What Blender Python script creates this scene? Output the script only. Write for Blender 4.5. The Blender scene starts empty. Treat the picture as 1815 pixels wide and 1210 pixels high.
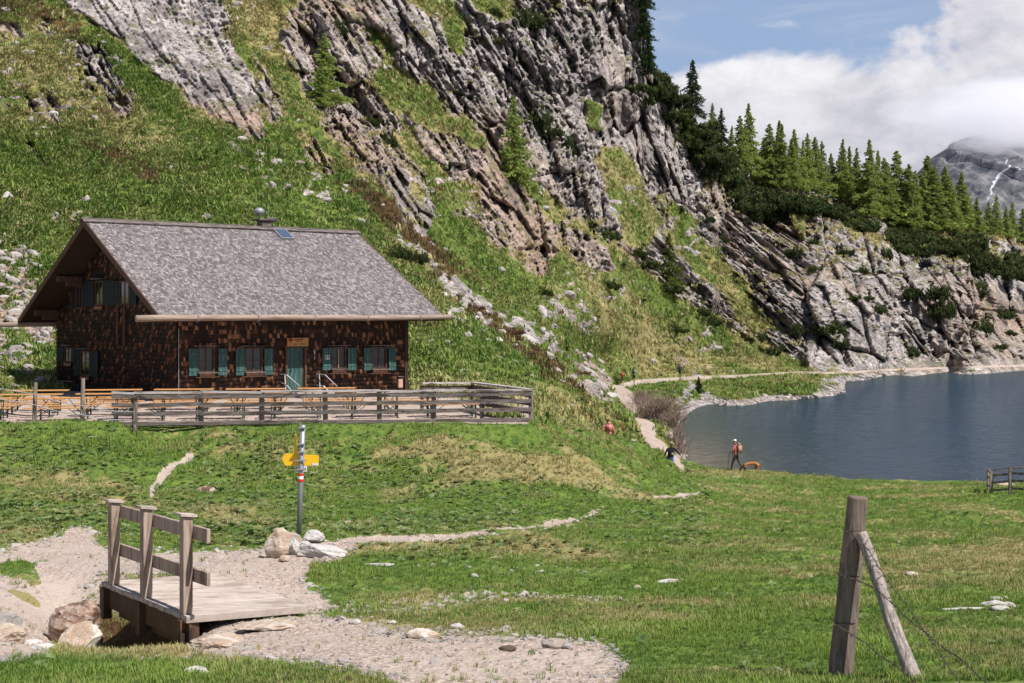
import bpy, bmesh, math, random
import numpy as np
from mathutils import Vector, Matrix

R = math.radians
random.seed(7)
rng = np.random.default_rng(7)
scene = bpy.context.scene
COL = scene.collection

# ---------------------------------------------------------------- camera, sky, sun, exposure
CZ = 9.3            # eye height above the lake
F = 2500.0          # focal length in photo pixels
HX, HY = 907.5, 557.0
cam_d = bpy.data.cameras.new('camera')
cam = bpy.data.objects.new('camera', cam_d)
COL.objects.link(cam)
cam.location = (0, 0, CZ)
cam.rotation_euler = (R(90), 0, 0)
cam_d.sensor_width = 36.0
cam_d.lens = F / 1815.0 * 36.0
cam_d.shift_y = -48.0 / 1815.0
cam_d.clip_start = 0.1
cam_d.clip_end = 12000
scene.camera = cam

SUN_DIR = Vector((0.78, -0.62, 0)).normalized() * math.cos(R(55)) + Vector((0, 0, math.sin(R(55))))
sun_d = bpy.data.lights.new('sun', 'SUN')
sun_d.energy = 5.0
sun_d.angle = R(0.5)
sun_d.color = (1.0, 0.955, 0.89)
sun = bpy.data.objects.new('sun', sun_d)
COL.objects.link(sun)
sun.rotation_euler = (-SUN_DIR).to_track_quat('-Z', 'Y').to_euler()

scene.view_settings.view_transform = 'Standard'
scene.view_settings.look = 'None'
scene.view_settings.gamma = 1.0
scene.view_settings.exposure = 0.47
scene.view_settings.use_curve_mapping = False

world = bpy.data.worlds.new('World')
scene.world = world
world.use_nodes = True
wt = world.node_tree
for n in list(wt.nodes):
    wt.nodes.remove(n)


class NT:
    """tiny helper to write node trees"""
    def __init__(s, tree):
        s.t = tree

    def n(s, typ, **kw):
        nd = s.t.nodes.new(typ)
        for k, v in kw.items():
            if k.startswith('i_'):
                nd.inputs[k[2:].replace('_', ' ')].default_value = v
            else:
                setattr(nd, k, v)
        return nd

    def l(s, a, b):
        s.t.links.new(a, b)

    def val(s, x, sock):
        if isinstance(x, bpy.types.NodeSocket):
            s.l(x, sock)
        elif isinstance(x, (tuple, list)) and len(x) == 3 and sock.type == 'RGBA':
            sock.default_value = (*x, 1)
        else:
            sock.default_value = x

    def math(s, op, a, b=0.0, c=None, clamp=False):
        nd = s.n('ShaderNodeMath', operation=op, use_clamp=clamp)
        s.val(a, nd.inputs[0]); s.val(b, nd.inputs[1])
        if c is not None:
            s.val(c, nd.inputs[2])
        return nd.outputs[0]

    def mix(s, f, a, b, typ='MIX'):
        nd = s.n('ShaderNodeMix', data_type='RGBA', blend_type=typ)
        s.val(f, nd.inputs[0]); s.val(a, nd.inputs[6]); s.val(b, nd.inputs[7])
        return nd.outputs[2]

    def step(s, x, lo, hi, a=0.0, b=1.0):
        nd = s.n('ShaderNodeMapRange', interpolation_type='SMOOTHSTEP')
        s.val(x, nd.inputs[0]); nd.inputs[1].default_value = lo; nd.inputs[2].default_value = hi
        nd.inputs[3].default_value = a; nd.inputs[4].default_value = b
        return nd.outputs[0]

    def noise(s, vec, scale, detail=4, rough=0.55, dist=0.0, out=0):
        nd = s.n('ShaderNodeTexNoise')
        if vec is not None:
            s.l(vec, nd.inputs['Vector'])
        nd.inputs['Scale'].default_value = scale
        nd.inputs['Detail'].default_value = detail
        nd.inputs['Roughness'].default_value = rough
        nd.inputs['Distortion'].default_value = dist
        return nd.outputs[out]

    def vor(s, vec, scale, feature='F1', out='Distance', rnd=1.0):
        nd = s.n('ShaderNodeTexVoronoi', feature=feature)
        if vec is not None:
            s.l(vec, nd.inputs['Vector'])
        nd.inputs['Scale'].default_value = scale
        nd.inputs['Randomness'].default_value = rnd
        return nd.outputs[out]

    def mapping(s, vec, loc=(0, 0, 0), rot=(0, 0, 0), scale=(1, 1, 1)):
        nd = s.n('ShaderNodeMapping')
        s.l(vec, nd.inputs[0])
        nd.inputs[1].default_value = loc; nd.inputs[2].default_value = rot; nd.inputs[3].default_value = scale
        return nd.outputs[0]


W = NT(wt)
tc = W.n('ShaderNodeTexCoord')
sky = W.n('ShaderNodeTexSky', sky_type='NISHITA', sun_disc=False)
sky.sun_elevation = R(55)
sky.sun_rotation = math.atan2(SUN_DIR.x, SUN_DIR.y)
sky.altitude = 1800
sky.air_density = 1.0
sky.dust_density = 0.8
sky.ozone_density = 1.0
dirv = tc.outputs['Generated']
sep = W.n('ShaderNodeSeparateXYZ')
W.l(dirv, sep.inputs[0])
elev = sep.outputs[2]
wv = W.mapping(dirv, loc=(0.31, 0.2, 0.15), scale=(1, 1, 1.7))
n1 = W.noise(wv, 7.5, 8, 0.56, 0.25)
n2 = W.noise(wv, 22.0, 7, 0.62, 0.3)
nlow = W.noise(W.mapping(dirv, loc=(4.3, 1.2, 0.6)), 2.4, 2, 0.5)
# a cloud bank low above the peaks, broken higher up
bank = W.step(elev, 0.135, 0.195, 1.0, 0.0)
cum = W.n('ShaderNodeVectorMath', operation='DISTANCE')
W.l(dirv, cum.inputs[0]); cum.inputs[1].default_value = Vector((0.385, 1.0, 0.20)).normalized()
big = W.step(cum.outputs['Value'], 0.02, 0.125, 1.0, 0.0)
cov = W.math('ADD', W.math('MULTIPLY', W.math('MAXIMUM', bank, big), 0.62), W.math('MULTIPLY', W.math('SUBTRACT', n1, 0.5), 1.9))
cov = W.math('ADD', cov, W.math('MULTIPLY', W.math('SUBTRACT', nlow, 0.5), 0.5))
cov = W.math('SUBTRACT', cov, W.step(elev, 0.24, 0.5, 0.0, 0.5))
mask = W.step(cov, 0.16, 0.36)
wisp = W.math('MULTIPLY', W.step(W.noise(W.mapping(dirv, loc=(1, 3, 0), scale=(1, 1, 6)), 5, 6, 0.6, 0.4), 0.42, 0.75), 0.45)
mask = W.math('MAXIMUM', mask, wisp)
# cloud tops bright, undersides grey
gl = W.step(elev, 0.09, 0.165)
gg = W.math('ADD', W.math('MULTIPLY_ADD', gl, 0.42, 0.10), W.math('MULTIPLY', W.math('SUBTRACT', n2, 0.5), 1.6))
gg = W.math('ADD', gg, W.math('MULTIPLY', W.math('SUBTRACT', n1, 0.5), 2.6), clamp=True)
ccol = W.mix(gg, (6.6, 6.6, 7.7), (12.0, 11.9, 12.3))
skyc = W.mix(1.0, sky.outputs[0], (0.92, 0.98, 1.06), 'MULTIPLY')
blue_haze = W.mix(W.step(elev, 0.22, 0.60, 0.72, 0.06), skyc, (5.0, 6.7, 9.8))
wc = W.mix(mask, blue_haze, ccol)
bg = W.n('ShaderNodeBackground')
W.l(wc, bg.inputs[0])
bg.inputs[1].default_value = 0.056
wo = W.n('ShaderNodeOutputWorld')
W.l(bg.outputs[0], wo.inputs[0])

scene.cycles.max_bounces = 8
scene.cycles.volume_bounces = 6
scene.cycles.diffuse_bounces = 2
scene.cycles.glossy_bounces = 3
scene.cycles.transparent_max_bounces = 8


# ---------------------------------------------------------------- small helpers
def at(px, py, D):
    """point seen at photo pixel px,py at distance D"""
    return Vector(((px - HX) / F * D, D, CZ - (py - HY) / F * D))


def tag(o, label=None, cat=None, group=None, kind=None):
    if label: o['label'] = label
    if cat: o['category'] = cat
    if group: o['group'] = group
    if kind: o['kind'] = kind
    return o


def empty(name, loc=(0, 0, 0), rotz=0.0):
    o = bpy.data.objects.new(name, None)
    COL.objects.link(o)
    o.location = loc
    o.rotation_euler = (0, 0, rotz)
    return o


def link(name, me, parent=None, loc=None):
    o = bpy.data.objects.new(name, me)
    COL.objects.link(o)
    if parent is not None:
        o.parent = parent
    if loc is not None:
        o.location = loc
    return o


def mesh_np(name, co, faces, mat=None, smooth=False):
    """fast mesh from numpy: faces (n,3) or (n,4)"""
    me = bpy.data.meshes.new(name)
    faces = np.asarray(faces, np.int32)
    k = faces.shape[1]
    me.vertices.add(len(co)); me.loops.add(faces.size); me.polygons.add(len(faces))
    me.vertices.foreach_set('co', np.asarray(co, np.float32).ravel())
    me.loops.foreach_set('vertex_index', faces.ravel())
    me.polygons.foreach_set('loop_start', np.arange(0, faces.size, k, dtype=np.int32))
    if smooth:
        me.polygons.foreach_set('use_smooth', np.ones(len(faces), bool))
    me.update(calc_edges=True)
    if mat: me.materials.append(mat)
    return me


class MB:
    """collects shapes into one mesh"""
    def __init__(s):
        s.v = []; s.f = []; s.m = []

    def add(s, vs, fs, mi=0):
        b = len(s.v)
        s.v += [tuple(v) for v in vs]
        s.f += [tuple(i + b for i in f) for f in fs]
        s.m += [mi] * len(fs)

    def box(s, c, d, rot=None, mi=0):
        c = Vector(c); h = [x / 2 for x in d]
        vs = []
        for sx in (-1, 1):
            for sy in (-1, 1):
                for sz in (-1, 1):
                    p = Vector((sx * h[0], sy * h[1], sz * h[2]))
                    if rot is not None: p = rot @ p
                    vs.append(c + p)
        s.add(vs, [(0, 1, 3, 2), (4, 6, 7, 5), (0, 4, 5, 1), (2, 3, 7, 6), (0, 2, 6, 4), (1, 5, 7, 3)], mi)

    def beam(s, a, b, w, h, mi=0, up=(0, 0, 1)):
        a = Vector(a); b = Vector(b)
        d = (b - a); L = d.length; d.normalize()
        side = d.cross(Vector(up))
        if side.length < 1e-4: side = d.cross(Vector((0, 1, 0)))
        side.normalize(); u = side.cross(d)
        M = Matrix((side, d, u)).transposed()
        s.box((a + b) / 2, (w, L, h), M, mi)

    def tube(s, pts, rad, n=8, mi=0, cap=True):
        pts = [Vector(p) for p in pts]
        if not isinstance(rad, (list, tuple)): rad = [rad] * len(pts)
        rings = []
        ref = Vector((0.13, 0.31, 0.94))
        for i, p in enumerate(pts):
            d = (pts[min(i + 1, len(pts) - 1)] - pts[max(i - 1, 0)]).normalized()
            a = d.cross(ref)
            if a.length < 0.1: a = d.cross(Vector((1, 0, 0)))
            a.normalize(); b = d.cross(a)
            rings.append([p + (a * math.cos(2 * math.pi * k / n) + b * math.sin(2 * math.pi * k / n)) * rad[i] for k in range(n)])
        vs = [v for r in rings for v in r]
        fs = []
        for i in range(len(pts) - 1):
            for k in range(n):
                fs.append((i * n + k, i * n + (k + 1) % n, (i + 1) * n + (k + 1) % n, (i + 1) * n + k))
        if cap:
            fs.append(tuple(range(n))[::-1]); fs.append(tuple((len(pts) - 1) * n + k for k in range(n)))
        s.add(vs, fs, mi)

    def poly(s, pts, th, nrm, mi=0):
        """flat outline pts with thickness th along nrm"""
        nrm = Vector(nrm).normalized() * th
        n = len(pts)
        vs = [Vector(p) for p in pts] + [Vector(p) + nrm for p in pts]
        fs = [tuple(range(n))[::-1], tuple(range(n, 2 * n))]
        for k in range(n):
            fs.append((k, (k + 1) % n, n + (k + 1) % n, n + k))
        s.add(vs, fs, mi)

    def build(s, name, mats, parent=None, smooth=False, bevel=0.0, kind=None):
        me = bpy.data.meshes.new(name)
        me.from_pydata(s.v, [], s.f)
        mats = mats if isinstance(mats, (list, tuple)) else [mats]
        for m in mats: me.materials.append(m)
        if len(mats) > 1:
            me.polygons.foreach_set('material_index', s.m)
        bm = bmesh.new(); bm.from_mesh(me)
        bmesh.ops.recalc_face_normals(bm, faces=bm.faces)
        if bevel > 0:
            bmesh.ops.bevel(bm, geom=list(bm.edges), offset=bevel, segments=1, affect='EDGES')
        bm.to_mesh(me); bm.free()
        if smooth:
            me.polygons.foreach_set('use_smooth', [True] * len(me.polygons))
        me.update()
        o = link(name, me, parent)
        if kind: o['kind'] = kind
        return o


# ---------------------------------------------------------------- numpy noise
_perm = np.random.default_rng(3).permutation(256)
_perm = np.concatenate([_perm, _perm, _perm])
_g3 = np.random.default_rng(4).normal(size=(256, 3)); _g3 /= np.linalg.norm(_g3, axis=1)[:, None]


def perlin(x, y, z):
    x = np.asarray(x, np.float64); y = np.broadcast_to(y, x.shape); z = np.broadcast_to(z, x.shape)
    xi = np.floor(x).astype(np.int64); yi = np.floor(y).astype(np.int64); zi = np.floor(z).astype(np.int64)
    xf = x - xi; yf = y - yi; zf = z - zi
    u = xf ** 3 * (xf * (xf * 6 - 15) + 10); v = yf ** 3 * (yf * (yf * 6 - 15) + 10); w = zf ** 3 * (zf * (zf * 6 - 15) + 10)
    out = 0
    for dx in (0, 1):
        for dy in (0, 1):
            for dz in (0, 1):
                h = _perm[_perm[_perm[(xi + dx) & 255] + ((yi + dy) & 255)] + ((zi + dz) & 255)]
                g = _g3[h]
                d = g[..., 0] * (xf - dx) + g[..., 1] * (yf - dy) + g[..., 2] * (zf - dz)
                out = out + d * (u if dx else 1 - u) * (v if dy else 1 - v) * (w if dz else 1 - w)
    return out * 1.6


def fbm(x, y, z, octv=4, gain=0.5):
    s = 0; a = 1.0; f = 1.0
    for i in range(octv):
        s = s + a * perlin(x * f + 17.3 * i, y * f + 5.1 * i, z * f + 9.7 * i)
        a *= gain; f *= 2.03
    return s


def ridged(x, y, z, octv=4, gain=0.5):
    s = 0; a = 1.0; f = 1.0
    for i in range(octv):
        s = s + a * (0.5 - np.abs(perlin(x * f + 11.3 * i, y * f + 3.1 * i, z * f + 7.7 * i)))
        a *= gain; f *= 2.1
    return s


def _h2(i, j, s):
    h = _perm[_perm[(i + s * 37) & 255] + (j & 255)]
    return h


def facets(u, v, seed=0, tilt=1.0):
    """blocky rock: every cell of an irregular mosaic is a plane of its own tilt; returns height and edge distance"""
    i0 = np.floor(u).astype(np.int64); j0 = np.floor(v).astype(np.int64)
    b1 = np.full(u.shape, 9.0); b2 = np.full(u.shape, 9.0); h = np.zeros(u.shape)
    for di in (-1, 0, 1):
        for dj in (-1, 0, 1):
            i = i0 + di; j = j0 + dj
            a = _h2(i, j, seed)
            cx = i + _perm[a + 13] / 256.0; cy = j + _perm[a + 71] / 256.0
            dx = u - cx; dy = v - cy
            d = dx * dx + dy * dy
            g = _g3[_perm[a + 29]]
            hh = (_perm[a + 101] / 255.0 - 0.5) + tilt * (g[..., 0] * dx + g[..., 1] * dy)
            closer = d < b1
            b2 = np.where(closer, b1, np.minimum(b2, d))
            h = np.where(closer, hh, h)
            b1 = np.where(closer, d, b1)
    return h, np.sqrt(b2) - np.sqrt(b1)


def tps_fit(P, V, lam=1e-4):
    n = len(P)
    d = np.linalg.norm(P[:, None] - P[None], axis=2)
    K = np.where(d > 0, d * d * np.log(d + 1e-12), 0) + lam * np.eye(n)
    A = np.zeros((n + 3, n + 3)); A[:n, :n] = K; A[:n, n] = 1; A[:n, n + 1:] = P
    A[n, :n] = 1; A[n + 1:, :n] = P.T
    return np.linalg.solve(A, np.concatenate([V, np.zeros(3)]))


def tps_eval(P, wgt, X, Y):
    n = len(P)
    out = wgt[n] + wgt[n + 1] * X + wgt[n + 2] * Y
    for k in range(n):
        r2 = (X - P[k, 0]) ** 2 + (Y - P[k, 1]) ** 2
        out = out + wgt[k] * 0.5 * r2 * np.log(r2 + 1e-20)
    return out


def poly_sd(px, py, poly):
    """signed distance to a polygon, positive inside"""
    poly = np.asarray(poly, float)
    d2 = np.full(px.shape, 1e18); ins = np.zeros(px.shape, bool)
    n = len(poly)
    for k in range(n):
        ax, ay = poly[k]; bx, by = poly[(k + 1) % n]
        ex, ey = bx - ax, by - ay
        t = np.clip(((px - ax) * ex + (py - ay) * ey) / (ex * ex + ey * ey + 1e-9), 0, 1)
        d2 = np.minimum(d2, (px - ax - t * ex) ** 2 + (py - ay - t * ey) ** 2)
        if ay != by:
            c = ((ay > py) != (by > py)) & (px < (bx - ax) * (py - ay) / (by - ay) + ax)
            ins ^= c
    d = np.sqrt(d2)
    return np.where(ins, d, -d)


def line_d(px, py, pts):
    """distance to a polyline of (x,y,halfwidth); negative inside the band"""
    out = np.full(px.shape, 1e9)
    for k in range(len(pts) - 1):
        ax, ay, aw = pts[k]; bx, by, bw = pts[k + 1]
        ex, ey = bx - ax, by - ay
        t = np.clip(((px - ax) * ex + (py - ay) * ey) / (ex * ex + ey * ey + 1e-9), 0, 1)
        d = np.sqrt((px - ax - t * ex) ** 2 + (py - ay - t * ey) ** 2) - (aw + t * (bw - aw))
        out = np.minimum(out, d)
    return out


def sstep(x, a, b):
    t = np.clip((x - a) / (b - a), 0, 1)
    return t * t * (3 - 2 * t)


# ---------------------------------------------------------------- materials
def new_mat(name):
    m = bpy.data.materials.new(name)
    m.use_nodes = True
    t = m.node_tree
    for n in list(t.nodes): t.nodes.remove(n)
    N = NT(t)
    out = N.n('ShaderNodeOutputMaterial')
    b = N.n('ShaderNodeBsdfPrincipled')
    N.l(b.outputs[0], out.inputs[0])
    b.inputs['Roughness'].default_value = 0.85
    b.inputs['Specular IOR Level'].default_value = 0.25
    return m, N, b


def bump(N, b, h, dist, strength=1.0):
    bn = N.n('ShaderNodeBump')
    bn.inputs['Strength'].default_value = strength
    bn.inputs['Distance'].default_value = dist
    N.val(h, bn.inputs['Height'])
    N.l(bn.outputs[0], b.inputs['Normal'])


def mat_simple(name, c1, c2=None, scale=6.0, stretch=(1, 1, 1), rough=0.8, bmp=0.0, c3=None, spec=0.25, metal=0.0, per_obj=0.0):
    m, N, b = new_mat(name)
    b.inputs['Roughness'].default_value = rough
    b.inputs['Specular IOR Level'].default_value = spec
    b.inputs['Metallic'].default_value = metal
    c2 = c2 or tuple(x * 0.8 for x in c1)
    tc = N.n('ShaderNodeTexCoord')
    v = N.mapping(tc.outputs['Object'], scale=stretch)
    n = N.noise(v, scale, 6, 0.6, 0.3)
    col = N.mix(N.step(n, 0.32, 0.68), c1, c2)
    if c3:
        n3 = N.noise(v, scale * 0.37, 5, 0.65, 0.6)
        col = N.mix(N.step(n3, 0.5, 0.62), col, c3)
    if per_obj:
        oi = N.n('ShaderNodeObjectInfo')
        col = N.mix(N.math('MULTIPLY', oi.outputs['Random'], per_obj), col, tuple(x * 0.45 for x in c1))
    N.l(col, b.inputs['Base Color'])
    if bmp:
        bump(N, b, N.noise(v, scale * 2.2, 5, 0.65), bmp)
    return m


def mat_shingle(name, cols, nz, na=.5):
    """colour differs shingle by shingle through the face colour attribute 'tone'"""
    m, N, b = new_mat(name)
    a = N.n('ShaderNodeAttribute', attribute_name='tone')
    tc = N.n('ShaderNodeTexCoord')
    g = N.noise(N.mapping(tc.outputs['Object'], scale=nz), 6, 5, 0.6)
    f = N.math('ADD', a.outputs['Fac'], N.math('MULTIPLY', N.math('SUBTRACT', g, 0.5), na))
    r = N.n('ShaderNodeValToRGB')
    N.l(f, r.inputs[0])
    el = r.color_ramp.elements
    el[0].position = 0.0; el[0].color = (*cols[0], 1)
    el[1].position = 1.0; el[1].color = (*cols[-1], 1)
    for i, c in enumerate(cols[1:-1]):
        e = el.new((i + 1) / (len(cols) - 1)); e.color = (*c, 1)
    N.l(r.outputs[0], b.inputs['Base Color'])
    b.inputs['Roughness'].default_value = 0.75
    bump(N, b, g, 0.004)
    return m


def mat_terrain(name, px_scale, gt=(1, 1, 1)):
    """grass, dry grass, heather, rock and earth chosen by the vertex attribute 'cover' (r rock, g earth, b dry, a brown)"""
    m, N, b = new_mat(name)
    geo = N.n('ShaderNodeNewGeometry')
    P = geo.outputs['Position']
    a = N.n('ShaderNodeAttribute', attribute_name='cover')
    sp = N.n('ShaderNodeSeparateColor')
    N.l(a.outputs['Color'], sp.inputs[0])
    rock, earth, dry = sp.outputs[0], sp.outputs[1], sp.outputs[2]
    brown = a.outputs['Alpha']
    k = px_scale
    nA = N.noise(P, 0.35 * k, 5, 0.6)
    nB = N.noise(P, 1.7 * k, 5, 0.65)
    nC = N.noise(P, 6.0 * k, 4, 0.7)
    # grass
    g = N.mix(N.step(nB, 0.35, 0.62), (0.040, 0.088, 0.014), (0.115, 0.175, 0.030))
    g = N.mix(N.math('MULTIPLY', N.step(nC, 0.45, 0.7), 0.6), g, (0.17, 0.175, 0.060))
    g = N.mix(1.0, g, gt, 'MULTIPLY')
    dmask = N.step(N.math('ADD', dry, N.math('MULTIPLY', N.math('SUBTRACT', N.noise(P, 2.6 * k, 5, 0.7), 0.5), 1.5)), 0.38, 0.62)
    g = N.mix(N.math('MULTIPLY', dmask, 0.85), g, N.mix(nC, (0.32, 0.255, 0.13), (0.21, 0.18, 0.07)))
    bmask = N.step(N.math('ADD', brown, N.math('MULTIPLY', N.math('SUBTRACT', nB, 0.5), 1.3)), 0.42, 0.66)
    g = N.mix(bmask, g, N.mix(nC, (0.055, 0.03, 0.014), (0.15, 0.085, 0.035)))
    # rock
    strat = N.noise(N.mapping(P, rot=(0.3, 0.95, 0.2), scale=(1.0, 1.0, 0.22)), 1.1 * k, 7, 0.68, 0.6)
    big = N.noise(P, 0.055 * k, 4, 0.55, 0.4)
    rc = N.mix(N.step(strat, 0.3, 0.68), (0.145, 0.125, 0.12), (0.50, 0.445, 0.43))
    rc = N.mix(N.step(big, 0.46, 0.66), rc, N.mix(strat, (0.20, 0.125, 0.085), (0.46, 0.345, 0.27)))
    lich = N.noise(P, 3.1 * k, 6, 0.75)
    rc = N.mix(N.math('MULTIPLY', N.step(lich, 0.48, 0.60), 0.85), rc, (0.080, 0.072, 0.066))
    rc = N.mix(N.math('MULTIPLY', N.step(N.noise(P, 0.8 * k, 6, 0.7), 0.53, 0.60), 0.7), rc, (0.10, 0.105, 0.04))
    rc = N.mix(N.math('MULTIPLY', N.step(N.noise(N.mapping(P, scale=(1, 1, .4)), 0.30 * k, 6, 0.65, 0.5), 0.50, 0.60), 0.5), rc, (0.095, 0.086, 0.085))
    rmask = N.step(N.math('ADD', rock, N.math('MULTIPLY', N.math('SUBTRACT', nB, 0.5), 0.9)), 0.42, 0.55)
    col = N.mix(rmask, g, rc)
    # earth and gravel
    st = N.vor(P, 26.0 * k, out='Color')
    hs = N.n('ShaderNodeSeparateColor'); N.l(st, hs.inputs[0])
    ec = N.mix(N.step(hs.outputs[0], 0.1, 0.95), (0.25, 0.19, 0.155), (0.50, 0.41, 0.355))
    ec = N.mix(N.step(nA, 0.4, 0.62), ec, (0.41, 0.335, 0.29))
    ec = N.mix(N.math('MULTIPLY', N.step(nC, 0.5, 0.75), 0.35), ec, (0.16, 0.125, 0.10))
    emask = N.step(N.math('ADD', earth, N.math('MULTIPLY', N.math('SUBTRACT', N.noise(P, 3.5 * k, 6, 0.75), 0.5), 1.3)), 0.40, 0.60)
    col = N.mix(emask, col, ec)
    N.l(col, b.inputs['Base Color'])
    b.inputs['Roughness'].default_value = 0.95
    b.inputs['Specular IOR Level'].default_value = 0.12
    hgt = N.math('ADD', N.math('MULTIPLY', nC, 0.6), N.math('MULTIPLY', N.math('MULTIPLY', strat, rmask), 1.2))
    hgt = N.math('ADD', hgt, N.math('MULTIPLY', N.vor(P, 14.0 * k), 0.25))
    bump(N, b, hgt, 0.10 / k, 0.8)
    return m

# ---------------------------------------------------------------- the ground: meadow, terrace, mound, lake bed
GP = np.array([  # (photo column, distance, height against the eye)
 (-500,3,-1.8),(907,3,-1.75),(2300,3,-1.75),(-500,6,-2.1),(907,6,-2.05),(2300,6,-2.0),
 (-400,10,-2.65),(0,10,-2.62),(450,10,-2.6),(907,10,-2.6),(1500,10,-2.55),(1815,10,-2.5),(2400,10,-2.5),
 (-400,13,-3.05),(0,13,-3.05),(300,12.6,-3.02),(500,13,-3.05),(907,13,-3.0),(1500,13,-3.0),(2300,13,-2.9),
 (0,16.2,-3.55),(130,16.3,-3.75),(330,15.2,-3.52),(450,15.6,-3.48),(600,16.3,-3.5),(907,16,-3.45),(1500,16,-3.4),(1815,16,-3.35),(2400,16,-3.3),
 (-400,17,-3.6),(-200,20,-3.75),(0,20,-3.75),(150,19.5,-3.55),(345,18.6,-3.45),(600,20,-3.75),(907,20,-3.75),(1500,20,-3.75),(1815,20,-3.7),(2400,20,-3.6),
 (-300,23,-3.95),(300,23,-3.98),(600,23,-3.95),(907,24,-4.0),(1500,24,-4.1),
 (-400,27,-4.15),(0,27,-4.2),(530,26,-4.09),(700,30,-4.45),(1240,30,-4.6),(1500,30,-4.7),(1815,30,-4.75),(2400,30,-4.8),
 (-300,34,-4.45),(0,34,-4.55),(350,34,-4.6),(700,35,-4.75),(950,38,-5.0),
 (-300,40,-4.2),(0,40,-4.25),(350,40,-4.55),(700,40.5,-4.7),(950,42,-4.75),(1050,40,-5.25),(1240,40,-5.7),(1500,45,-6.4),(1815,45,-6.5),(2400,45,-6.5),
 (0,43.5,-3.75),(350,43.4,-4.2),(700,43.6,-4.3),(920,44.5,-4.3),
 (-400,46,-3.3),(0,46,-3.45),(150,45.3,-3.62),(420,45.8,-3.66),(700,46.4,-3.66),(940,47.3,-3.72),
 (-400,58,-3.3),(0,58,-3.6),(400,55,-3.6),(700,54,-3.6),(920,51,-3.7),
 (400,70,-3.5),(0,70,-3.4),(-400,70,-2.5),(700,66,-3.5),(800,60,-3.7),
 (1050,50,-4.95),(1050,56,-4.85),(1050,63,-5.6),(1150,45,-5.9),(1150,55,-6.1),(1150,63,-6.05),(1150,70,-7.3),(1180,60,-6.75),(1190,66,-7.6),(1190,72,-8.35),(1160,66,-6.9),
 (1000,47,-4.5),(1000,56,-4.6),(980,70,-6.5),
 (1200,55,-6.9),(1215,70,-8.0),(1190,80,-8.35),(1170,86,-8.4),(1240,55,-7.0),(1240,65,-7.85),(1250,75,-8.5),(1300,80,-8.85),(1240,84,-9.1),(1300,88,-9.6),(1230,92,-9.8),
 (1500,60,-7.9),(1500,70,-8.62),(1480,79,-9.15),(1480,90,-10.2),(1815,60,-7.7),(1815,70,-8.55),(1815,76,-9.15),(1815,86,-10.0),(2400,58,-7.7),(2400,72,-9.1),(2400,84,-10.0),
 (1400,100,-11),(1100,105,-10.5),(1400,150,-13),(2400,110,-13),(2400,150,-14),(950,80,-7.5),
 (0,85,-4.5),(600,85,-4.5),(-400,85,-3.5),(0,150,-12),(600,150,-12),(1000,150,-12)], float)
GS = lambda px, D: (px / 400.0, np.log(D) * 3.2)
_gx, _gy = GS(GP[:, 0], GP[:, 1])
_gPts = np.stack([_gx, _gy], 1)
_gW = tps_fit(_gPts, GP[:, 2] / GP[:, 1] * 10, 3e-4)

g_px = np.concatenate([np.arange(-520, -20, 12.0), np.arange(-20, 1836, 2.7), np.arange(1836, 2440, 12.0)])
g_D = np.concatenate([np.exp(np.arange(math.log(3), math.log(9), 0.03)), np.exp(np.arange(math.log(9), math.log(96), 0.0046)), np.exp(np.arange(math.log(96), math.log(150), 0.03))])
GPX, GD = np.meshgrid(g_px, g_D)
_a, _b = GS(GPX, GD)
gz = tps_eval(_gPts, _gW, _a, _b) / 10 * GD
GX = (GPX - HX) / F * GD
# terrace: level it
tmask = sstep(GD, 45.4, 46.0) * (1 - sstep(GD, 62, 70)) * (1 - sstep(GPX, 940, 960)) * sstep(GPX, -60, 60)
gz = gz * (1 - tmask) + (-3.60) * tmask
# ditch under the bridge, running left to right below the deck
ditch = np.exp(-((GX * 0.80 + (GD - 16.55) * 0.60 + 3.35) / 0.72) ** 2 - (np.clip(GX + 4.35, 0, 9) / 0.55) ** 2 - (np.clip(-5.4 - GX, 0, 9) / 1.0) ** 2)
DPY = HY - gz / GD * F


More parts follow.
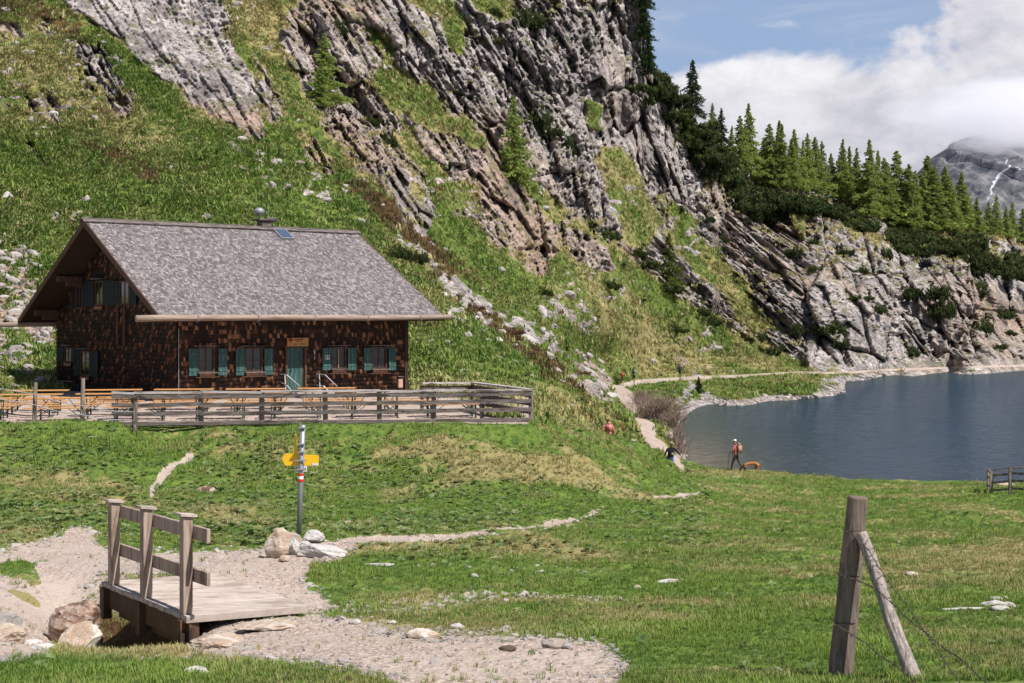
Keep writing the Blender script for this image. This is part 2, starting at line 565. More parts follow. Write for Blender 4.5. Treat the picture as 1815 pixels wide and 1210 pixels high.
def gmask(px, py, D, X):
    wx = 14 * perlin(X * 0.45, D * 0.45, 2.3) + 9 * perlin(X * 0.9, D * 0.9, 0.3) + 5 * perlin(X * 2.6, D * 2.6, 4.3)
    wy = 5 * perlin(X * 0.9, D * 0.9, 9.3) + 3 * perlin(X * 2.6, D * 2.6, 7.7)
    x = px + wx; y = py + wy
    e = np.zeros(px.shape)
    def band(d, soft): return sstep(-d, -soft, soft)
    P1 = [(-300, 985), (0, 978), (90, 955), (125, 934), (158, 936), (185, 968), (250, 978), (340, 978), (440, 972), (520, 966), (640, 962), (600, 985), (545, 1000), (530, 1030), (575, 1062), (600, 1076), (550, 1086), (330, 1010), (180, 1020), (150, 1060), (120, 1120), (80, 1164), (-300, 1182)]
    e = np.maximum(e, sstep(poly_sd(x, y, P1), -16, 16))
    P2 = [(350, 1100), (560, 1088), (650, 1104), (760, 1124), (920, 1123), (1060, 1138), (1110, 1180), (1090, 1230), (760, 1230), (600, 1183), (440, 1172), (330, 1165), (330, 1140)]
    e = np.maximum(e, sstep(poly_sd(x, y, P2), -24, 22))
    e = np.maximum(e, band(line_d(x, y * 1.0, [(600, 962, 5), (750, 955, 5), (900, 940, 4.5), (1000, 925, 5), (1070, 903, 2.0)]), 3))
    e = np.maximum(e, band(line_d(px + wx * .4, py + wy * .3, [(1160, 883, 4.0), (1200, 879, 4.5), (1237, 873, 3.0)]), 2.5))
    e = np.maximum(e, band(line_d(px + wx * .4, py + wy * .3, [(343, 806, 4.0), (325, 822, 6), (285, 846, 6), (272, 862, 5), (271, 880, 5)]), 2.5))
    e = np.maximum(e, band(line_d(px + wx * .8, py + wy * .3, [(1245, 849, 2.0), (1305, 845, 2)]), 3) * .55)
    e = np.maximum(e, band(line_d(px + wx * .4, py + wy * .2, [(1290, 857, 1.5), (1375, 863, 2)]), 3) * .55)
    e = np.maximum(e, band(line_d(px + wx * .2, py + wy * .2, [(1175, 793, 7), (1195, 812, 7), (1208, 829, 4)]), 2))
    # stones washed out along the dry brook
    br = line_d(x, y, [(560, 1070, 12), (660, 1078, 8), (750, 1072, 12), (850, 1056, 8), (990, 1058, 6), (1120, 1062, 3)])
    brn = 0.5 + 0.5 * perlin(X * 6, D * 6, 2.0)
    e = np.maximum(e, sstep(-br, -8, 6) * (0.15 + 0.62 * brn))
    br2 = line_d(x, y, [(640, 1000, 4), (800, 1008, 10), (960, 1012, 10), (1100, 1015, 6)])
    e = np.maximum(e, sstep(-br2, -8, 8) * (0.02 + 0.40 * brn))
    br3 = line_d(x, y, [(240, 1168, 2), (420, 1166, 7), (620, 1180, 7), (730, 1190, 3)])
    e = np.maximum(e, sstep(-br3, -8, 6) * (0.2 + 0.5 * brn))
    # terrace floor
    t = (D > 46.4) & (D < 66) & (px < 938)
    e = np.where(t, np.maximum(e, 1.0 * sstep(D, 46.3, 46.9)), e)
    # grass islands in the gravel
    for (cx, cy, rx, ry) in [(30, 1008, 40, 9), (35, 1034, 28, 7), (640, 1040, 30, 10)]:
        e = e * (1 - sstep(1.3 - ((x - cx) / rx) ** 2 - ((y - cy) / ry) ** 2, 0, .6))
    # water's edge
    dry = 0.25 + 0.60 * fbm(X * 0.22, D * 0.22, 1.0, 4) + 0.30 * fbm(X * 1.1, D * 1.1, 4.0, 3)
    def blob(cx, cy, rx, ry, amt):
        return amt * np.exp(-((x - cx) / rx) ** 2 - ((y - cy) / ry) ** 2)
    for bl in [(400, 908, 70, 16, .75), (900, 828, 130, 20, .6), (990, 850, 70, 12, .6), (760, 805, 80, 14, .35), (640, 925, 90, 10, .45), (480, 930, 80, 10, .35),
               (1080, 1066, 240, 6, .5), (1180, 1095, 130, 8, .6), (1450, 1075, 150, 12, .35), (1620, 1010, 160, 14, .25), (1790, 1005, 60, 40, .5), (800, 1110, 200, 14, .5),
               (1300, 1190, 120, 16, .45), (1600, 1120, 120, 14, .35), (320, 1150, 200, 14, .8), (1310, 845, 60, 7, .5), (1330, 862, 60, 5, .5), (1120, 882, 60, 5, .5),
               (1640, 880, 60, 10, .35), (240, 1200, 200, 14, .2), (640, 1160, 80, 14, .5), (0, 930, 90, 20, .1)]:
        dry = dry + blob(*bl)
    green = np.exp(-((x - 1290) / 210) ** 2 - ((y - 1150) / 36) ** 2) + np.exp(-((x - 800) / 260) ** 2 - ((y - 905) / 17) ** 2) + np.exp(-((x - 100) / 200) ** 2 - ((y - 1195) / 16) ** 2)
    dry = dry - 0.7 * green
    return e, np.clip(dry, 0, 1)


gz0 = gz.copy()
ge, gdry = gmask(GPX, DPY, GD, GX)
bumpy = 0.10 * fbm(GX * 0.35, GD * 0.35, 5.5, 4) * np.clip(GD / 25, 0.35, 2.0) + 0.035 * fbm(GX * 2.2, GD * 2.2, 2.5, 4) * np.clip(GD / 18, 0.6, 2.2)
near_shore = np.exp(-((GD - 78) / 10) ** 2) * (GPX > 1180)
bank_r = np.exp(-((DPY - 790) / 45) ** 2) * (GPX < 1200) * (GPX > -100)
bumpy = bumpy * (1 - 0.75 * tmask) * (1 - 0.55 * near_shore) * (1 - 0.55 * ge) * (1 + 0.6 * bank_r)
gz = gz0 + bumpy + 0.012 * fbm(GX * 9, GD * 9, 1.5, 2) - 0.035 * ge * (GD < 46) - 0.78 * ditch
gz = gz + np.where(ge > .5, 0.012 * ridged(GX * 14, GD * 14, 3.3, 2), 0) * (GD < 35)
nr, nc = GPX.shape
GCO = np.stack([GX, GD, gz + CZ], -1)


def grid_faces(nr, nc):
    i = np.arange(nr * nc).reshape(nr, nc)
    return np.stack([i[:-1, :-1], i[:-1, 1:], i[1:, 1:], i[1:, :-1]], -1).reshape(-1, 4)


def set_cover(me, arr):
    ca = me.color_attributes.new('cover', 'FLOAT_COLOR', 'POINT')
    ca.data.foreach_set('color', np.ascontiguousarray(arr, np.float32).ravel())


m_ground = mat_terrain('meadow_ground', 1.6)
m_slope = mat_terrain('mountain_slope', 0.55, (1.06, .94, 1.0))

me = mesh_np('meadow_ground', GCO.reshape(-1, 3), grid_faces(nr, nc), m_ground, True)
under = ditch > 0.62
set_cover(me, np.stack([np.zeros(GPX.shape), np.maximum(ge * (1 - 1.6 * sstep(ditch, .5, .85)), 0), gdry, np.where(under, .9, 0.12 + 0.1 * fbm(GX * .5, GD * .5, 8.8, 3))], -1).reshape(-1, 4))
ground = tag(link('ground', me), 'green alpine meadow with gravel tracks falling towards the lake', kind='structure')


def g_at(px, D):
    """ground point at column px and distance D"""
    px = np.asarray(px, float); D = np.asarray(D, float)
    fx = np.interp(px, g_px, np.arange(nc)); fy = np.interp(np.log(D), np.log(g_D), np.arange(nr))
    ix = np.clip(fx.astype(int), 0, nc - 2); iy = np.clip(fy.astype(int), 0, nr - 2)
    tx = (fx - ix)[..., None]; ty = (fy - iy)[..., None]
    return (GCO[iy, ix] * (1 - tx) + GCO[iy, ix + 1] * tx) * (1 - ty) + (GCO[iy + 1, ix] * (1 - tx) + GCO[iy + 1, ix + 1] * tx) * ty


GPY = HY - gz / GD * F


def g_hit(px, py):
    """nearest ground point seen at photo pixel px,py"""
    c = int(np.argmin(np.abs(g_px - px)))
    col = GPY[:, c]
    k = int(np.argmax(col <= py))
    return Vector(g_at(px, g_D[k]).tolist())


def gz_xy(x, y):
    return float(g_at(HX + x / y * F, y)[2])


# ---------------------------------------------------------------- the mountainside
def dz(px, py, z):      # distance of a point seen at px,py that lies z above the lake
    return F * (CZ - z) / (py - HY)


NEAR = [(-500, 690, 60), (-500, 560, 78), (-500, 400, 95), (-500, 200, 118), (-500, 0, 140), (-500, -200, 160),
        (0, 712, 59), (0, 640, 72), (0, 560, 86), (0, 400, 104), (0, 200, 124), (0, 0, 146), (0, -200, 165),
        (100, 690, 66), (250, 672, 76), (250, 560, 86), (250, 400, 103), (250, 200, 126), (250, 0, 146), (250, -200, 160),
        (500, 665, 82), (500, 560, 90), (500, 400, 106), (500, 250, 124), (500, 100, 143), (500, -60, 158), (500, -200, 166),
        (730, 702, 66), (740, 640, 76), (760, 560, 88), (700, 440, 108), (700, 330, 130), (700, 200, 150), (700, 0, 172), (700, -200, 184),
        (850, 737, 53), (860, 690, 66), (860, 620, 84), (860, 560, 97), (940, 752, 50), (950, 700, 68), (960, 650, 90),
        (1010, 768, 64), (1040, 720, 86), (1060, 778, 84), (1100, 745, 90), (1130, 783, 90), (1150, 800, 92), (1300, 800, 110), (1000, 500, 118), (1300, 500, 150)]
FAR = [(700, 440, 112), (700, 330, 132), (700, 200, 150), (700, 0, 172), (700, -200, 184), (500, 400, 106), (500, 100, 143), (250, 200, 126), (0, 0, 146), (0, 400, 104), (-500, 200, 118), (-500, -200, 160), (0, 600, 80), (-500, 600, 72),
       (860, 560, 122), (860, 450, 140), (860, 300, 158), (860, 150, 170), (860, 0, 185), (860, -200, 196),
       (960, 640, 118), (1000, 560, 140), (1000, 450, 160), (1000, 300, 178), (1000, 120, 190), (1000, 0, 200), (1000, -200, 208),
       (1130, -200, 228), (1135, 0, 222), (1140, 120, 222), (1140, 250, 214), (1140, 400, 198), (1120, 520, 178), (1100, 600, 168),
       (1150, 110, 226), (1200, 190, 236), (1250, 240, 246), (1240, 350, 228), (1240, 450, 216), (1240, 560, 200),
       (1330, 325, 262), (1330, 430, 240), (1330, 540, 216), (1400, 335, 268), (1500, 362, 284), (1500, 450, 242), (1500, 560, 216), (1430, 640, 202),
       (1600, 392, 298), (1600, 500, 250), (1600, 600, 228), (1700, 400, 312), (1720, 520, 256), (1815, 428, 320), (1815, 540, 270), (1815, 620, 251), (2100, 500, 340), (2100, 600, 280), (2400, 520, 350), (2400, 600, 300),
       ]
for (px, py, z) in [(1060, 640, 3.9), (1090, 650, 3.25), (1090, 683, 1.3), (1100, 672, 1.95), (1100, 684, 1.25), (1130, 677, 1.3), (1200, 672, 1.3), (1300, 667, 1.3), (1420, 660, 1.3), (1200, 660, 2.0), (1300, 654, 2.05), (1400, 645, 2.2),
                    (1110, 712, 1.2), (1130, 745, 1.15), (1150, 775, 1.1), (1150, 830, 0.9), (1060, 740, 1.6), (1060, 790, 1.3), (1190, 800, 0.6), (1200, 830, 0.35),
                    (1190, 700, 1.0), (1230, 708, 0.45), (1240, 724, -0.1), (1300, 712, 0.3), (1330, 719, -0.1), (1300, 690, 0.9), (1400, 685, 1.0), (1430, 700, 0.45), (1430, 708, -0.1), (1485, 692, 0.25), (1505, 694, -0.25), (1450, 672, 1.1),
                    (1200, 738, 0.25), (1188, 770, 0.35), (1215, 745, -0.15), (1212, 775, -0.2), (1222, 820, -0.2), (1240, 770, -1.0), (1260, 740, -0.9), (1350, 740, -1.5), (1450, 725, -1.5), (1260, 840, -0.8), (1400, 800, -3),
                    (1500, 664, 0.8), (1500, 676, 0.0), (1540, 662, 0.7), (1545, 672, -0.05), (1560, 656, 0.85), (1620, 668, -0.1), (1620, 655, 0.7), (1690, 651, 0.65), (1700, 663, -0.05), (1815, 647, 0.6), (1815, 657, -0.05), (2100, 640, 0.5), (2100, 650, -0.3), (2400, 630, 0.4), (2400, 645, -.5),
                    (1600, 700, -3), (1815, 690, -3), (2400, 690, -3), (1550, 648, 1.7), (1700, 640, 1.8), (1815, 634, 1.8)]:
    FAR.append((px, py, dz(px, py, z)))


def fitD(L):
    A = np.array(L, float)
    P = np.stack([A[:, 0] / 400, A[:, 1] / 300], 1)
    w = tps_fit(P, 1000.0 / A[:, 2], 1e-5)
    return lambda x, y: 1000.0 / np.maximum(tps_eval(P, w, x / 400, y / 300), 1.6)


fN, fF = fitD(NEAR), fitD(FAR)
SPUR = [(-2000, -400), (560, -300), (640, 200), (700, 350), (770, 452), (860, 562), (910, 606), (960, 641), (1012, 668), (1050, 688), (1080, 712), (1112, 742), (1136, 768), (1150, 800), (1160, 900), (-2000, 900)]
RIDGE = [(-900, -300), (1128, -300), (1136, -60), (1138, 20), (1143, 92), (1165, 128), (1190, 162), (1214, 200), (1250, 232), (1285, 262), (1310, 300), (1335, 322), (1400, 328), (1430, 340), (1500, 356), (1560, 372), (1600, 388), (1700, 396), (1815, 422), (2000, 470), (2500, 520)]
BOT = [(-900, 730), (0, 722), (60, 700), (250, 690), (700, 712), (800, 748), (950, 768), (1050, 800), (1140, 836), (1200, 845), (1262, 845), (1275, 748), (1350, 738), (1450, 722), (1510, 704), (1600, 685), (1815, 672), (2500, 655)]
m_px = np.concatenate([np.arange(-700, -16, 14.0), np.arange(-16, 1832, 2.25), np.arange(1832, 2460, 14.0)])
# extra columns at the sheer edge of the buttress
m_px = np.unique(np.concatenate([m_px, np.arange(1126, 1146, 1.0)]))
ridge = np.interp(m_px, [p[0] for p in RIDGE], [p[1] for p in RIDGE])
bot = np.interp(m_px, [p[0] for p in BOT], [p[1] for p in BOT])
vis = np.maximum(ridge, -24)
t = np.linspace(0, 1, 372)[:, None]
rows = bot[None] + (vis - bot)[None] * t
up = np.linspace(0, 1, 9)[1:, None]
rows = np.concatenate([rows, vis[None] + (ridge - vis - 2.0)[None] * up], 0)
MPX = np.broadcast_to(m_px[None], rows.shape).copy(); MPY = rows
nearw = sstep(poly_sd(MPX + 3 * perlin(MPX / 14, MPY / 14, 0), MPY + 4 * perlin(MPX / 14, MPY / 14, 5), SPUR), -7, 3)
MD = fF(MPX, MPY) * (1 - nearw) + fN(MPX, MPY) * nearw


def unproj(px, py, D):
    return np.stack([(px - HX) / F * D, D, CZ - (py - HY) / F * D], -1)


# -- what covers it
wx = 16 * fbm(MPX / 60, MPY / 60, 1.0, 4); wy = 12 * fbm(MPX / 60, MPY / 60, 7.0, 4)
x = MPX + wx; y = MPY + wy
rock = np.full(MPX.shape, -40.0)
ROCKS = [
    [(105, -60), (120, 10), (200, 60), (232, 84), (262, 118), (295, 155), (350, 185), (400, 215), (455, 248), (467, 232), (464, 175), (440, 125), (405, 60), (392, -60)],
    [(136, 76), (188, 92), (200, 130), (240, 178), (238, 212), (206, 206), (178, 150), (150, 120)],
    [(140, 122), (166, 150), (162, 166), (142, 156)],
    [(38, 168), (66, 180), (66, 200), (44, 195)], [(78, 172), (104, 190), (104, 220), (82, 205)], [(40, 252), (58, 255), (92, 286), (84, 294)],
    [(0, 36), (24, 40), (34, 66), (0, 70)], [(60, 28), (84, 36), (88, 52), (64, 48)],
    [(452, 100), (478, 140), (500, 190), (500, 220), (470, 200), (455, 160)],
    [(505, 18), (560, -40), (600, -40), (640, 90), (700, 200), (742, 285), (768, 370), (767, 430), (742, 424), (704, 372), (640, 300), (598, 250), (570, 205), (530, 160), (504, 100)],
    [(524, 232), (560, 245), (596, 285), (594, 314), (560, 300), (530, 270)],
    [(560, -60), (1160, -60), (1160, 90), (1300, 250), (1340, 300), (1500, 320), (1620, 360), (2500, 460), (2500, 664), (1500, 664), (1452, 656), (1400, 640), (1340, 606), (1262, 552), (1200, 522), (1120, 462), (1070, 420), (1030, 388), (1005, 392), (985, 420), (978, 490), (950, 492), (905, 455), (862, 420), (840, 388), (800, 378), (770, 335), (742, 258), (700, 190), (640, 90), (600, 30)],
    [(985, 395), (1030, 402), (1080, 440), (1094, 476), (1040, 486), (990, 440)],
]
for pl in ROCKS:
    rock = np.maximum(rock, poly_sd(x, y, pl))
GRASS = [
    [(650, 40), (672, 60), (700, 118), (770, 172), (862, 242), (856, 262), (766, 232), (700, 196), (672, 140)],
    [(690, -60), (720, 10), (790, 60), (830, 100), (820, 40), (800, -60)],
    [(800, -60), (905, -60), (905, 20), (880, 38), (838, 24)],
    [(410, -60), (500, -60), (505, 100), (540, 180), (520, 225), (480, 140), (430, 70)],
    [(912, 312), (950, 330), (1010, 376), (990, 392), (940, 352)],
    [(1058, 262), (1100, 262), (1140, 330), (1168, 400), (1150, 452), (1110, 440), (1080, 372)],
    [(700, 230), (760, 280), (840, 330), (850, 372), (800, 372), (762, 320)],
    [(1160, 345), (1200, 360), (1290, 480), (1380, 590), (1340, 590), (1250, 500), (1190, 430)],
    [(1390, 340), (1440, 350), (1430, 420), (1400, 410)],
    [(1040, 170), (1075, 200), (1068, 235), (1040, 220)],
]
gr = np.full(MPX.shape, -40.0)
for i, pl in enumerate(GRASS):
    gr = np.maximum(gr, poly_sd(x, y, pl) * (0.5 if i in (7, 5, 6) else 1.0))
rockf = sstep(rock, -7, 7) * (1 - 0.92 * sstep(gr, -6, 6))
wpos = unproj(MPX, MPY, MD)
X, Y, Z = wpos[..., 0], wpos[..., 1], wpos[..., 2]
A = (MPX - HX) / F * 175.0; B = -(MPY - HY) / F * 175.0


def strata(th, L, S, seed):
    c, s_ = math.cos(R(th)), math.sin(R(th))
    U = A * c - B * s_; V = A * s_ + B * c     # along / across a bed dipping th degrees down to the right
    w = 0.18 * fbm(A / S / 3, B / S / 3, seed + .5, 3)
    r = ridged(U / L, V / S + w, Y * 0.03 + seed, 4, 0.55)
    f1, e1 = facets(U / (L * 0.75) + w, V / (S * 0.60) + w, seed, 1.0)
    f2, e2 = facets(U / (L * 0.36) + w, V / (S * 0.21) + w * 2.5, seed + 3, 1.15)
    f3, e3 = facets(U / (L * 0.065) + w * 4, V / (S * 0.085) + w * 5, seed + 5, 1.3)
    return r, f1, f2, f3, e1, e2


w_l = sstep(MPX, 1010, 960)       # left: beds at 58 degrees
w_l = 1 - sstep(MPX + 0.3 * (MPY - 200), 940, 1020)
w_r = sstep(MPY + 0.25 * (MPX - 1150), 395, 440) * sstep(MPX, 1040, 1090) * (1 - sstep(MPX, 1440, 1500))
w_x = sstep(MPX, 1380, 1460); w_r = w_r * (1 - w_x)
w_m = np.clip(1 - w_l - w_r - w_x, 0, 1)
disp = 0; fac = 0; edge = 0
craggy = 0.30 + 0.95 * sstep(fbm(A / 9, B / 14, 6.6, 3), -0.25, 0.35)
slab = 1 - 0.74 * sstep(poly_sd(x, y, ROCKS[0]), 0, 12)
for wgt, th, L, S, sd in ((w_l, 58, 15, 4.2, 1), (w_m, 80, 12, 4.6, 2), (w_r, 40, 14, 2.9, 3), (w_x, 70, 14, 8.5, 4)):
    r, f1, f2, f3, e1, e2 = strata(th, L, S, sd)
    disp = disp + wgt * (1.0 * (r - 0.55) + 2.8 * f1 + 2.0 * f2 + 1.05 * f3 * craggy - 1.8 * (1 - sstep(e1, 0, .06)) - 1.0 * (1 - sstep(e2, 0, .10)) * craggy)
bigf = 5.0 * fbm(X / 26, Y / 26, Z / 22, 3, 0.5)
gully = -5.0 * sstep(ridged(A / 17 + 0.045 * B, B / 60, 3.0, 3), 0.66, 0.86)
micro = 0.34 * fbm(X * 1.4, Y * 1.4, Z * 1.4, 3, 0.65)
amp = np.clip(MD / 175, 0.6, 1.5)
edgefade = 1.0
low = np.where(MPX > 1420, sstep(Z, 1.0, 2.6), sstep(Z, 1.6, 5.0))
rockdisp = (disp * slab + gully * (rock > 30) + bigf * sstep(rock, 10, 60)) * amp * rockf * np.maximum(low, 0.12) + micro * rockf
hump = 0.55 * fbm(X / 9, Y / 9, Z / 9, 4, 0.55) * sstep(Z, 1.6, 4)
tuft = (0.14 * fbm(X * 0.9, Y * 0.9, Z * 0.9, 4, 0.75) + 0.10 * ridged(A * 1.5, B * 3.0, 1.1, 2)) * sstep(Z, 1.2, 2.4)
# scattered half buried stones in the grass
fs, es = facets(A / 1.6, B / 0.9, 9, 1.3)
stn = sstep(fs, 0.34, 0.40) * sstep(es, 0.02, 0.12) * sstep(perlin(A / 8, B / 6, 4.4) + 0.25 * perlin(A / 2, B / 2, 2.2), 0.18, 0.42)
streaks = np.full(MPX.shape, -40.0)
for pl in ([(756, 458), (790, 472), (840, 520), (884, 556), (868, 566), (820, 536), (770, 500)], [(862, 540), (905, 558), (965, 590), (1020, 620), (1078, 664), (1092, 690), (1060, 676), (1010, 640), (950, 606), (900, 580)],
           [(960, 520), (1000, 545), (1060, 588), (1052, 596), (1000, 565)], [(-600, 400), (10, 418), (44, 440), (66, 500), (84, 560), (92, 610), (30, 640), (-600, 650)],
           [(1190, 694), (1215, 690), (1262, 708), (1300, 712), (1290, 722), (1200, 728)], [(1210, 676), (1224, 672), (1290, 712), (1250, 718)], [(996, 668), (1030, 662), (1092, 700), (1086, 712), (1048, 704)],
           [(780, 520), (800, 540), (830, 552), (800, 548)], [(700, 410), (760, 450), (750, 456), (704, 424)]):
    streaks = np.maximum(streaks, poly_sd(MPX + 0.6 * wx, MPY + 0.6 * wy, pl))
sf = sstep(streaks, -8, 5)
sn = 0.5 + 0.5 * fbm(A * 0.8, B * 1.1, 3.3, 3)
shore = (1 - sstep(Z, 0.30, 0.55)) * (MPX > 1100) * (MPY < 845)
shore2 = (1 - sstep(Z + 0.5 * perlin(A / 3, B / 3, 1.0), 0.5, 1.0)) * (MPX > 1450) * (MPY < 700)
stonef = np.maximum.reduce([stn * (1 - rockf), sf * sstep(sn, 0.30, 0.52), shore * 0.9, shore2 * 0.8])
fz, ez = facets(A / 0.9, B / 0.55, 12, 1.8); fz2, ez2 = facets(A / 0.35, B / 0.28, 14, 1.8)
stdisp = stonef * (0.10 + 0.28 * fz + 0.14 * fz2 - 0.2 * (1 - sstep(ez, 0, .15)))
stdisp = stdisp * np.where(Z < 1.2, 0.6, 1.0)
total = rockdisp + (hump + tuft) * (1 - rockf) + stdisp
# paths
path = np.full(MPX.shape, 1e9)
path = np.minimum(path, line_d(MPX, MPY * 2.2, [(p, q * 2.2, w) for p, q, w in [(1095, 686, 9), (1130, 677, 8), (1200, 671, 5.5), (1300, 667, 4.5), (1420, 660, 3.6), (1470, 661, 3.6), (1502, 660, 3.4), (1560, 656, 3), (1690, 651, 2.6), (1830, 647, 2.6), (2300, 632, 4)]]))
path = np.minimum(path, line_d(MPX, MPY, [(1098, 690, 9), (1112, 705, 12), (1122, 724, 7)]))
path = np.minimum(path, line_d(MPX, MPY, [(1135, 745, 8), (1148, 762, 15), (1140, 780, 15), (1170, 790, 8), (1190, 812, 6), (1206, 830, 5)]))
pf = sstep(-path, -3.5, 1.5)
pf = pf * (1 - nearw)
total = total * (1 - 0.93 * pf) - 0.05 * pf
fadelo = sstep(MPY, bot[None], bot[None] - 8)
# normals of the plain sheet
du = np.gradient(wpos, axis=1); dv = np.gradient(wpos, axis=0)
nrm = np.cross(dv.reshape(-1, 3), du.reshape(-1, 3)).reshape(wpos.shape)
nrm /= np.linalg.norm(nrm, axis=-1, keepdims=True) + 1e-12
nrm *= np.sign(np.sum(nrm * np.array([0, -1, 0.35]), -1, keepdims=True) + 1e-9)
_out = np.array([0, 0, CZ]) - wpos          # ledges stand out of the face towards the valley
_out /= np.linalg.norm(_out, axis=-1, keepdims=True)
nrm = nrm * 0.10 + _out
nrm /= np.linalg.norm(nrm, axis=-1, keepdims=True)
CO = wpos + nrm * total[..., None]
# back of the ridge: falls away behind
back = []
for k, (dy, dzz) in enumerate([(3, -0.4), (10, -3.5), (30, -14), (70, -34), (130, -60)]):
    b = CO[-1].copy(); b[:, 0] *= (b[:, 1] + dy) / b[:, 1]; b[:, 1] += dy; b[:, 2] = np.maximum(b[:, 2] + dzz, -8)
    back.append(b)
CO = np.concatenate([CO, np.stack(back)], 0)
mr, mc = MPX.shape
br_n = len(back)
# slope dependent ledges of grass on the rock
dU = np.gradient(CO[:mr], axis=1); dV = np.gradient(CO[:mr], axis=0)
nn = np.cross(dV.reshape(-1, 3), dU.reshape(-1, 3)).reshape(wpos.shape)
nn /= np.linalg.norm(nn, axis=-1, keepdims=True) + 1e-12
nn *= np.sign(np.sum(nn * np.array([0, -1, 0.3]), -1, keepdims=True))
k5 = np.ones(7) / 7
nzs = np.apply_along_axis(lambda m: np.convolve(m, k5, 'same'), 0, nn[..., 2])
ledge = sstep(nzs + 0.30 * fbm(X / 7, Y / 7, Z / 7, 4), 0.60, 0.84) * rockf * sstep(rock, 300, 0) * (1 - .8 * sstep(MPX, 1340, 1440) * sstep(MPY, 440, 520)) * (1 - .95 * sstep(poly_sd(x, y, ROCKS[0]), -4, 6))
cov = np.zeros((mr + br_n, mc, 4))
rk = np.clip(rockf * (1 - 0.75 * ledge), 0, 1)
cov[:mr, :, 0] = np.maximum(rk, stonef)
cov[:mr, :, 1] = pf
yel = 0.37 + 0.34 * fbm(X / 11, Y / 11, Z / 11, 4) + 0.25 * sstep(rockf, 0.05, .4) + 0.35 * ledge
br = 0.20 + 0.30 * fbm(X / 6, Y / 6, Z / 6 + 9, 4)


def sblob(cx, cy, rx, ry, ang, amt):
    c, s_ = math.cos(R(ang)), math.sin(R(ang))
    u = ((x - cx) * c + (y - cy) * s_) / rx; v = (-(x - cx) * s_ + (y - cy) * c) / ry
    return amt * np.exp(-u * u - v * v)


for a in [(300, 190, 190, 26, 41, -.6), (560, 300, 120, 26, 38, -.35), (790, 400, 90, 34, 45, -.5), (900, 470, 120, 26, 42, -.3), (300, 350, 260, 40, 8, -.22), (40, 500, 160, 120, 0, -.25), (820, 620, 110, 34, 10, -.3),
          (1000, 620, 120, 20, 38, -.2), (1180, 540, 150, 16, 38, -.2), (1200, 690, 130, 12, 0, -.5), (1400, 690, 100, 12, 0, -.3), (200, 230, 70, 30, 30, .2), (60, 120, 130, 70, 20, .3), (1160, 600, 160, 40, 35, .30), (1330, 640, 80, 14, 20, .3),
          (1020, 720, 80, 30, 35, .35), (900, 710, 70, 22, 20, .25), (560, 180, 80, 20, 60, .3), (470, 60, 60, 30, 60, .3)]:
    yel = yel + sblob(*a)
for a in [(250, 300, 60, 16, 55, .42), (180, 270, 60, 22, 20, .3), (750, 430, 120, 18, 42, .5), (860, 560, 110, 18, 42, .5), (960, 640, 80, 13, 40, .45), (660, 360, 70, 16, 40, .4), (60, 30, 70, 30, 20, .3), (1060, 700, 50, 14, 45, .3),
          (1010, 720, 60, 24, 35, .22), (130, 60, 60, 20, 40, .35), (820, 620, 110, 30, 10, -.3), (300, 190, 190, 26, 41, -.4), (300, 370, 260, 40, 0, -.2)]:
    br = br + sblob(*a)
cov[:mr, :, 2] = np.clip(yel, 0, 1)
cov[:mr, :, 3] = np.clip(br, 0, 1) * (1 - pf)
cov[mr:] = (0.9, 0, .2, .3)
_s = (MPX > 1124) & (MPX < 1150) & (MPY < 95)
cov[:mr][_s, 0] = 0.95
me = mesh_np('mountainside', CO.reshape(-1, 3), grid_faces(mr + br_n, mc)[:, ::-1], m_slope, False)
set_cover(me, cov.reshape(-1, 4))
mountain = tag(link('mountain', me), 'steep mountainside of green turf and grey rock ribs above hut and lake', kind='structure')


def m_idx(px, py):
    c = np.clip(np.searchsorted(m_px, px), 0, mc - 1)
    f = (np.asarray(py, float) - bot[c]) / (vis[c] - bot[c])
    r = np.clip(np.round(f * 371).astype(int), 0, 371)
    return r, c


def m_at(px, py):
    r, c = m_idx(px, py)
    return Vector(CO[r, c].tolist())


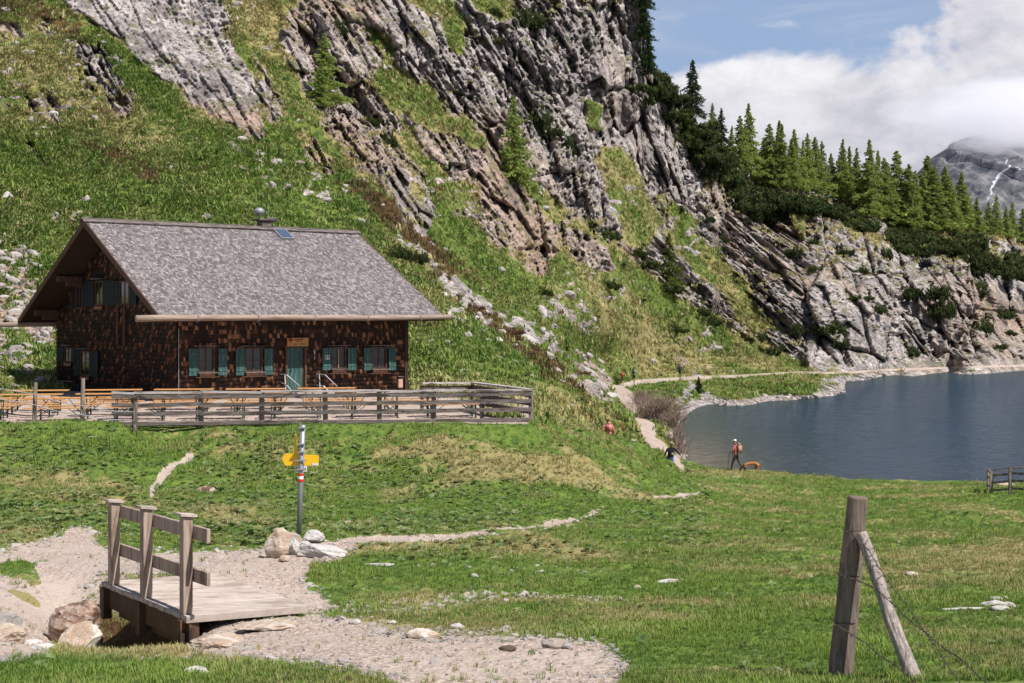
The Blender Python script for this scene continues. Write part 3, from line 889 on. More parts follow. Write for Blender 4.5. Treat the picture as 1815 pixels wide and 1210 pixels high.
# ---------------------------------------------------------------- lake
def build_lake():
    xs = np.concatenate([np.arange(8.5, 60, 1.5), np.arange(60, 420, 8.0)])
    ys = np.concatenate([np.arange(70, 150, 1.5), np.arange(150, 420, 5.0)])
    XX, YY = np.meshgrid(xs, ys)
    me = mesh_np('lake_water', np.stack([XX, YY, np.zeros(XX.shape)], -1).reshape(-1, 3), grid_faces(*XX.shape), None, True)
    px = HX + XX / YY * F; py = HY + CZ / YY * F
    sh = np.exp(-(np.clip(px - 1205, 0, 999) / 62) ** 2) + 0.55 * np.exp(-(np.clip(px - 1215, 0, 999) / 150) ** 2)
    edge2 = np.interp(px, [1240, 1330, 1430, 1490, 1505, 1600, 1815, 2500], [724, 719, 708, 694, 677, 668, 657, 645])
    sh = np.maximum(sh, 0.45 * np.exp(-(np.clip(py - edge2, 0, 999) / 10) ** 2))
    sh = np.clip(sh, 0, 1)
    near = sstep(py, 745, 830)
    set_cover(me, np.stack([sh, near, sh * 0, sh * 0 + 1], -1).reshape(-1, 4))
    m, N, b = new_mat('lake_water')
    geo = N.n('ShaderNodeNewGeometry'); P = geo.outputs['Position']
    a = N.n('ShaderNodeAttribute', attribute_name='cover')
    sp = N.n('ShaderNodeSeparateColor'); N.l(a.outputs['Color'], sp.inputs[0])
    bottomc = N.mix(sp.outputs[1], (0.030, 0.050, 0.038), (0.105, 0.088, 0.060))
    bottomc = N.mix(N.step(N.noise(P, 1.2, 5, 0.7), 0.35, 0.65), bottomc, N.mix(sp.outputs[1], (0.045, 0.055, 0.040), (0.17, 0.145, 0.11)))
    col = N.mix(N.math('POWER', sp.outputs[0], 0.8), (0.012, 0.030, 0.052), bottomc)
    N.l(col, b.inputs['Base Color'])
    b.inputs['Roughness'].default_value = 0.5
    b.inputs['Specular IOR Level'].default_value = 0.13
    b.inputs['IOR'].default_value = 1.33
    w1 = N.noise(N.mapping(P, rot=(0, 0, 0.35), scale=(0.55, 1.2, 1)), 1.6, 4, 0.6, 0.4)
    w2 = N.noise(N.mapping(P, rot=(0, 0, -0.3), scale=(0.6, 1.3, 1)), 0.28, 4, 0.55, 0.2)
    h = N.math('ADD', N.math('MULTIPLY', w1, 0.55), N.math('MULTIPLY', w2, 0.7))
    bump(N, b, h, 1.3, 1.0)
    bn = [q for q in N.t.nodes if q.type == 'BUMP'][0].outputs[0]
    fr = N.n('ShaderNodeFresnel'); fr.inputs[0].default_value = 1.33; N.l(bn, fr.inputs[1])
    gl = N.n('ShaderNodeBsdfGlossy'); gl.inputs['Roughness'].default_value = 0.05; gl.inputs['Color'].default_value = (0.80, 0.90, 1.0, 1); N.l(bn, gl.inputs['Normal'])
    ms = N.n('ShaderNodeMixShader'); N.l(N.math('MULTIPLY', fr.outputs[0], 0.92), ms.inputs[0]); N.l(b.outputs[0], ms.inputs[1]); N.l(gl.outputs[0], ms.inputs[2])
    out = [q for q in N.t.nodes if q.type == 'OUTPUT_MATERIAL'][0]; N.l(ms.outputs[0], out.inputs[0])
    me.materials.append(m)
    return tag(link('water', me), 'dark blue rippled lake water browner along its left shore', kind='structure')


lake = build_lake()


# ---------------------------------------------------------------- far peak in cloud
def build_peak():
    px = np.linspace(1480, 2500, 420); top = np.interp(px, [1480, 1590, 1612, 1640, 1665, 1692, 1720, 1770, 1815, 1900, 2100, 2500], [470, 345, 322, 298, 272, 250, 238, 225, 212, 190, 160, 190])
    s = np.linspace(0, 1, 170)[:, None]
    py = 470 + (top - 470)[None] * s
    PX = np.broadcast_to(px[None], py.shape)
    D = 1500 + 420 * s + 120 * np.abs((PX - 1815) / 300)
    W3 = unproj(PX, py, D)
    q = W3 / 100.0
    h = 34 * (ridged(q[..., 0] * 0.9 + 0.35 * q[..., 2], q[..., 1] * 0.3, q[..., 2] * 0.35, 6, 0.55) - .7) + 16 * facets(q[..., 0] * 1.6 + q[..., 2] * .6, q[..., 2] * 0.9, 5, 1.6)[0] + 5 * facets(q[..., 0] * 5 + q[..., 2] * 2, q[..., 2] * 3, 6, 1.6)[0]
    W3 = W3 + np.array([0.25, -1.0, 0.2]) * h[..., None]
    bk = W3[-1].copy(); bk[:, 1] += 400; bk[:, 2] -= 200
    W4 = np.concatenate([W3, bk[None]], 0)
    snow = np.zeros(PX.shape)
    for pts in ([(1777, 288, .4), (1774, 305, 1.0), (1768, 320, 1.4), (1762, 340, .5), (1760, 348, 0.2)], [(1797, 300, 1.6), (1792, 308, .5)], [(1776, 350, .6), (1770, 362, .5)]):
        snow = np.maximum(snow, sstep(-line_d(PX, py, pts), -1.2, 0.6))
    m, N, b = new_mat('peak_rock')
    geo = N.n('ShaderNodeNewGeometry'); P = geo.outputs['Position']
    a = N.n('ShaderNodeAttribute', attribute_name='cover'); sp = N.n('ShaderNodeSeparateColor'); N.l(a.outputs['Color'], sp.inputs[0])
    n = N.noise(N.mapping(P, rot=(0, 0.6, 0), scale=(1, 1, .35)), 0.03, 8, 0.7, 0.5)
    c = N.mix(N.step(n, 0.35, 0.65), (0.075, 0.08, 0.095), (0.24, 0.235, 0.25))
    c = N.mix(sp.outputs[0], c, (0.8, 0.82, 0.86))
    N.l(c, b.inputs['Base Color'])
    bump(N, b, n, 6, 1)
    me = mesh_np('mountain_peak', W4.reshape(-1, 3), grid_faces(171, 420)[:, ::-1], m)
    sc = np.zeros((171, 420, 4)); sc[:170, :, 0] = snow; sc[..., 3] = 1
    set_cover(me, sc.reshape(-1, 4))
    tag(link('mountain_peak', me), 'distant bare grey peak with thin snow gullies rising into cloud', kind='structure')
    # the cloud that hides its top
    m = bpy.data.materials.new('cloud'); m.use_nodes = True
    t = m.node_tree
    for nd in list(t.nodes): t.nodes.remove(nd)
    N = NT(t)
    out = N.n('ShaderNodeOutputMaterial')
    v = N.n('ShaderNodeVolumePrincipled')
    v.inputs['Color'].default_value = (0.95, 0.95, 0.97, 1)
    v.inputs['Anisotropy'].default_value = 0.2
    tcn = N.n('ShaderNodeTexCoord'); O = tcn.outputs['Object']
    ln = N.n('ShaderNodeVectorMath', operation='LENGTH'); N.l(O, ln.inputs[0])
    nz = N.noise(O, 2.2, 5, 0.6)
    d = N.math('ADD', N.math('SUBTRACT', 1.0, ln.outputs['Value']), N.math('MULTIPLY', N.math('SUBTRACT', nz, 0.5), 0.95))
    dens = N.math('MULTIPLY', N.step(d, 0.06, 0.50), 0.034)
    N.l(dens, v.inputs['Density'])
    N.l(v.outputs[0], out.inputs['Volume'])
    m.cycles.volume_step_rate = 4.0
    bm = bmesh.new(); bmesh.ops.create_icosphere(bm, subdivisions=4, radius=1.0)
    me = bpy.data.meshes.new('cloud'); bm.to_mesh(me); bm.free(); me.materials.append(m)
    c = link('cloud', me)
    c.location = at(1860, 199, 1450); c.scale = (175, 130, 44)
    tag(c, 'grey white cloud wrapped around the distant peak', 'cloud')


build_peak()

# ---------------------------------------------------------------- shared materials
M_oldwood = mat_simple('weathered_wood', (0.33, 0.27, 0.235), (0.19, 0.15, 0.125), 5, (3, 3, 0.5), 0.85, 0.01, c3=(0.10, 0.08, 0.065))
M_rail = mat_simple('grey_fence_wood', (0.20, 0.17, 0.16), (0.085, 0.068, 0.06), 3, (0.7, 4, 6), 0.85, 0.008, c3=(0.05, 0.04, 0.035))
M_toprail = mat_simple('pale_fence_board', (0.50, 0.455, 0.44), (0.33, 0.29, 0.275), 3, (0.7, 4, 6), 0.8, 0.006, c3=(0.12, 0.10, 0.09))
M_deck = mat_simple('bridge_planks', (0.52, 0.445, 0.395), (0.40, 0.33, 0.285), 4, (1, 3, 3), 0.8, 0.004, c3=(0.30, 0.24, 0.20), per_obj=0.28)
M_post = mat_simple('bridge_timber', (0.40, 0.315, 0.26), (0.29, 0.215, 0.17), 4, (5, 5, 0.6), 0.8, 0.004, c3=(0.20, 0.14, 0.105))
M_darkbeam = mat_simple('dark_beam_timber', (0.075, 0.045, 0.028), (0.14, 0.075, 0.035), 3, (1, 1, 0.8), 0.8, 0.006, c3=(0.03, 0.022, 0.018))  # darker brown timber for the parts below the deck
M_dark = mat_simple('dark_brown_wood', (0.035, 0.022, 0.015), (0.06, 0.035, 0.022), 4, (1, 6, 1), 0.85, 0.006)
M_brown = mat_simple('brown_wood', (0.11, 0.06, 0.035), (0.06, 0.032, 0.02), 4, (4, 4, .7), 0.8, 0.004)
M_teal = mat_simple('teal_paint', (0.040, 0.090, 0.082), (0.026, 0.062, 0.057), 4, (9, 9, 0.7), 0.6, 0.003, c3=(0.075, 0.16, 0.145))
M_tealshade = mat_simple('teal_paint_shaded', (0.009, 0.017, 0.016), (0.006, 0.011, 0.011), 4, (9, 9, 0.7), 0.7, 0.003)  # same teal for the gable shutters, with their shade painted in
M_glass = mat_simple('window_glass', (0.012, 0.014, 0.016), (0.02, 0.022, 0.024), 2, rough=0.06, spec=0.6)
M_metal = mat_simple('galvanised_metal', (0.42, 0.43, 0.45), (0.33, 0.34, 0.36), 20, rough=0.45, metal=0.6, spec=0.5)
M_green_metal = mat_simple('dark_metal_leg', (0.03, 0.05, 0.04), (0.05, 0.06, 0.05), 10, rough=0.5)
M_bench = mat_simple('beer_bench_wood', (0.52, 0.27, 0.10), (0.42, 0.205, 0.075), 3, (0.6, 5, 3), 0.5, 0.0, spec=0.4)
M_log = mat_simple('gutter_log', (0.34, 0.26, 0.21), (0.22, 0.16, 0.125), 3, (0.4, 4, 4), 0.8, 0.01)
M_sign = mat_simple('carved_board', (0.46, 0.24, 0.085), (0.36, 0.17, 0.055), 5, (1, 1, 5), 0.6, 0.002)
M_signdark = mat_simple('carved_letters', (0.09, 0.035, 0.012), rough=0.7)
M_white = mat_simple('white_paint', (0.75, 0.75, 0.74), rough=0.5)
M_red = mat_simple('red_paint', (0.62, 0.03, 0.03), rough=0.5)
M_black = mat_simple('black_paint', (0.015, 0.015, 0.018), rough=0.5)
M_yellow = mat_simple('sign_yellow', (0.85, 0.50, 0.012), (0.80, 0.46, 0.012), 3, rough=0.35, spec=0.5)
M_pole = mat_simple('grey_pole', (0.30, 0.31, 0.335), (0.24, 0.25, 0.27), 12, (1, 1, .3), rough=0.5, metal=0.3, spec=0.4)
M_wire = mat_simple('barbed_wire', (0.14, 0.115, 0.10), (0.08, 0.06, 0.05), 40, rough=0.6, metal=0.4)
M_rope = mat_simple('rope', (0.42, 0.42, 0.45), rough=0.8)
M_roofsh = mat_shingle('roof_shingle', [(0.12, 0.104, 0.104), (0.195, 0.172, 0.174), (0.24, 0.213, 0.215), (0.33, 0.297, 0.30)], (.4, .4, .4), .22)
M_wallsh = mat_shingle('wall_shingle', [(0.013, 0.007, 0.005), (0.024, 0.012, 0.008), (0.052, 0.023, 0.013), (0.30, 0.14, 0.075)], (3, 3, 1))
M_gablesh = mat_shingle('shaded_wall_shingle', [(0.008, 0.005, 0.004), (0.016, 0.008, 0.005), (0.034, 0.014, 0.008), (0.20, 0.075, 0.03)], (3, 3, 1))  # wall shingle tones darkened: the gable's shade is put into the colour
M_concrete = mat_simple('pale_concrete', (0.46, 0.42, 0.38), (0.36, 0.33, 0.29), 3, rough=0.9, bmp=0.01)


def mat_stone(name, c1, c2, c3, sc=1.0):
    m, N, b = new_mat(name)
    tcn = N.n('ShaderNodeTexCoord'); P = tcn.outputs['Object']
    oi = N.n('ShaderNodeObjectInfo')
    ad = N.n('ShaderNodeVectorMath', operation='ADD'); N.l(P, ad.inputs[0])
    cb = N.n('ShaderNodeCombineXYZ'); N.l(N.math('MULTIPLY', oi.outputs['Random'], 40.0), cb.inputs[0]); N.l(cb.outputs[0], ad.inputs[1])
    V = ad.outputs[0]
    st = N.noise(N.mapping(V, rot=(0.4, 0.5, 0.2), scale=(1, 1, 3.2)), 2.6 * sc, 7, 0.66, 0.8)
    c = N.mix(N.step(st, 0.34, 0.66), c1, c2)
    c = N.mix(N.step(N.noise(V, 1.3 * sc, 5, 0.6, 1.0), 0.52, 0.60), c, c3)
    sp_ = N.noise(V, 11 * sc, 5, 0.75)
    c = N.mix(N.math('MULTIPLY', N.step(sp_, 0.55, 0.7), 0.6), c, tuple(x * 0.35 for x in c1))
    c = N.mix(N.math('MULTIPLY', oi.outputs['Random'], 0.35), c, tuple(x * 0.6 for x in c1))
    N.l(c, b.inputs['Base Color'])
    bump(N, b, N.math('ADD', st, N.math('MULTIPLY', sp_, 0.35)), 0.05 / sc)
    b.inputs['Roughness'].default_value = 0.9
    return m


M_rock = mat_stone('grey_stone', (0.40, 0.365, 0.345), (0.235, 0.21, 0.20), (0.32, 0.255, 0.21), 1.2)
M_rockpale = mat_stone('pale_stone', (0.56, 0.53, 0.51), (0.44, 0.405, 0.38), (0.36, 0.33, 0.31), 2.0)
M_rockocre = mat_stone('ochre_stone', (0.47, 0.385, 0.31), (0.35, 0.245, 0.175), (0.56, 0.50, 0.45), 2.4)
M_rockrust = mat_stone('rust_stone', (0.26, 0.135, 0.08), (0.48, 0.41, 0.36), (0.09, 0.065, 0.05), 2.6)


def rock_mesh(name, seed, mat, dims=(1, 1, 1), sub=3, cuts=14, rough=0.05, keep=0.78):
    r = random.Random(seed)
    bm = bmesh.new(); bmesh.ops.create_icosphere(bm, subdivisions=sub, radius=1.0)
    P = np.array([v.co[:] for v in bm.verts])
    for _ in range(cuts):
        n = np.array([r.gauss(0, 1), r.gauss(0, 1), r.gauss(0, 1)]); n /= np.linalg.norm(n)
        d = r.uniform(keep - 0.22, keep + 0.1)
        s = P @ n
        P = P - np.clip(s - d, 0, None)[:, None] * n
    P = P * (1 + 1.7 * rough * fbm(P[:, 0] * 2.3 + seed, P[:, 1] * 2.3, P[:, 2] * 2.3, 4, .6))[:, None]
    P = P * np.array(dims)
    for v, p in zip(bm.verts, P): v.co = p
    me = bpy.data.meshes.new(name); bm.to_mesh(me); bm.free(); me.materials.append(mat)
    return me


# ---------------------------------------------------------------- the hut
TH = math.atan2(0.650, 0.760)
HX0, HY0, HZ0 = -18.8, 62.0, CZ - 3.5
hut = empty('mountain_hut', (HX0, HY0, HZ0), TH)
tag(hut, 'dark shingled alpine hut with grey shingle roof and teal shutters', 'hut')
RL, RZ, RS = 14.4, 7.62, 0.585      # roof length, ridge height, slope
WF, WB, EF, EB = 5.9, -6.5, 7.15, -7.45     # front wall, back wall, eaves (w towards the viewer)
U0, U1 = 1.45, 13.15


def hp(u, w, z):            # hut coordinates -> local coordinates of the empty
    return Vector((u, -w, z))


def front_u(px, w=WF):
    k = (px - HX) / F
    return (k * (HY0 - 0.76 * w) - HX0 - 0.65 * w) / (0.76 - 0.65 * k)


def front_z(px, py, w=WF):
    u = front_u(px, w); yy = HY0 + 0.65 * u - 0.76 * w
    return 3.5 - (py - HY) / F * yy


def gable_w(px, u=U0):
    k = (px - HX) / F
    return (k * (HY0 + 0.65 * u) - HX0 - 0.76 * u) / (0.65 + 0.76 * k)


def gable_z(px, py, u=U0):
    w = gable_w(px, u); yy = HY0 + 0.65 * u - 0.76 * w
    return 3.5 - (py - HY) / F * yy


def roof_z(w, off=0.0):
    return RZ - RS * abs(w) + off


# walls: dark boards under the shingles
b = MB()
b.box(hp((U0 + U1) / 2, WF - 0.1, roof_z(WF) / 2 - 0.3), (U1 - U0, 0.2, roof_z(WF) + 0.5))
b.box(hp((U0 + U1) / 2, WB + 0.1, roof_z(WB) / 2 - 0.3), (U1 - U0, 0.2, roof_z(WB) + 0.5))
for u in (U0, U1 - 0.2):
    b.add([hp(u, WF - .2, -0.5), hp(u, WB + .2, -0.5), hp(u, WB + .2, roof_z(WB + .2) - .08), hp(u, 0, RZ - .08), hp(u, WF - .2, roof_z(WF - .2) - .08),
           hp(u + .2, WF - .2, -0.5), hp(u + .2, WB + .2, -0.5), hp(u + .2, WB + .2, roof_z(WB + .2) - .08), hp(u + .2, 0, RZ - .08), hp(u + .2, WF - .2, roof_z(WF - .2) - .08)],
          [(0, 1, 2, 3, 4), (9, 8, 7, 6, 5), (0, 5, 6, 1), (1, 6, 7, 2), (2, 7, 8, 3), (3, 8, 9, 4), (4, 9, 5, 0)])
b.build('wall', M_dark, hut)


def shingle_np(org, du, dv, dn, nu, nv, wu, hv, inside=None, seed=1, lap=1.35, th=0.018, jit=0.25, lift=0.02):
    """rows of overlapping shingles: org + du*s + dv*t, dn outward; returns verts, faces, tone"""
    r = np.random.default_rng(seed)
    V = []; T = []
    org, du, dv, dn = map(np.array, (org, du, dv, dn))
    for j in range(nv):
        s = -r.random() * wu
        while s < nu * wu:
            w = wu * r.uniform(0.6, 1.35)
            t = j * hv
            if inside is None or inside(s + w / 2, t + hv * .5):
                g = 0.004 + r.random() * 0.006
                j0 = (r.random() - .5) * jit * hv
                l = lift * (0.8 + 0.7 * r.random())
                a = org + du * max(s + g, 0) ; b_ = org + du * min(s + w - g, nu * wu)
                lo = dv * (t + j0); hi = dv * (t + hv * lap)
                V += [a + lo + dn * (l + th), b_ + lo + dn * (l * r.uniform(.8, 1.2) + th), b_ + hi + dn * .006, a + hi + dn * .006, a + lo - dn * 0.002, b_ + lo - dn * 0.002]
                T.append(r.random() ** 1.5)
            s += w
    return np.array(V), np.array(T)


def shingle_obj(name, packs, mat, parent):
    V = np.concatenate([p[0] for p in packs]); T = np.concatenate([p[1] for p in packs])
    n = len(V) // 6
    base = np.arange(n)[:, None] * 6
    F4 = np.concatenate([base + np.array([0, 1, 2, 3]), base + np.array([4, 5, 1, 0]), base + np.array([4, 0, 3, 3]) * 0 + np.array([4, 0, 3, 2]) * 1], 0)
    me = mesh_np(name, V, F4[:2 * n], mat)
    at_ = me.attributes.new('tone', 'FLOAT', 'POINT')
    at_.data.foreach_set('value', np.repeat(T, 6).astype(np.float32))
    o = link(name, me, parent)
    o['kind'] = 'stuff'
    return o


# openings seen in the photo: (x0,x1,y0,y1) of the sash, shutters
FWIN = [((350, 379, 616, 660), (333, 349.5), (385, 401)), ((433, 464, 616, 659), (416, 432), (466.5, 482)),
        ((585.5, 612, 615, 654), (570, 584.5), (615, 629.5)), ((657.5, 684, 615, 654), (643, 656.5), (687, 700))]
holes = []
for (x0, x1, y0, y1), sa, sb in FWIN:
    holes.append((front_u(x0) - .05, front_u(x1) + .05, front_z(x0, y1) - .1, front_z(x0, y0) + .08))
door_u0, door_u1 = front_u(506), front_u(543)
holes.append((door_u0, door_u1, -1, front_z(506, 598)))


def front_ok(s, t):
    u = U0 + s; z = t - 0.3
    if z > roof_z(WF) - 0.05: return False
    return not any(a < u < b_ and c < z < d for a, b_, c, d in holes)


def gable_ok(s, t):
    w = WF - s; z = t - 0.3
    return z < roof_z(w) - 0.12


dF = Vector((0, -1, 0)); dG = Vector((-1, 0, 0))
packs = [shingle_np(hp(U0, WF, -0.3), (1, 0, 0), (0, 0, 1), (0, -1, 0), int((U1 - U0) / .13) + 1, 24, .13, .185, front_ok, 3, th=.02, lift=.018)]
shingle_obj('front_shingles', packs, M_wallsh, hut)
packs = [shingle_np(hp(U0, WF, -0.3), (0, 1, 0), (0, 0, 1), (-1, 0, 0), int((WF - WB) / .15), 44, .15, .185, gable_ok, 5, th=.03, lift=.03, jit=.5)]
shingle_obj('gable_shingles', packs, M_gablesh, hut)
packs = [shingle_np(hp(U1, WB, -0.3), (0, -1, 0), (0, 0, 1), (1, 0, 0), int((WF - WB) / .3), 22, .3, .37, lambda s, t: t - .3 < roof_z(WB + s) - .65, 6)]
shingle_obj('far_gable_shingles', packs, M_wallsh, hut)

# roof
cs = 1 / math.sqrt(1 + RS * RS); sn_ = RS * cs
b = MB()
th = 0.16
for side, E in ((1, EF), (-1, EB)):
    e = abs(E)
    vs = []
    for u in (0.03, RL - 0.03):
        vs += [hp(u, 0, RZ), hp(u, side * e, RZ - RS * e), hp(u, side * (e - .03), RZ - RS * e - th), hp(u, 0, RZ - th - .02)]
    b.add(vs, [(0, 1, 2, 3), (7, 6, 5, 4), (0, 4, 5, 1), (1, 5, 6, 2), (2, 6, 7, 3), (3, 7, 4, 0)])
roof = b.build('roof', M_dark, hut)
LF = EF / cs
nF = int(LF / .15) + 1
dvF = Vector((0, cs, sn_)); dnF = Vector((0, -sn_, cs))
org = hp(0, EF + .03, RZ - RS * (EF + .03))
packs = [shingle_np(org, (1, 0, 0), dvF, dnF, int(RL / .115), nF, .115, LF / nF, None, 11, th=.02, lift=.034, jit=.22)]
LB = -EB / cs; nB = int(LB / .3)
packs.append(shingle_np(hp(RL, EB, RZ + RS * EB), (-1, 0, 0), Vector((0, -cs, sn_)), Vector((0, sn_, cs)), int(RL / .25), nB, .25, LB / nB, None, 12, th=.02, lift=.02))
shingle_obj('roof_shingles', packs, M_roofsh, roof)
# ridge boards, verge boards, fascia
b = MB()
b.beam(hp(-0.15, 0.16, RZ + 0.03), hp(RL + .1, 0.16, RZ + .03), 0.36, 0.05, up=dnF)
b.beam(hp(-0.1, -0.16, RZ + 0.03), hp(RL + .1, -0.16, RZ + .03), 0.34, 0.05, up=(0, sn_, cs))
b.beam(hp(-0.12, 0, RZ + .10), hp(RL + .05, 0, RZ + .10), 0.22, 0.05)
b.build('ridge_boards', M_rail, roof)
for side, E in ((1, EF), (-1, EB)):
    for u in (-0.02, RL + .02):
        b = MB()
        e = abs(E) + .05
        b.add([hp(u - .03, 0, RZ + .05), hp(u - .03, side * e, RZ - RS * e + .03), hp(u - .03, side * e, RZ - RS * e - .24), hp(u - .03, 0, RZ - .24),
               hp(u + .03, 0, RZ + .05), hp(u + .03, side * e, RZ - RS * e + .03), hp(u + .03, side * e, RZ - RS * e - .24), hp(u + .03, 0, RZ - .24)],
              [(0, 1, 2, 3), (7, 6, 5, 4), (0, 4, 5, 1), (1, 5, 6, 2), (2, 6, 7, 3), (3, 7, 4, 0)])
        b.build('verge_board', M_brown, roof)
b = MB(); b.box(hp(RL / 2, EF + .02, RZ - RS * EF - .14), (RL, .04, .2)); b.build('fascia_board', M_dark, roof)
# purlins under the gable overhang
for w in (-6.2, -3.55, 0, 3.55, 5.75):
    z = roof_z(w, -.42)
    b = MB(); b.box(hp(U0 / 2 + .12, w, z), (U0 - .3, .24, .26)); b.build('purlin', M_brown, hut)
    b = MB(); b.box(hp(U0 / 2 + .3, w, z - .235), (U0 - .75, .22, .2)); b.build('corbel', M_brown, hut)
    b = MB(); b.box(hp(RL - .55, w, z), (.9, .2, .22)); b.build('purlin', M_brown, hut)
# gutter logs on iron hooks
g = MB()
zg = front_z(300, 563.5, 7.32)
g.tube([hp(-1.05, 7.3, zg - .02), hp(-0.3, 7.3, zg), hp(5, 7.31, zg + .02), hp(10, 7.3, zg - .01), hp(RL + .3, 7.3, zg + .03)], [.135, .13, .12, .115, .11], 10)
gut = g.build('gutter_log', M_log, hut, smooth=True)
for u in (1.6, 4.4, 7.2, 10.0, 12.9):
    h = MB()
    h.tube([hp(u, 7.0, RZ - RS * 7 + .1), hp(u, 7.3, zg + .26), hp(u, 7.47, zg + .12), hp(u, 7.47, zg - .1), hp(u, 7.3, zg - .17), hp(u, 7.13, zg - .08)], .016, 5)
    h.build('hook', M_metal, gut)
g = MB(); g.tube([hp(-4.4, -7.45, roof_z(7.45, -.28)), hp(RL, -7.45, roof_z(7.45, -.15))], [.12, .11], 8)
g.build('gutter_log', M_log, hut, smooth=True)
# lightning wires over the shingles
for u in (1.05, 13.6):
    b = MB(); b.tube([hp(u, 0, RZ + .14), hp(u, .36, RZ - .1), hp(u + (2.0 if u < 5 else 0), 3.4, roof_z(3.4, .12)), hp(u + (2.3 if u < 5 else 0), 7.0, roof_z(7.0, .12))], .006, 4)
    b.build('lightning_wire', M_metal, roof)
b = MB(); b.tube([hp(U0 + .02, WF + .07, 2.9), hp(U0 + .02, WF + .07, -.2)], .014, 5); b.build('corner_wire', M_metal, hut)
b = MB(); b.tube([hp(U1 - .05, WF + .07, 2.9), hp(U1 - .05, WF + .07, -.2)], .014, 5); b.build('corner_wire', M_metal, hut)
b = MB(); b.box(hp(U1 - .03, WF - .02, 1.8), (.16, .22, 4.4)); b.build('corner_board', M_dark, hut)
# chimney with round cowl
uc = 9.1
ch = MB(); ch.box(hp(uc, -.1, RZ + .22), (.5, .5, .34)); ch.box(hp(uc + .1, -.1, RZ + .43), (1.15, .7, .09)); ch.box(hp(uc + .25, .1, RZ + .50), (.5, .18, .12))
cho = ch.build('chimney', M_rail, hut)
c = MB(); c.tube([hp(uc - .27, -.1, RZ + .47), hp(uc - .27, -.1, RZ + .78)], .05, 8)
for k in range(5):
    a0 = -1.3 + k * .65
c.tube([hp(uc - .27, -.1, RZ + .66), hp(uc - .27, -.1, RZ + .70), hp(uc - .27, -.1, RZ + .80), hp(uc - .27, -.1, RZ + .92), hp(uc - .27, -.1, RZ + .99), hp(uc - .27, -.1, RZ + 1.02)], [.12, .19, .25, .23, .14, .03], 12)
c.build('cowl', M_pole, cho, smooth=True)
c = MB(); c.tube([hp(uc + .22, -.1, RZ + .4), hp(uc + .22, -.1, RZ + 1.25)], .014, 5); c.build('rod', M_metal, cho)
# roof window
s = MB(); p = hp(9.75, .62, roof_z(.62, .11))
Mr = Matrix((Vector((1, 0, 0)), dvF, dnF)).transposed()
s.box(p, (.72, .95, .08), Mr); so = s.build('skylight', M_metal, roof)
s = MB(); s.box(p + dnF * .045, (.60, .82, .012), Mr); s.build('pane', mat_simple('solar_glass', (0.07, 0.09, 0.15), rough=0.12, spec=.6), so)


def shutter(px0, px1, y0, y1, parent, mat, sign=False):
    ua, ub = front_u(px0), front_u(px1)
    z0, z1 = front_z(px0, y1), front_z(px0, y0)
    s = MB(); n = 3
    for k in range(n):
        w = (ub - ua) / n
        s.box(hp(ua + w * (k + .5), WF + .085, (z0 + z1) / 2), (w - .012, .03, z1 - z0))
    s.box(hp((ua + ub) / 2, WF + .108, z0 + .22), (ub - ua - .02, .02, .09)); s.box(hp((ua + ub) / 2, WF + .108, z1 - .22), (ub - ua - .02, .02, .09))
    o = s.build('shutter', mat, parent)
    return o, ua, ub, z0, z1


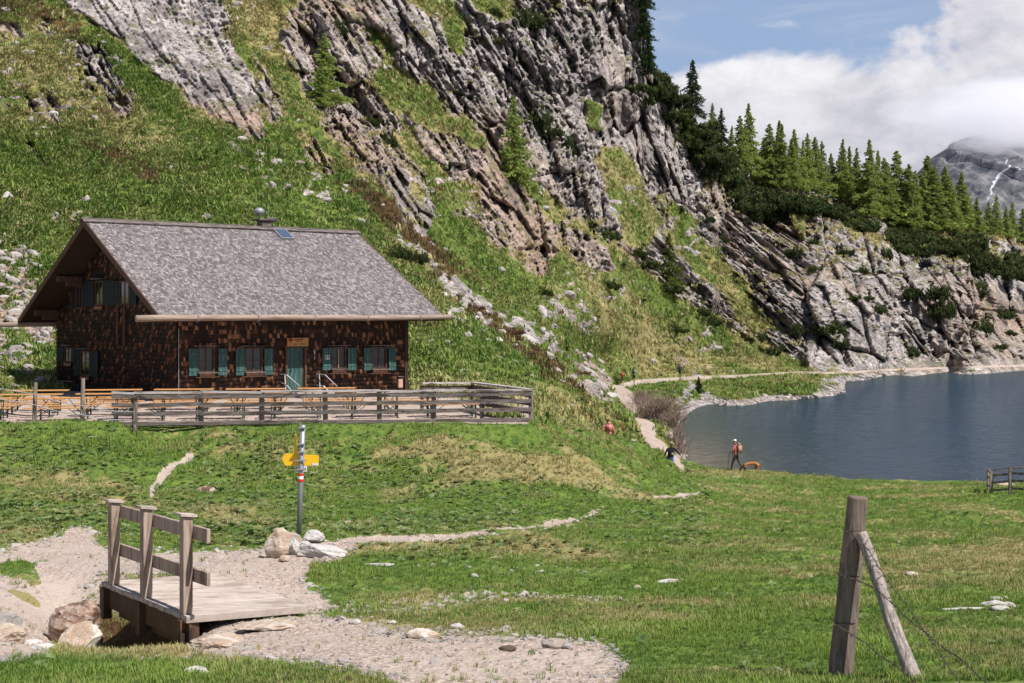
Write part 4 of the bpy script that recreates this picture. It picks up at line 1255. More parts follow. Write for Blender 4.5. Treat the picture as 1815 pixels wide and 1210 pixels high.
for i, ((x0, x1, y0, y1), sa, sb) in enumerate(FWIN):
    ua, ub = front_u(x0), front_u(x1); z0, z1 = front_z(x0, y1), front_z(x0, y0)
    f = MB(); t_ = .055; dep = WF - .03
    for (cu, cz_, du_, dz_) in ((ua + t_ / 2, (z0 + z1) / 2, t_, z1 - z0), (ub - t_ / 2, (z0 + z1) / 2, t_, z1 - z0), ((ua + ub) / 2, z0 + t_ / 2, ub - ua - 2 * t_, t_), ((ua + ub) / 2, z1 - t_ / 2, ub - ua - 2 * t_, t_)):
        f.box(hp(cu, dep + .05, cz_), (du_, .10, dz_))
    f.box(hp((ua + ub) / 2, dep + .045, (z0 + z1) / 2), (.05, .05, z1 - z0 - 2 * t_))
    f.box(hp((ua + ub) / 2, dep + .045, z0 + .46 * (z1 - z0)), (ub - ua - 2 * t_, .035, .028))
    win = f.build('window', M_brown, hut)
    for sgn in (-1, 1):
        g = MB(); g.box(hp((ua + ub) / 2 + sgn * (ub - ua) / 4, dep + .032, (z0 + z1) / 2), ((ub - ua) / 2 - .08, .012, z1 - z0 - .1)); g.build('pane', M_glass, win)
    g = MB(); g.box(hp((ua + ub) / 2, WF + .14, z0 - .02), (ub - ua + .12, .26, .035)); g.build('sill', M_rail, win)
    bx = MB(); bx.box(hp((ua + ub) / 2 - .02, WF + .17, z0 - .20), (ub - ua + .35, .16, .03))
    bx.build('shelf', M_brown, win)
    k = MB(); rr = random.Random(i)
    uu = ua + .02
    tn = []
    while uu < ub - .05:
        ww = rr.uniform(.05, .09); k.box(hp(uu + ww / 2, WF + .15, z0 - .115), (ww - .012, .03, .12)); uu += ww
    k.build('apron_shingles', mat_simple('orange_shingle', (0.36, .15, .075), (.50, .32, .22), 9, (6, 1, 1), .7, per_obj=0.2), win, kind='stuff')
    bx = MB(); bx.box(hp((ua + ub) / 2, WF + .10, z1 + .07), (ub - ua + .45, .12, .03)); bx.build('drip_board', M_rail, win)
    o, a_, b2, za, zb = shutter(sa[0], sa[1], y0 + 1.5, y1 + (6 if i < 2 else 2), win, M_teal)
    if i == 2:
        um = (a_ + b2) / 2 + .02; zm = zb - .42
        s = MB(); s.box(hp(um, WF + .125, zm), (.21, .012, .19)); sg = s.build('toilet_sign', M_white, win)
        s = MB()
        s.box(hp(um, WF + .134, zm - .0), (.15, .006, .15))
        s.build('sign_field', M_black, sg)
        s = MB(); s.box(hp(um, WF + .139, zm + .045), (.03, .006, .03)); s.box(hp(um, WF + .139, zm + .005), (.034, .006, .05))
        s.add([hp(um - .02, WF + .142, zm - .015), hp(um + .02, WF + .142, zm - .015), hp(um + .05, WF + .142, zm - .07), hp(um - .05, WF + .142, zm - .07)], [(0, 1, 2, 3)])
        s.build('sign_figure', M_white, sg)
        s = MB(); s.tube([hp(ua + .5 * (ub - ua) - .01, dep + .085, z0 + .06), hp(ua + .5 * (ub - ua) - .01, dep + .085, z1 - .08)], .022, 6); s.build('curtain_rod', mat_simple('brass_edge', (.45, .36, .15), rough=.4), win)
    shutter(sb[0], sb[1], y0 + 1.5, y1 + (5 if i < 2 else 2), win, M_teal)

# door
z1 = front_z(510, 616)
du0, du1 = front_u(508), front_u(535.5)
d = MB(); n = 6
for k in range(n):
    w = (du1 - du0) / n
    d.box(hp(du0 + w * (k + .5), WF - .02 + (k % 2) * .006, z1 / 2), (w - .012, .05, z1))
door = d.build('door', M_teal, hut)
d = MB(); d.box(hp(du0 + .18, WF + .02, 1.0), (.03, .04, .14)); d.build('handle', M_black, door)
d = MB()
d.box(hp(du0 - .06, WF + .03, z1 / 2 + .04), (.09, .16, z1 + .1)); d.box(hp(du1 + .14, WF + .02, z1 / 2 + .04), (.10, .15, z1 + .1)); d.box(hp((du0 + du1) / 2 + .03, WF + .02, z1 + .07), (du1 - du0 + .35, .14, .12))
d.build('door_frame', M_brown, hut)
# carved name board
sa, sb = front_u(506), front_u(543.5); sz0, sz1 = front_z(506, 613.5), front_z(506, 598.5)
d = MB(); d.box(hp((sa + sb) / 2, WF + .13, (sz0 + sz1) / 2), (sb - sa, .05, sz1 - sz0)); nb = d.build('name_board', M_sign, hut, bevel=.01)
d = MB()
for (x_, z_, w_, h_) in [(.36, .78, .045, .14), (.40, .72, .05, .04), (.46, .80, .03, .15), (.50, .76, .035, .2), (.56, .84, .06, .05), (.57, .76, .04, .05), (.63, .82, .03, .14), (.68, .80, .04, .14), (.73, .82, .03, .14), (.77, .80, .05, .04),
                        (.44, .58, .03, .13), (.49, .55, .05, .04), (.55, .60, .03, .14), (.60, .56, .05, .05), (.66, .58, .03, .1),
                        (.33, .24, .05, .12), (.40, .24, .035, .14), (.46, .27, .04, .05), (.60, .24, .03, .15), (.645, .28, .04, .05), (.68, .24, .03, .15), (.75, .24, .03, .14), (.79, .20, .05, .05), (.85, .24, .03, .13)]:
    d.box(hp(sa + x_ * (sb - sa), WF + .158, sz0 + z_ * (sz1 - sz0)), (w_ * (sb - sa), .008, h_ * (sz1 - sz0)))
d.build('carved_lettering', M_signdark, nb, kind='stuff')
d = MB(); cu = sa + .15 * (sb - sa); czz = sz0 + .74 * (sz1 - sz0)
d.poly([hp(cu, WF + .156, czz - .12), hp(cu - .11, WF + .156, czz + .03), hp(cu - .09, WF + .156, czz + .09), hp(cu - .03, WF + .156, czz + .09), hp(cu, WF + .156, czz + .05), hp(cu + .05, WF + .156, czz + .1), hp(cu + .1, WF + .156, czz + .06), hp(cu + .1, WF + .156, czz)], .01, (0, -1, 0))
d.build('carved_heart', mat_simple('dark_red', (.25, .03, .03)), nb)
# handrails at the doorstep
for (pts) in ([(499, 664), (508, 664), (526, 684)], [(501, 679), (509, 683), (517, 699)], [(563, 663), (576, 664), (592, 684)], [(564, 683), (574, 684), (584, 700)], [(568, 663), (568, 702)], [(507, 664), (507, 702)]):
    d = MB()
    w_ = WF + 1.15
    P_ = [hp(front_u(a, w_ - (.4 if i == 0 else 0)), w_ - (.5 if i == 0 else 0) + (0.25 if i == 2 else 0), front_z(a, c_, w_)) for i, (a, c_) in enumerate(pts)]
    d.tube(P_, .024, 6); d.build('handrail', M_metal, hut)
d = MB(); d.box(hp((du0 + du1) / 2 + .2, WF + .75, .02), (1.9, 1.4, .26)); d.box(hp((du0 + du1) / 2 + .2, WF + 1.7, -.08), (1.9, .5, .12)); d.build('doorstep', M_concrete, hut)
# small box and lamp on the wall
d = MB(); d.box(hp(front_u(707), WF + .1, front_z(707, 679)), (.24, .12, .40)); mbx = d.build('letter_box', mat_simple('beige_box', (.50, .33, .24), rough=.6), hut, bevel=.01)
d = MB(); d.box(hp(front_u(707), WF + .11, front_z(707, 667)), (.28, .16, .04)); d.build('lid', M_rail, mbx)
d = MB(); d.tube([hp(front_u(555), WF + .12, front_z(555, 620)), hp(front_u(555), WF + .12, front_z(555, 628))], .03, 6); d.tube([hp(front_u(555), WF + .12, front_z(555, 631)), hp(front_u(555), WF + .12, front_z(555, 637))], .02, 6); d.build('door_bell', M_concrete, hut)

# gable windows (in the shade of the overhang)
GW = [((172, 186, 499, 540), (150, 170), (188, 206), 1), ((216, 232, 499, 538), (206, 215), (233, 246), 0), ((138, 149, 508, 546), (131, 137), None, 0), ((118, 130, 616, 640), (105, 117), (131, 141), 1), ((147, 162, 622, 664), (136, 146), (163, 178), 1), ((116, 134, 679, 702), (105, 115), (135, 145), 1)]
for i, ((x0, x1, y0, y1), sa_, sb_, sill) in enumerate(GW):
    wa, wb = gable_w(x0), gable_w(x1); z0, z1 = gable_z(x0, y1), gable_z(x0, y0)
    f = MB(); uo = U0 - .05
    def bw(cw, cz_, dw, dz_, dep=.12, off=0.0): f.box(hp(uo - off, cw, cz_), (dep, abs(dw), dz_))
    bw((wa + wb) / 2, z0, wb - wa + .1, .06); bw((wa + wb) / 2, z1, wb - wa + .1, .06)
    bw(wa, (z0 + z1) / 2, .06, z1 - z0); bw(wb, (z0 + z1) / 2, .06, z1 - z0); bw((wa + wb) / 2, (z0 + z1) / 2, .045, z1 - z0, .08)
    win = f.build('window', M_brown, hut)
    g = MB(); g.box(hp(uo, (wa + wb) / 2, (z0 + z1) / 2), (.04, wb - wa, z1 - z0)); g.build('pane', M_glass, win)
    if sill:
        g = MB(); g.box(hp(uo - .12, (wa + wb) / 2, z1 + .12), (.2, wb - wa + .2, .04)); g.build('drip_board', M_rail, win)
        if i != 5:
            g = MB()
            for kk in range(5): g.box(hp(uo - .09, wa + (wb - wa) * (kk + .5) / 5, z0 - .14), (.04, (wb - wa) / 5 - .02, .14))
            g.build('apron_shingles', mat_simple('faded_shingle', (0.30, .15, .10), (.2, .08, .04), 9, (1, 6, 1), .7), win, kind='stuff')
    for s_ in (sa_, sb_):
        if s_:
            w0, w1 = gable_w(s_[0]), gable_w(s_[1])
            g = MB()
            for kk in range(3):
                q = (w1 - w0) / 3
                g.box(hp(uo - .06, w0 + q * (kk + .5), (z0 + z1) / 2), (.03, q - .012, z1 - z0 + .08))
            g.box(hp(uo - .085, (w0 + w1) / 2, z0 + .25), (.02, w1 - w0 - .02, .08)); g.box(hp(uo - .085, (w0 + w1) / 2, z1 - .25), (.02, w1 - w0 - .02, .08))
            g.build('shutter', M_tealshade, win)
b = MB()
for x_ in (212, 224):
    w0 = gable_w(x_); b.box(hp(U0 - .09, w0, (gable_z(x_, 545) + gable_z(x_, 612)) / 2), (.08, .12, gable_z(x_, 545) - gable_z(x_, 612)))
b.build('upright_boards', M_brown, hut)

# ---------------------------------------------------------------- terrace fence
TZ = CZ - 3.60


def xD(px, D): return (px - HX) / F * D


def plank_run(parent, pts, zs, h, th, name='rail', off=0.0, mat=None, jit=.02):
    """one board per bay between consecutive points"""
    rr = random.Random(len(pts) + int(h * 100))
    for k in range(len(pts) - 1):
        a, c = Vector(pts[k]), Vector(pts[k + 1])
        d = (c - a).normalized(); n = Vector((d.y, -d.x, 0))
        b = MB(); b.beam(a - d * .02 + n * off + Vector((0, 0, zs + rr.uniform(-jit, jit))), c + d * .02 + n * (off - .006 * (k % 2)) + Vector((0, 0, zs + rr.uniform(-jit, jit))), th, h)
        b.build(name, mat or M_rail, parent)


tf = empty('terrace_fence', (0, 0, 0))
tag(tf, 'grey plank fence with flat top rail around the hut terrace', 'fence')
fpx = [(200, 45.4), (238, 45.45), (356, 45.8), (463, 46.0), (577, 46.3), (672, 46.6), (769, 46.85), (855, 47.1), (941, 47.4)]
fp = [Vector((xD(p, D), D, TZ)) for p, D in fpx]
back = [fp[-1], Vector((xD(838, 52.4), 52.4, TZ)), Vector((xD(748, 51.6), 51.6, TZ))]
for i, p in enumerate(fp[1:]):
    b = MB(); b.beam(p + Vector((0, .06, -.5)), p + Vector((random.uniform(-.03, .03), .06, 1.04)), .15, .15, up=(0, 1, 0)); b.build('post', M_oldwood, tf)
for p in back[1:]:
    b = MB(); b.beam(p + Vector((0, .06, -.5)), p + Vector((0, .06, 1.0)), .14, .14, up=(0, 1, 0)); b.build('post', M_oldwood, tf)
plank_run(tf, fp, 1.07, .06, .26, 'top_rail', mat=M_toprail)
plank_run(tf, fp, .95, .14, .05, 'rail', .09)
plank_run(tf, fp, .68, .13, .05, 'rail', .09)
plank_run(tf, fp, .40, .13, .05, 'rail', .09)
plank_run(tf, fp, .08, .12, .05, 'rail', .09)
plank_run(tf, back, 1.07, .06, .26, 'top_rail', mat=M_toprail)
for z in (.90, .62, .34):
    plank_run(tf, back, z, .15, .05, 'rail', -.02)

# rope fence left of the terrace
posts = []
for i, (px, D, h, lean, lab) in enumerate([(60, 46.2, 1.35, .06, 'thin round fence post with two ropes at the far left of the terrace'), (146, 45.2, 1.38, .02, 'thin round rope fence post between hut corner and leftmost post'), (238, 44.9, .98, .03, 'short brown round post where the ropes end at the plank fence')]):
    x0 = xD(px, D); z0 = gz_xy(x0, D) - .25
    b = MB(); b.tube([(x0, D, z0), (x0 + lean * .5, D, z0 + h * .6), (x0 + lean, D, z0 + h + .25)], [.075, .07, .06], 8)
    o = b.build('fence_post', M_oldwood); tag(o, lab, 'fence post', 'posts of the rope fence')
    posts.append((x0, D, z0 + .25, h))
for k, (ya, lab) in enumerate([((684, 698, 719, 730), 'upper pale rope sagging between the thin posts left of the terrace'), ((702, 717, 735, 745), 'lower pale rope sagging between the thin posts left of the terrace')]):
    P_ = []
    xs = [(-120, 47.5), (60, 46.1), (146, 45.1), (238, 44.8)]
    ys = [ya[0] - 22, ya[1], ya[2], ya[3]]
    for i in range(3):
        for t_ in np.linspace(0, 1, 7)[:-1]:
            px = xs[i][0] + (xs[i + 1][0] - xs[i][0]) * t_; D = xs[i][1] + (xs[i + 1][1] - xs[i][1]) * t_; py = ys[i] + (ys[i + 1] - ys[i]) * t_ + 3 * math.sin(math.pi * t_)
            P_.append(at(px, py, D))
    P_.append(at(238, ys[3], 44.75))
    b = MB(); b.tube(P_, .014, 5); tag(b.build('rope', M_rope), lab, 'rope', 'ropes left of the terrace')


# ---------------------------------------------------------------- beer tables and benches
def copy_thing(root, loc, rz):
    c = root.copy(); COL.objects.link(c); c.location = loc; c.rotation_euler = (0, 0, rz)
    for ch in root.children:
        d = ch.copy(); COL.objects.link(d); d.parent = c
    return c


def make_furn(kind):
    w, h = (.5, .77) if kind == 'beer_table' else (.25, .47)
    t_ = empty(kind)
    b = MB(); b.box((0, 0, h), (2.2, w, .035)); b.build('table_top' if kind == 'beer_table' else 'seat', M_bench, t_, bevel=.006)
    for sx in (-1, 1):
        b = MB(); x = sx * .78
        b.tube([(x, -w / 2 + .04, 0), (x, -w / 2 + .04, h - .03), (x, w / 2 - .04, h - .03), (x, w / 2 - .04, 0)], .017, 5)
        b.tube([(x, -w / 2 + .03, .02), (x, w / 2 - .03, .02)], .015, 5)
        b.tube([(x, 0, .18 if h > .6 else .12), (x - sx * .45, 0, h - .03)], .012, 5)
        if h > .6: b.tube([(x, -w / 2 + .04, .4), (x, w / 2 - .04, .4)], .012, 5)
        b.build('leg', M_green_metal, t_)
    return t_


ptab, pben = make_furn('beer_table'), make_furn('beer_bench')
first = {'t': True, 'b': True}
ang0 = math.atan2(fp[-1].y - fp[1].y, fp[-1].x - fp[1].x)
ordw = ['first', 'second', 'third', 'fourth', 'fifth', 'sixth', 'seventh', 'eighth']
rowname = ['front', 'second', 'third']


def place(kind, x, y, rz, lab):
    src = ptab if kind == 't' else pben
    loc = (x, y, TZ + .01)
    if first[kind]:
        o = src; o.location = loc; o.rotation_euler = (0, 0, rz); first[kind] = False
    else:
        o = copy_thing(src, loc, rz)
    tag(o, lab, 'table' if kind == 't' else 'bench', 'folding tables on the hut terrace' if kind == 't' else 'folding benches on the hut terrace')


rr = random.Random(5)
for r_, (y0, n, x0) in enumerate([(48.0, 7, -17.9), (50.4, 7, -19.6), (53.0, 7, -20.2)]):
    for k in range(n):
        x = x0 + k * 2.62; y = y0 + (x + 13) * math.tan(ang0) + rr.uniform(-.1, .1)
        if x > xD(905, y): continue
        if r_ == 2 and x > xD(700, y): continue
        a = ang0 + rr.uniform(-.035, .035)
        place('t', x, y, a, f'orange beer table, {ordw[k]} from the left in the {rowname[r_]} row behind the terrace fence')
        nx, ny = -math.sin(a), math.cos(a)
        for s_ in (-1, 1):
            place('b', x + nx * s_ * .62 + rr.uniform(-.1, .1), y + ny * s_ * .62, a + rr.uniform(-.03, .03), f'narrow bench {"before" if s_ < 0 else "behind"} the {ordw[k]} table from the left in the {rowname[r_]} terrace row')

# ---------------------------------------------------------------- footbridge
bz = CZ - 3.40
P1 = Vector((-3.67, 15.9, bz)); P2 = Vector((-5.22, 17.95, bz)); P3 = Vector((-2.37, 16.42, bz + .01))
ev = (P2 - P1); wv = (P3 - P1)
bridge = empty('footbridge', P1)
tag(bridge, 'small wooden plank footbridge with a railing on its left side', 'footbridge')
NP = 17
rr = random.Random(3)
for k in range(NP):
    a = ev * (k / NP) + ev.normalized() * .004; c = ev * ((k + 1) / NP) - ev.normalized() * .006
    ex = Vector((0, 0, 0)) - wv.normalized() * (rr.uniform(.0, .02)); e2 = wv * 1.0 + wv.normalized() * rr.uniform(0, .02)
    if k == 0: ex = -wv.normalized() * .0; e2 = wv * 1.0
    zt = Vector((0, 0, rr.uniform(-.003, .003))); zb = zt - Vector((0, 0, .055 if k else .085))
    b = MB()
    vs = [a + ex + zb, a + e2 + zb, c + e2 + zb, c + ex + zb, a + ex + zt, a + e2 + zt, c + e2 + zt, c + ex + zt]
    b.add(vs, [(3, 2, 1, 0), (4, 5, 6, 7), (0, 1, 5, 4), (1, 2, 6, 5), (2, 3, 7, 6), (3, 0, 4, 7)])
    b.build('plank', M_deck, bridge, bevel=.004)
eu, wu_ = ev.normalized(), wv.normalized()
for off in (.10, 1.20):
    b = MB(); b.beam(wu_ * off - eu * -.03 + Vector((0, 0, -.19)), ev + wu_ * off + Vector((0, 0, -.19)), .12, .25); b.build('beam', M_darkbeam, bridge)
for k, f_ in enumerate((.06, .52, .97)):
    b = MB(); p = ev * f_ + wu_ * .02; b.beam(p + Vector((0, 0, -.45)), p + Vector((0, 0, -.063)), .11, .13, up=eu); b.build('stub_post', M_darkbeam, bridge)
b = MB(); b.beam(ev * .06 + Vector((0, 0, -.27)) + wu_ * .14, ev * .9 + Vector((0, 0, -.27)) + wu_ * .14, .05, .28); b.build('side_board', M_darkbeam, bridge)
for k, (f_, hgt) in enumerate(((.055, 1.10), (.50, 1.06), (.90, 1.03))):
    p = ev * f_ + wu_ * .055
    M3 = Matrix.Rotation(math.atan2(eu.y, eu.x) + R(90), 3, 'Z')
    b = MB(); b.box(p + Vector((0, 0, hgt / 2 + .003)), (.115, .115, hgt), M3)
    po = b.build('post', M_post, bridge, bevel=.006)
    Mc = M3 @ Matrix.Rotation(R(-7), 3, 'Y')
    b = MB(); b.box(p + Vector((0, 0, hgt + .022)), (.20, .17, .028), Mc); b.build('cap', M_deck, po)
for za in (.925, .44):
    b = MB(); o_ = wu_ * .14
    b.beam(ev * -.10 + o_ + Vector((0, 0, za)), ev * .94 + o_ + Vector((0, 0, za - .01)), .042, .155); b.build('rail', M_post, bridge, bevel=.004)

# ---------------------------------------------------------------- guidepost
gb = at(529, 952, 26.0)
gb.z = gz_xy(gb.x, gb.y)
gt = at(537, 753, 26.0)
gp = empty('guidepost', gb)
tag(gp, 'grey metal hiking signpost with yellow arrow boards set in stones', 'signpost')
gv = gt - gb
b = MB(); b.tube([Vector((0, 0, -.25)), gv * .5, gv], [.05, .048, .046], 12); b.build('pole', M_pole, gp, smooth=True)


def gl(px, py, dy=0.0): return at(px, py, 26.0 + dy) - gb


yo = .07
b = MB(); b.poly([gl(499.5, 814, yo), gl(505.5, 803.5, yo), gl(565, 806.5, yo), gl(565, 825, yo), gl(505.5, 825, yo)], .012, (0, 1, 0)); o = b.build('arrow_board', M_yellow, gp)
b = MB(); b.poly([gl(553, 820.5, yo - .004), gl(563.5, 820.5, yo - .004), gl(563.5, 824.5, yo - .004), gl(553, 824.5, yo - .004)], .004, (0, -1, 0)); b.build('white_plate', M_white, o)
b = MB(); b.poly([gl(522.5, 825.6, yo), gl(544, 825.6, yo), gl(544, 835.6, yo), gl(522.5, 835.6, yo)], .01, (0, 1, 0)); o = b.build('number_board', M_white, gp)
b = MB()
for (x0, x1, y0, y1) in [(524.2, 525, 828.5, 832.2), (526, 526.8, 828.5, 832.2), (524.9, 526.1, 830, 830.8), (527.5, 528.2, 829.6, 832.2), (528.9, 529.4, 829.6, 832.2), (537.2, 538.0, 829.6, 832.6), (538.9, 539.5, 829.6, 832.6), (540.3, 542.0, 829.2, 829.9), (541.4, 542.1, 829.2, 833), (540.3, 542, 832.4, 833)]:
    b.poly([gl(x0, y0, yo - .003), gl(x1, y0, yo - .003), gl(x1, y1, yo - .003), gl(x0, y1, yo - .003)], .003, (0, -1, 0))
b.build('lettering', M_black, o)
# boards that point other ways, seen almost edge on
b = MB(); c0 = gl(534, 787); dr = Vector((-.22, .97, 0)).normalized()
b.poly([c0 + dr * .02 + Vector((-.08, 0, .14)), c0 + dr * .6 + Vector((-.08, 0, .14)), c0 + dr * .72 + Vector((-.08, 0, 0)), c0 + dr * .6 + Vector((-.08, 0, -.14)), c0 + dr * .02 + Vector((-.08, 0, -.14))], .012, (1, .2, 0)); b.build('arrow_board', M_yellow, gp)
b = MB(); b.poly([gl(520, 796, yo), gl(538, 796, yo), gl(542, 800, yo), gl(538, 804.2, yo), gl(519, 804.2, yo)], .01, (0, 1, 0)); b.build('arrow_board', M_yellow, gp)
for y_ in (757.5, 786.5, 800.5, 815.5, 831):
    b = MB(); cpt = gl(534 + (800 - y_) * .04, y_)
    b.box(cpt + Vector((0, .0, 0)), (.11, .12, .022)); b.box(cpt + Vector((0, -.06, 0)), (.13 if y_ != 815.5 else .24, .02, .02)); b.build('clamp', M_metal, gp)
for (y0, y1, mt) in ((838.5, 843.2, M_red), (843.2, 848.6, M_white), (848.6, 853.5, M_red)):
    b = MB(); b.tube([gl(532.9, y1), gl(533.1, y0)], .0535, 12); b.build('trail_mark', mt, gp)
b = MB(); b.tube([gl(531.5, 779), gl(532.8, 749)], .008, 4); b.build('strap', M_metal, gp)

# stones at its foot
stones = [((494, 968), (.24, .17, .30), M_rockocre, 'tall rounded cream and orange boulder left of the signpost foot', 11, (.1, .0, .3)),
          ((523, 962), (.24, .13, .11), M_rock, 'long grey brown stone leaning behind the cream boulder', 12, (.1, .5, .2)),
          ((556, 952), (.23, .16, .13), M_rockpale, 'flat topped whitish stone right behind the signpost', 13, (0, 0, .1)),
          ((522, 982), (.15, .13, .15), M_rockpale, 'small pale square stone in front of the signpost', 14, (.3, .2, .5)),
          ((544, 968), (.15, .12, .08), M_rockpale, 'small wedge of pale stone under the whitish stone', 15, (0, .2, .4)),
          ((574, 982), (.41, .22, .12), M_rockpale, 'large flat bluish white slab right of the signpost', 16, (.1, .12, -.15)),
          ((505, 985), (.10, .09, .06), M_rockocre, 'little ochre stone at the boulder foot by the signpost', 17, (0, 0, 0))]
for (px, py), dims, mt, lab, sd, rot in stones:
    p = g_hit(px, {494: 990, 523: 966, 556: 962, 522: 984, 544: 974, 574: 988, 505: 996}[px])
    o = link('stone', rock_mesh('stone', sd, mt, dims, 4, 12, .05, .85)); o.location = p + Vector((0, 0, dims[2] * .72)); o.rotation_euler = rot
    tag(o, lab, 'stone', 'stones at the signpost foot')
# boulders by the bridge
for (px, D, dz_, dims, mt, lab, sd, rot) in [
    (128, 17.3, .08, (.31, .33, .44), M_rockrust, 'big rust and white blotched boulder beside the bridge deck', 21, (0, .35, .2)),
    (152, 17.0, -.20, (.26, .2, .16), M_rock, 'dark grey stone wedged under the rusty boulder', 22, (0, -.3, .1)),
    (130, 16.2, -.02, (.40, .20, .20), M_rockocre, 'slanting pale brown boulder below the rusty boulder', 23, (.1, -.75, .4)),
    (12, 14.9, .00, (.22, .2, .12), M_rockocre, 'flat cream stone at the left picture edge', 24, (0, .1, 0)),
    (2, 15.6, .02, (.24, .2, .14), M_rock, 'dark topped stone above the flat cream stone', 25, (0, 0, 1)),
    (158, 17.9, -.02, (.25, .2, .28), M_rock, 'dark stone tucked behind the boulder at the deck corner', 26, (0, 0, 1)),
    (55, 15.3, -.02, (.12, .1, .05), M_rockpale, 'small flat white stone on the gravel by the cream stone', 27, (0, 0, 0)),
    (78, 14.2, 0, (.13, .1, .05), M_rockpale, 'flat white chip of stone before the brook ditch', 28, (0, 0, 0)),
    (385, 15.0, .0, (.28, .18, .07), M_rockocre, 'flat tan slab under the front edge of the deck', 29, (0, 0, .1)),
    (470, 15.7, .0, (.36, .2, .06), M_rockocre, 'long flat orange slab below the deck corner', 30, (0, 0, .2)),
    (385, 13.95, -.01, (.16, .12, .07), M_rockocre, 'brown flat stone in the path below the deck', 31, (0, 0, .2))]:
    x = xD(px, D)
    o = link('boulder' if dims[0] > .3 else 'stone', rock_mesh('boulder', sd, mt, dims, 4, 11, .06, .82)); o.location = (x, D, gz_xy(x, D) + dims[2] * .6 + dz_); o.rotation_euler = rot
    tag(o, lab, 'boulder' if dims[0] > .3 else 'stone', 'stones around the footbridge')
# odd stones lying about in the meadow, each where the photo has one
for i, (px, py, sx, sy, sz, mt, lab) in enumerate([
    (1762, 1074, .16, .08, .05, M_rockpale, 'white oblong stone in the small pile right of the leaning post'), (1773, 1083, .12, .08, .05, M_rockpale, 'lowest white stone of the small meadow pile'), (1786, 1080, .11, .08, .06, M_rockpale, 'rightmost white stone of the small meadow pile'),
    (1767, 1066, .11, .07, .04, M_rockpale, 'topmost white stone of the small meadow pile'), (1782, 1064, .04, .04, .04, M_rockpale, 'tiny white stone just above the meadow pile'), (1700, 1081, .32, .03, .02, M_rockpale, 'long thin pale slab running left from the meadow pile'),
    (747, 1130, .20, .12, .07, M_rockocre, 'flat cream stone half sunk at the gravel edge'), (985, 1148, .13, .09, .06, M_rock, 'small dark grey stone alone on the gravel path'), (900, 1153, .10, .06, .03, M_rockrust, 'small rust red stone on the gravel path'),
    (1186, 1036, .19, .05, .05, M_rockpale, 'long white stone tilted in the meadow grass'), (672, 1002, .26, .04, .03, M_rockpale, 'thin bleached piece of stone above the brook bed'), (694, 1107, .06, .04, .03, M_rockpale, 'small white stone on the lawn by the gravel edge'),
    (1130, 1045, .06, .05, .04, M_rockocre, 'small pink stone in the meadow by the brook stones'), (810, 1114, .09, .06, .04, M_rockpale, 'small pale stone at the upper gravel edge'), (366, 870, .26, .14, .10, M_rockrust, 'brown and white stone in the grass above the bridge railing'),
    (840, 1025, .07, .05, .04, M_rockpale, 'bluish white pebble beside the brook stones'), (630, 1108, .07, .05, .03, M_rockpale, 'small white stone left of its twin by the gravel'), (1615, 1020, .10, .07, .04, M_rockocre, 'flat pale stone in grass right of the brace'),
    (1780, 862, .55, .3, .16, M_rockocre, 'low pinkish stone hump in front of the lake fence'), (345, 1196, .10, .08, .05, M_rockpale, 'pale stone in the turf below the bridge'), (1005, 1150, .06, .05, .04, M_rock, 'tiny dark stone right of the lone dark stone')]):
    p = g_hit(px, py)
    o = link('stone', rock_mesh('stone', 50 + i, mt, (sx, sy, sz), 3, 12, .05, .85)); o.location = p + Vector((0, 0, sz * .35)); o.rotation_euler = (0, 0, random.uniform(-.3, .3))
    tag(o, lab, 'stone', 'loose stones in the meadow')
for i, (px, py, sx) in enumerate([(988, 768, .42), (1003, 776, .38), (1016, 784, .40), (997, 784, .32), (975, 766, .3)]):
    D = 60.0; p = Vector((xD(px, D), D, 0)); p.z = at(px, py, D).z
    o = link('boulder', rock_mesh('boulder', 80 + i, M_rock, (sx, sx * .7, sx * .6), 3, 12)); o.location = p
    tag(o, ['grey rock at the back of the heap right of the terrace', 'middle grey rock of the heap right of the terrace', 'square grey rock at the low end of the heap', 'front grey rock of the heap right of the terrace', 'small rock behind the heap beside the terrace fence'][i], 'rock', 'rock heap right of the terrace')


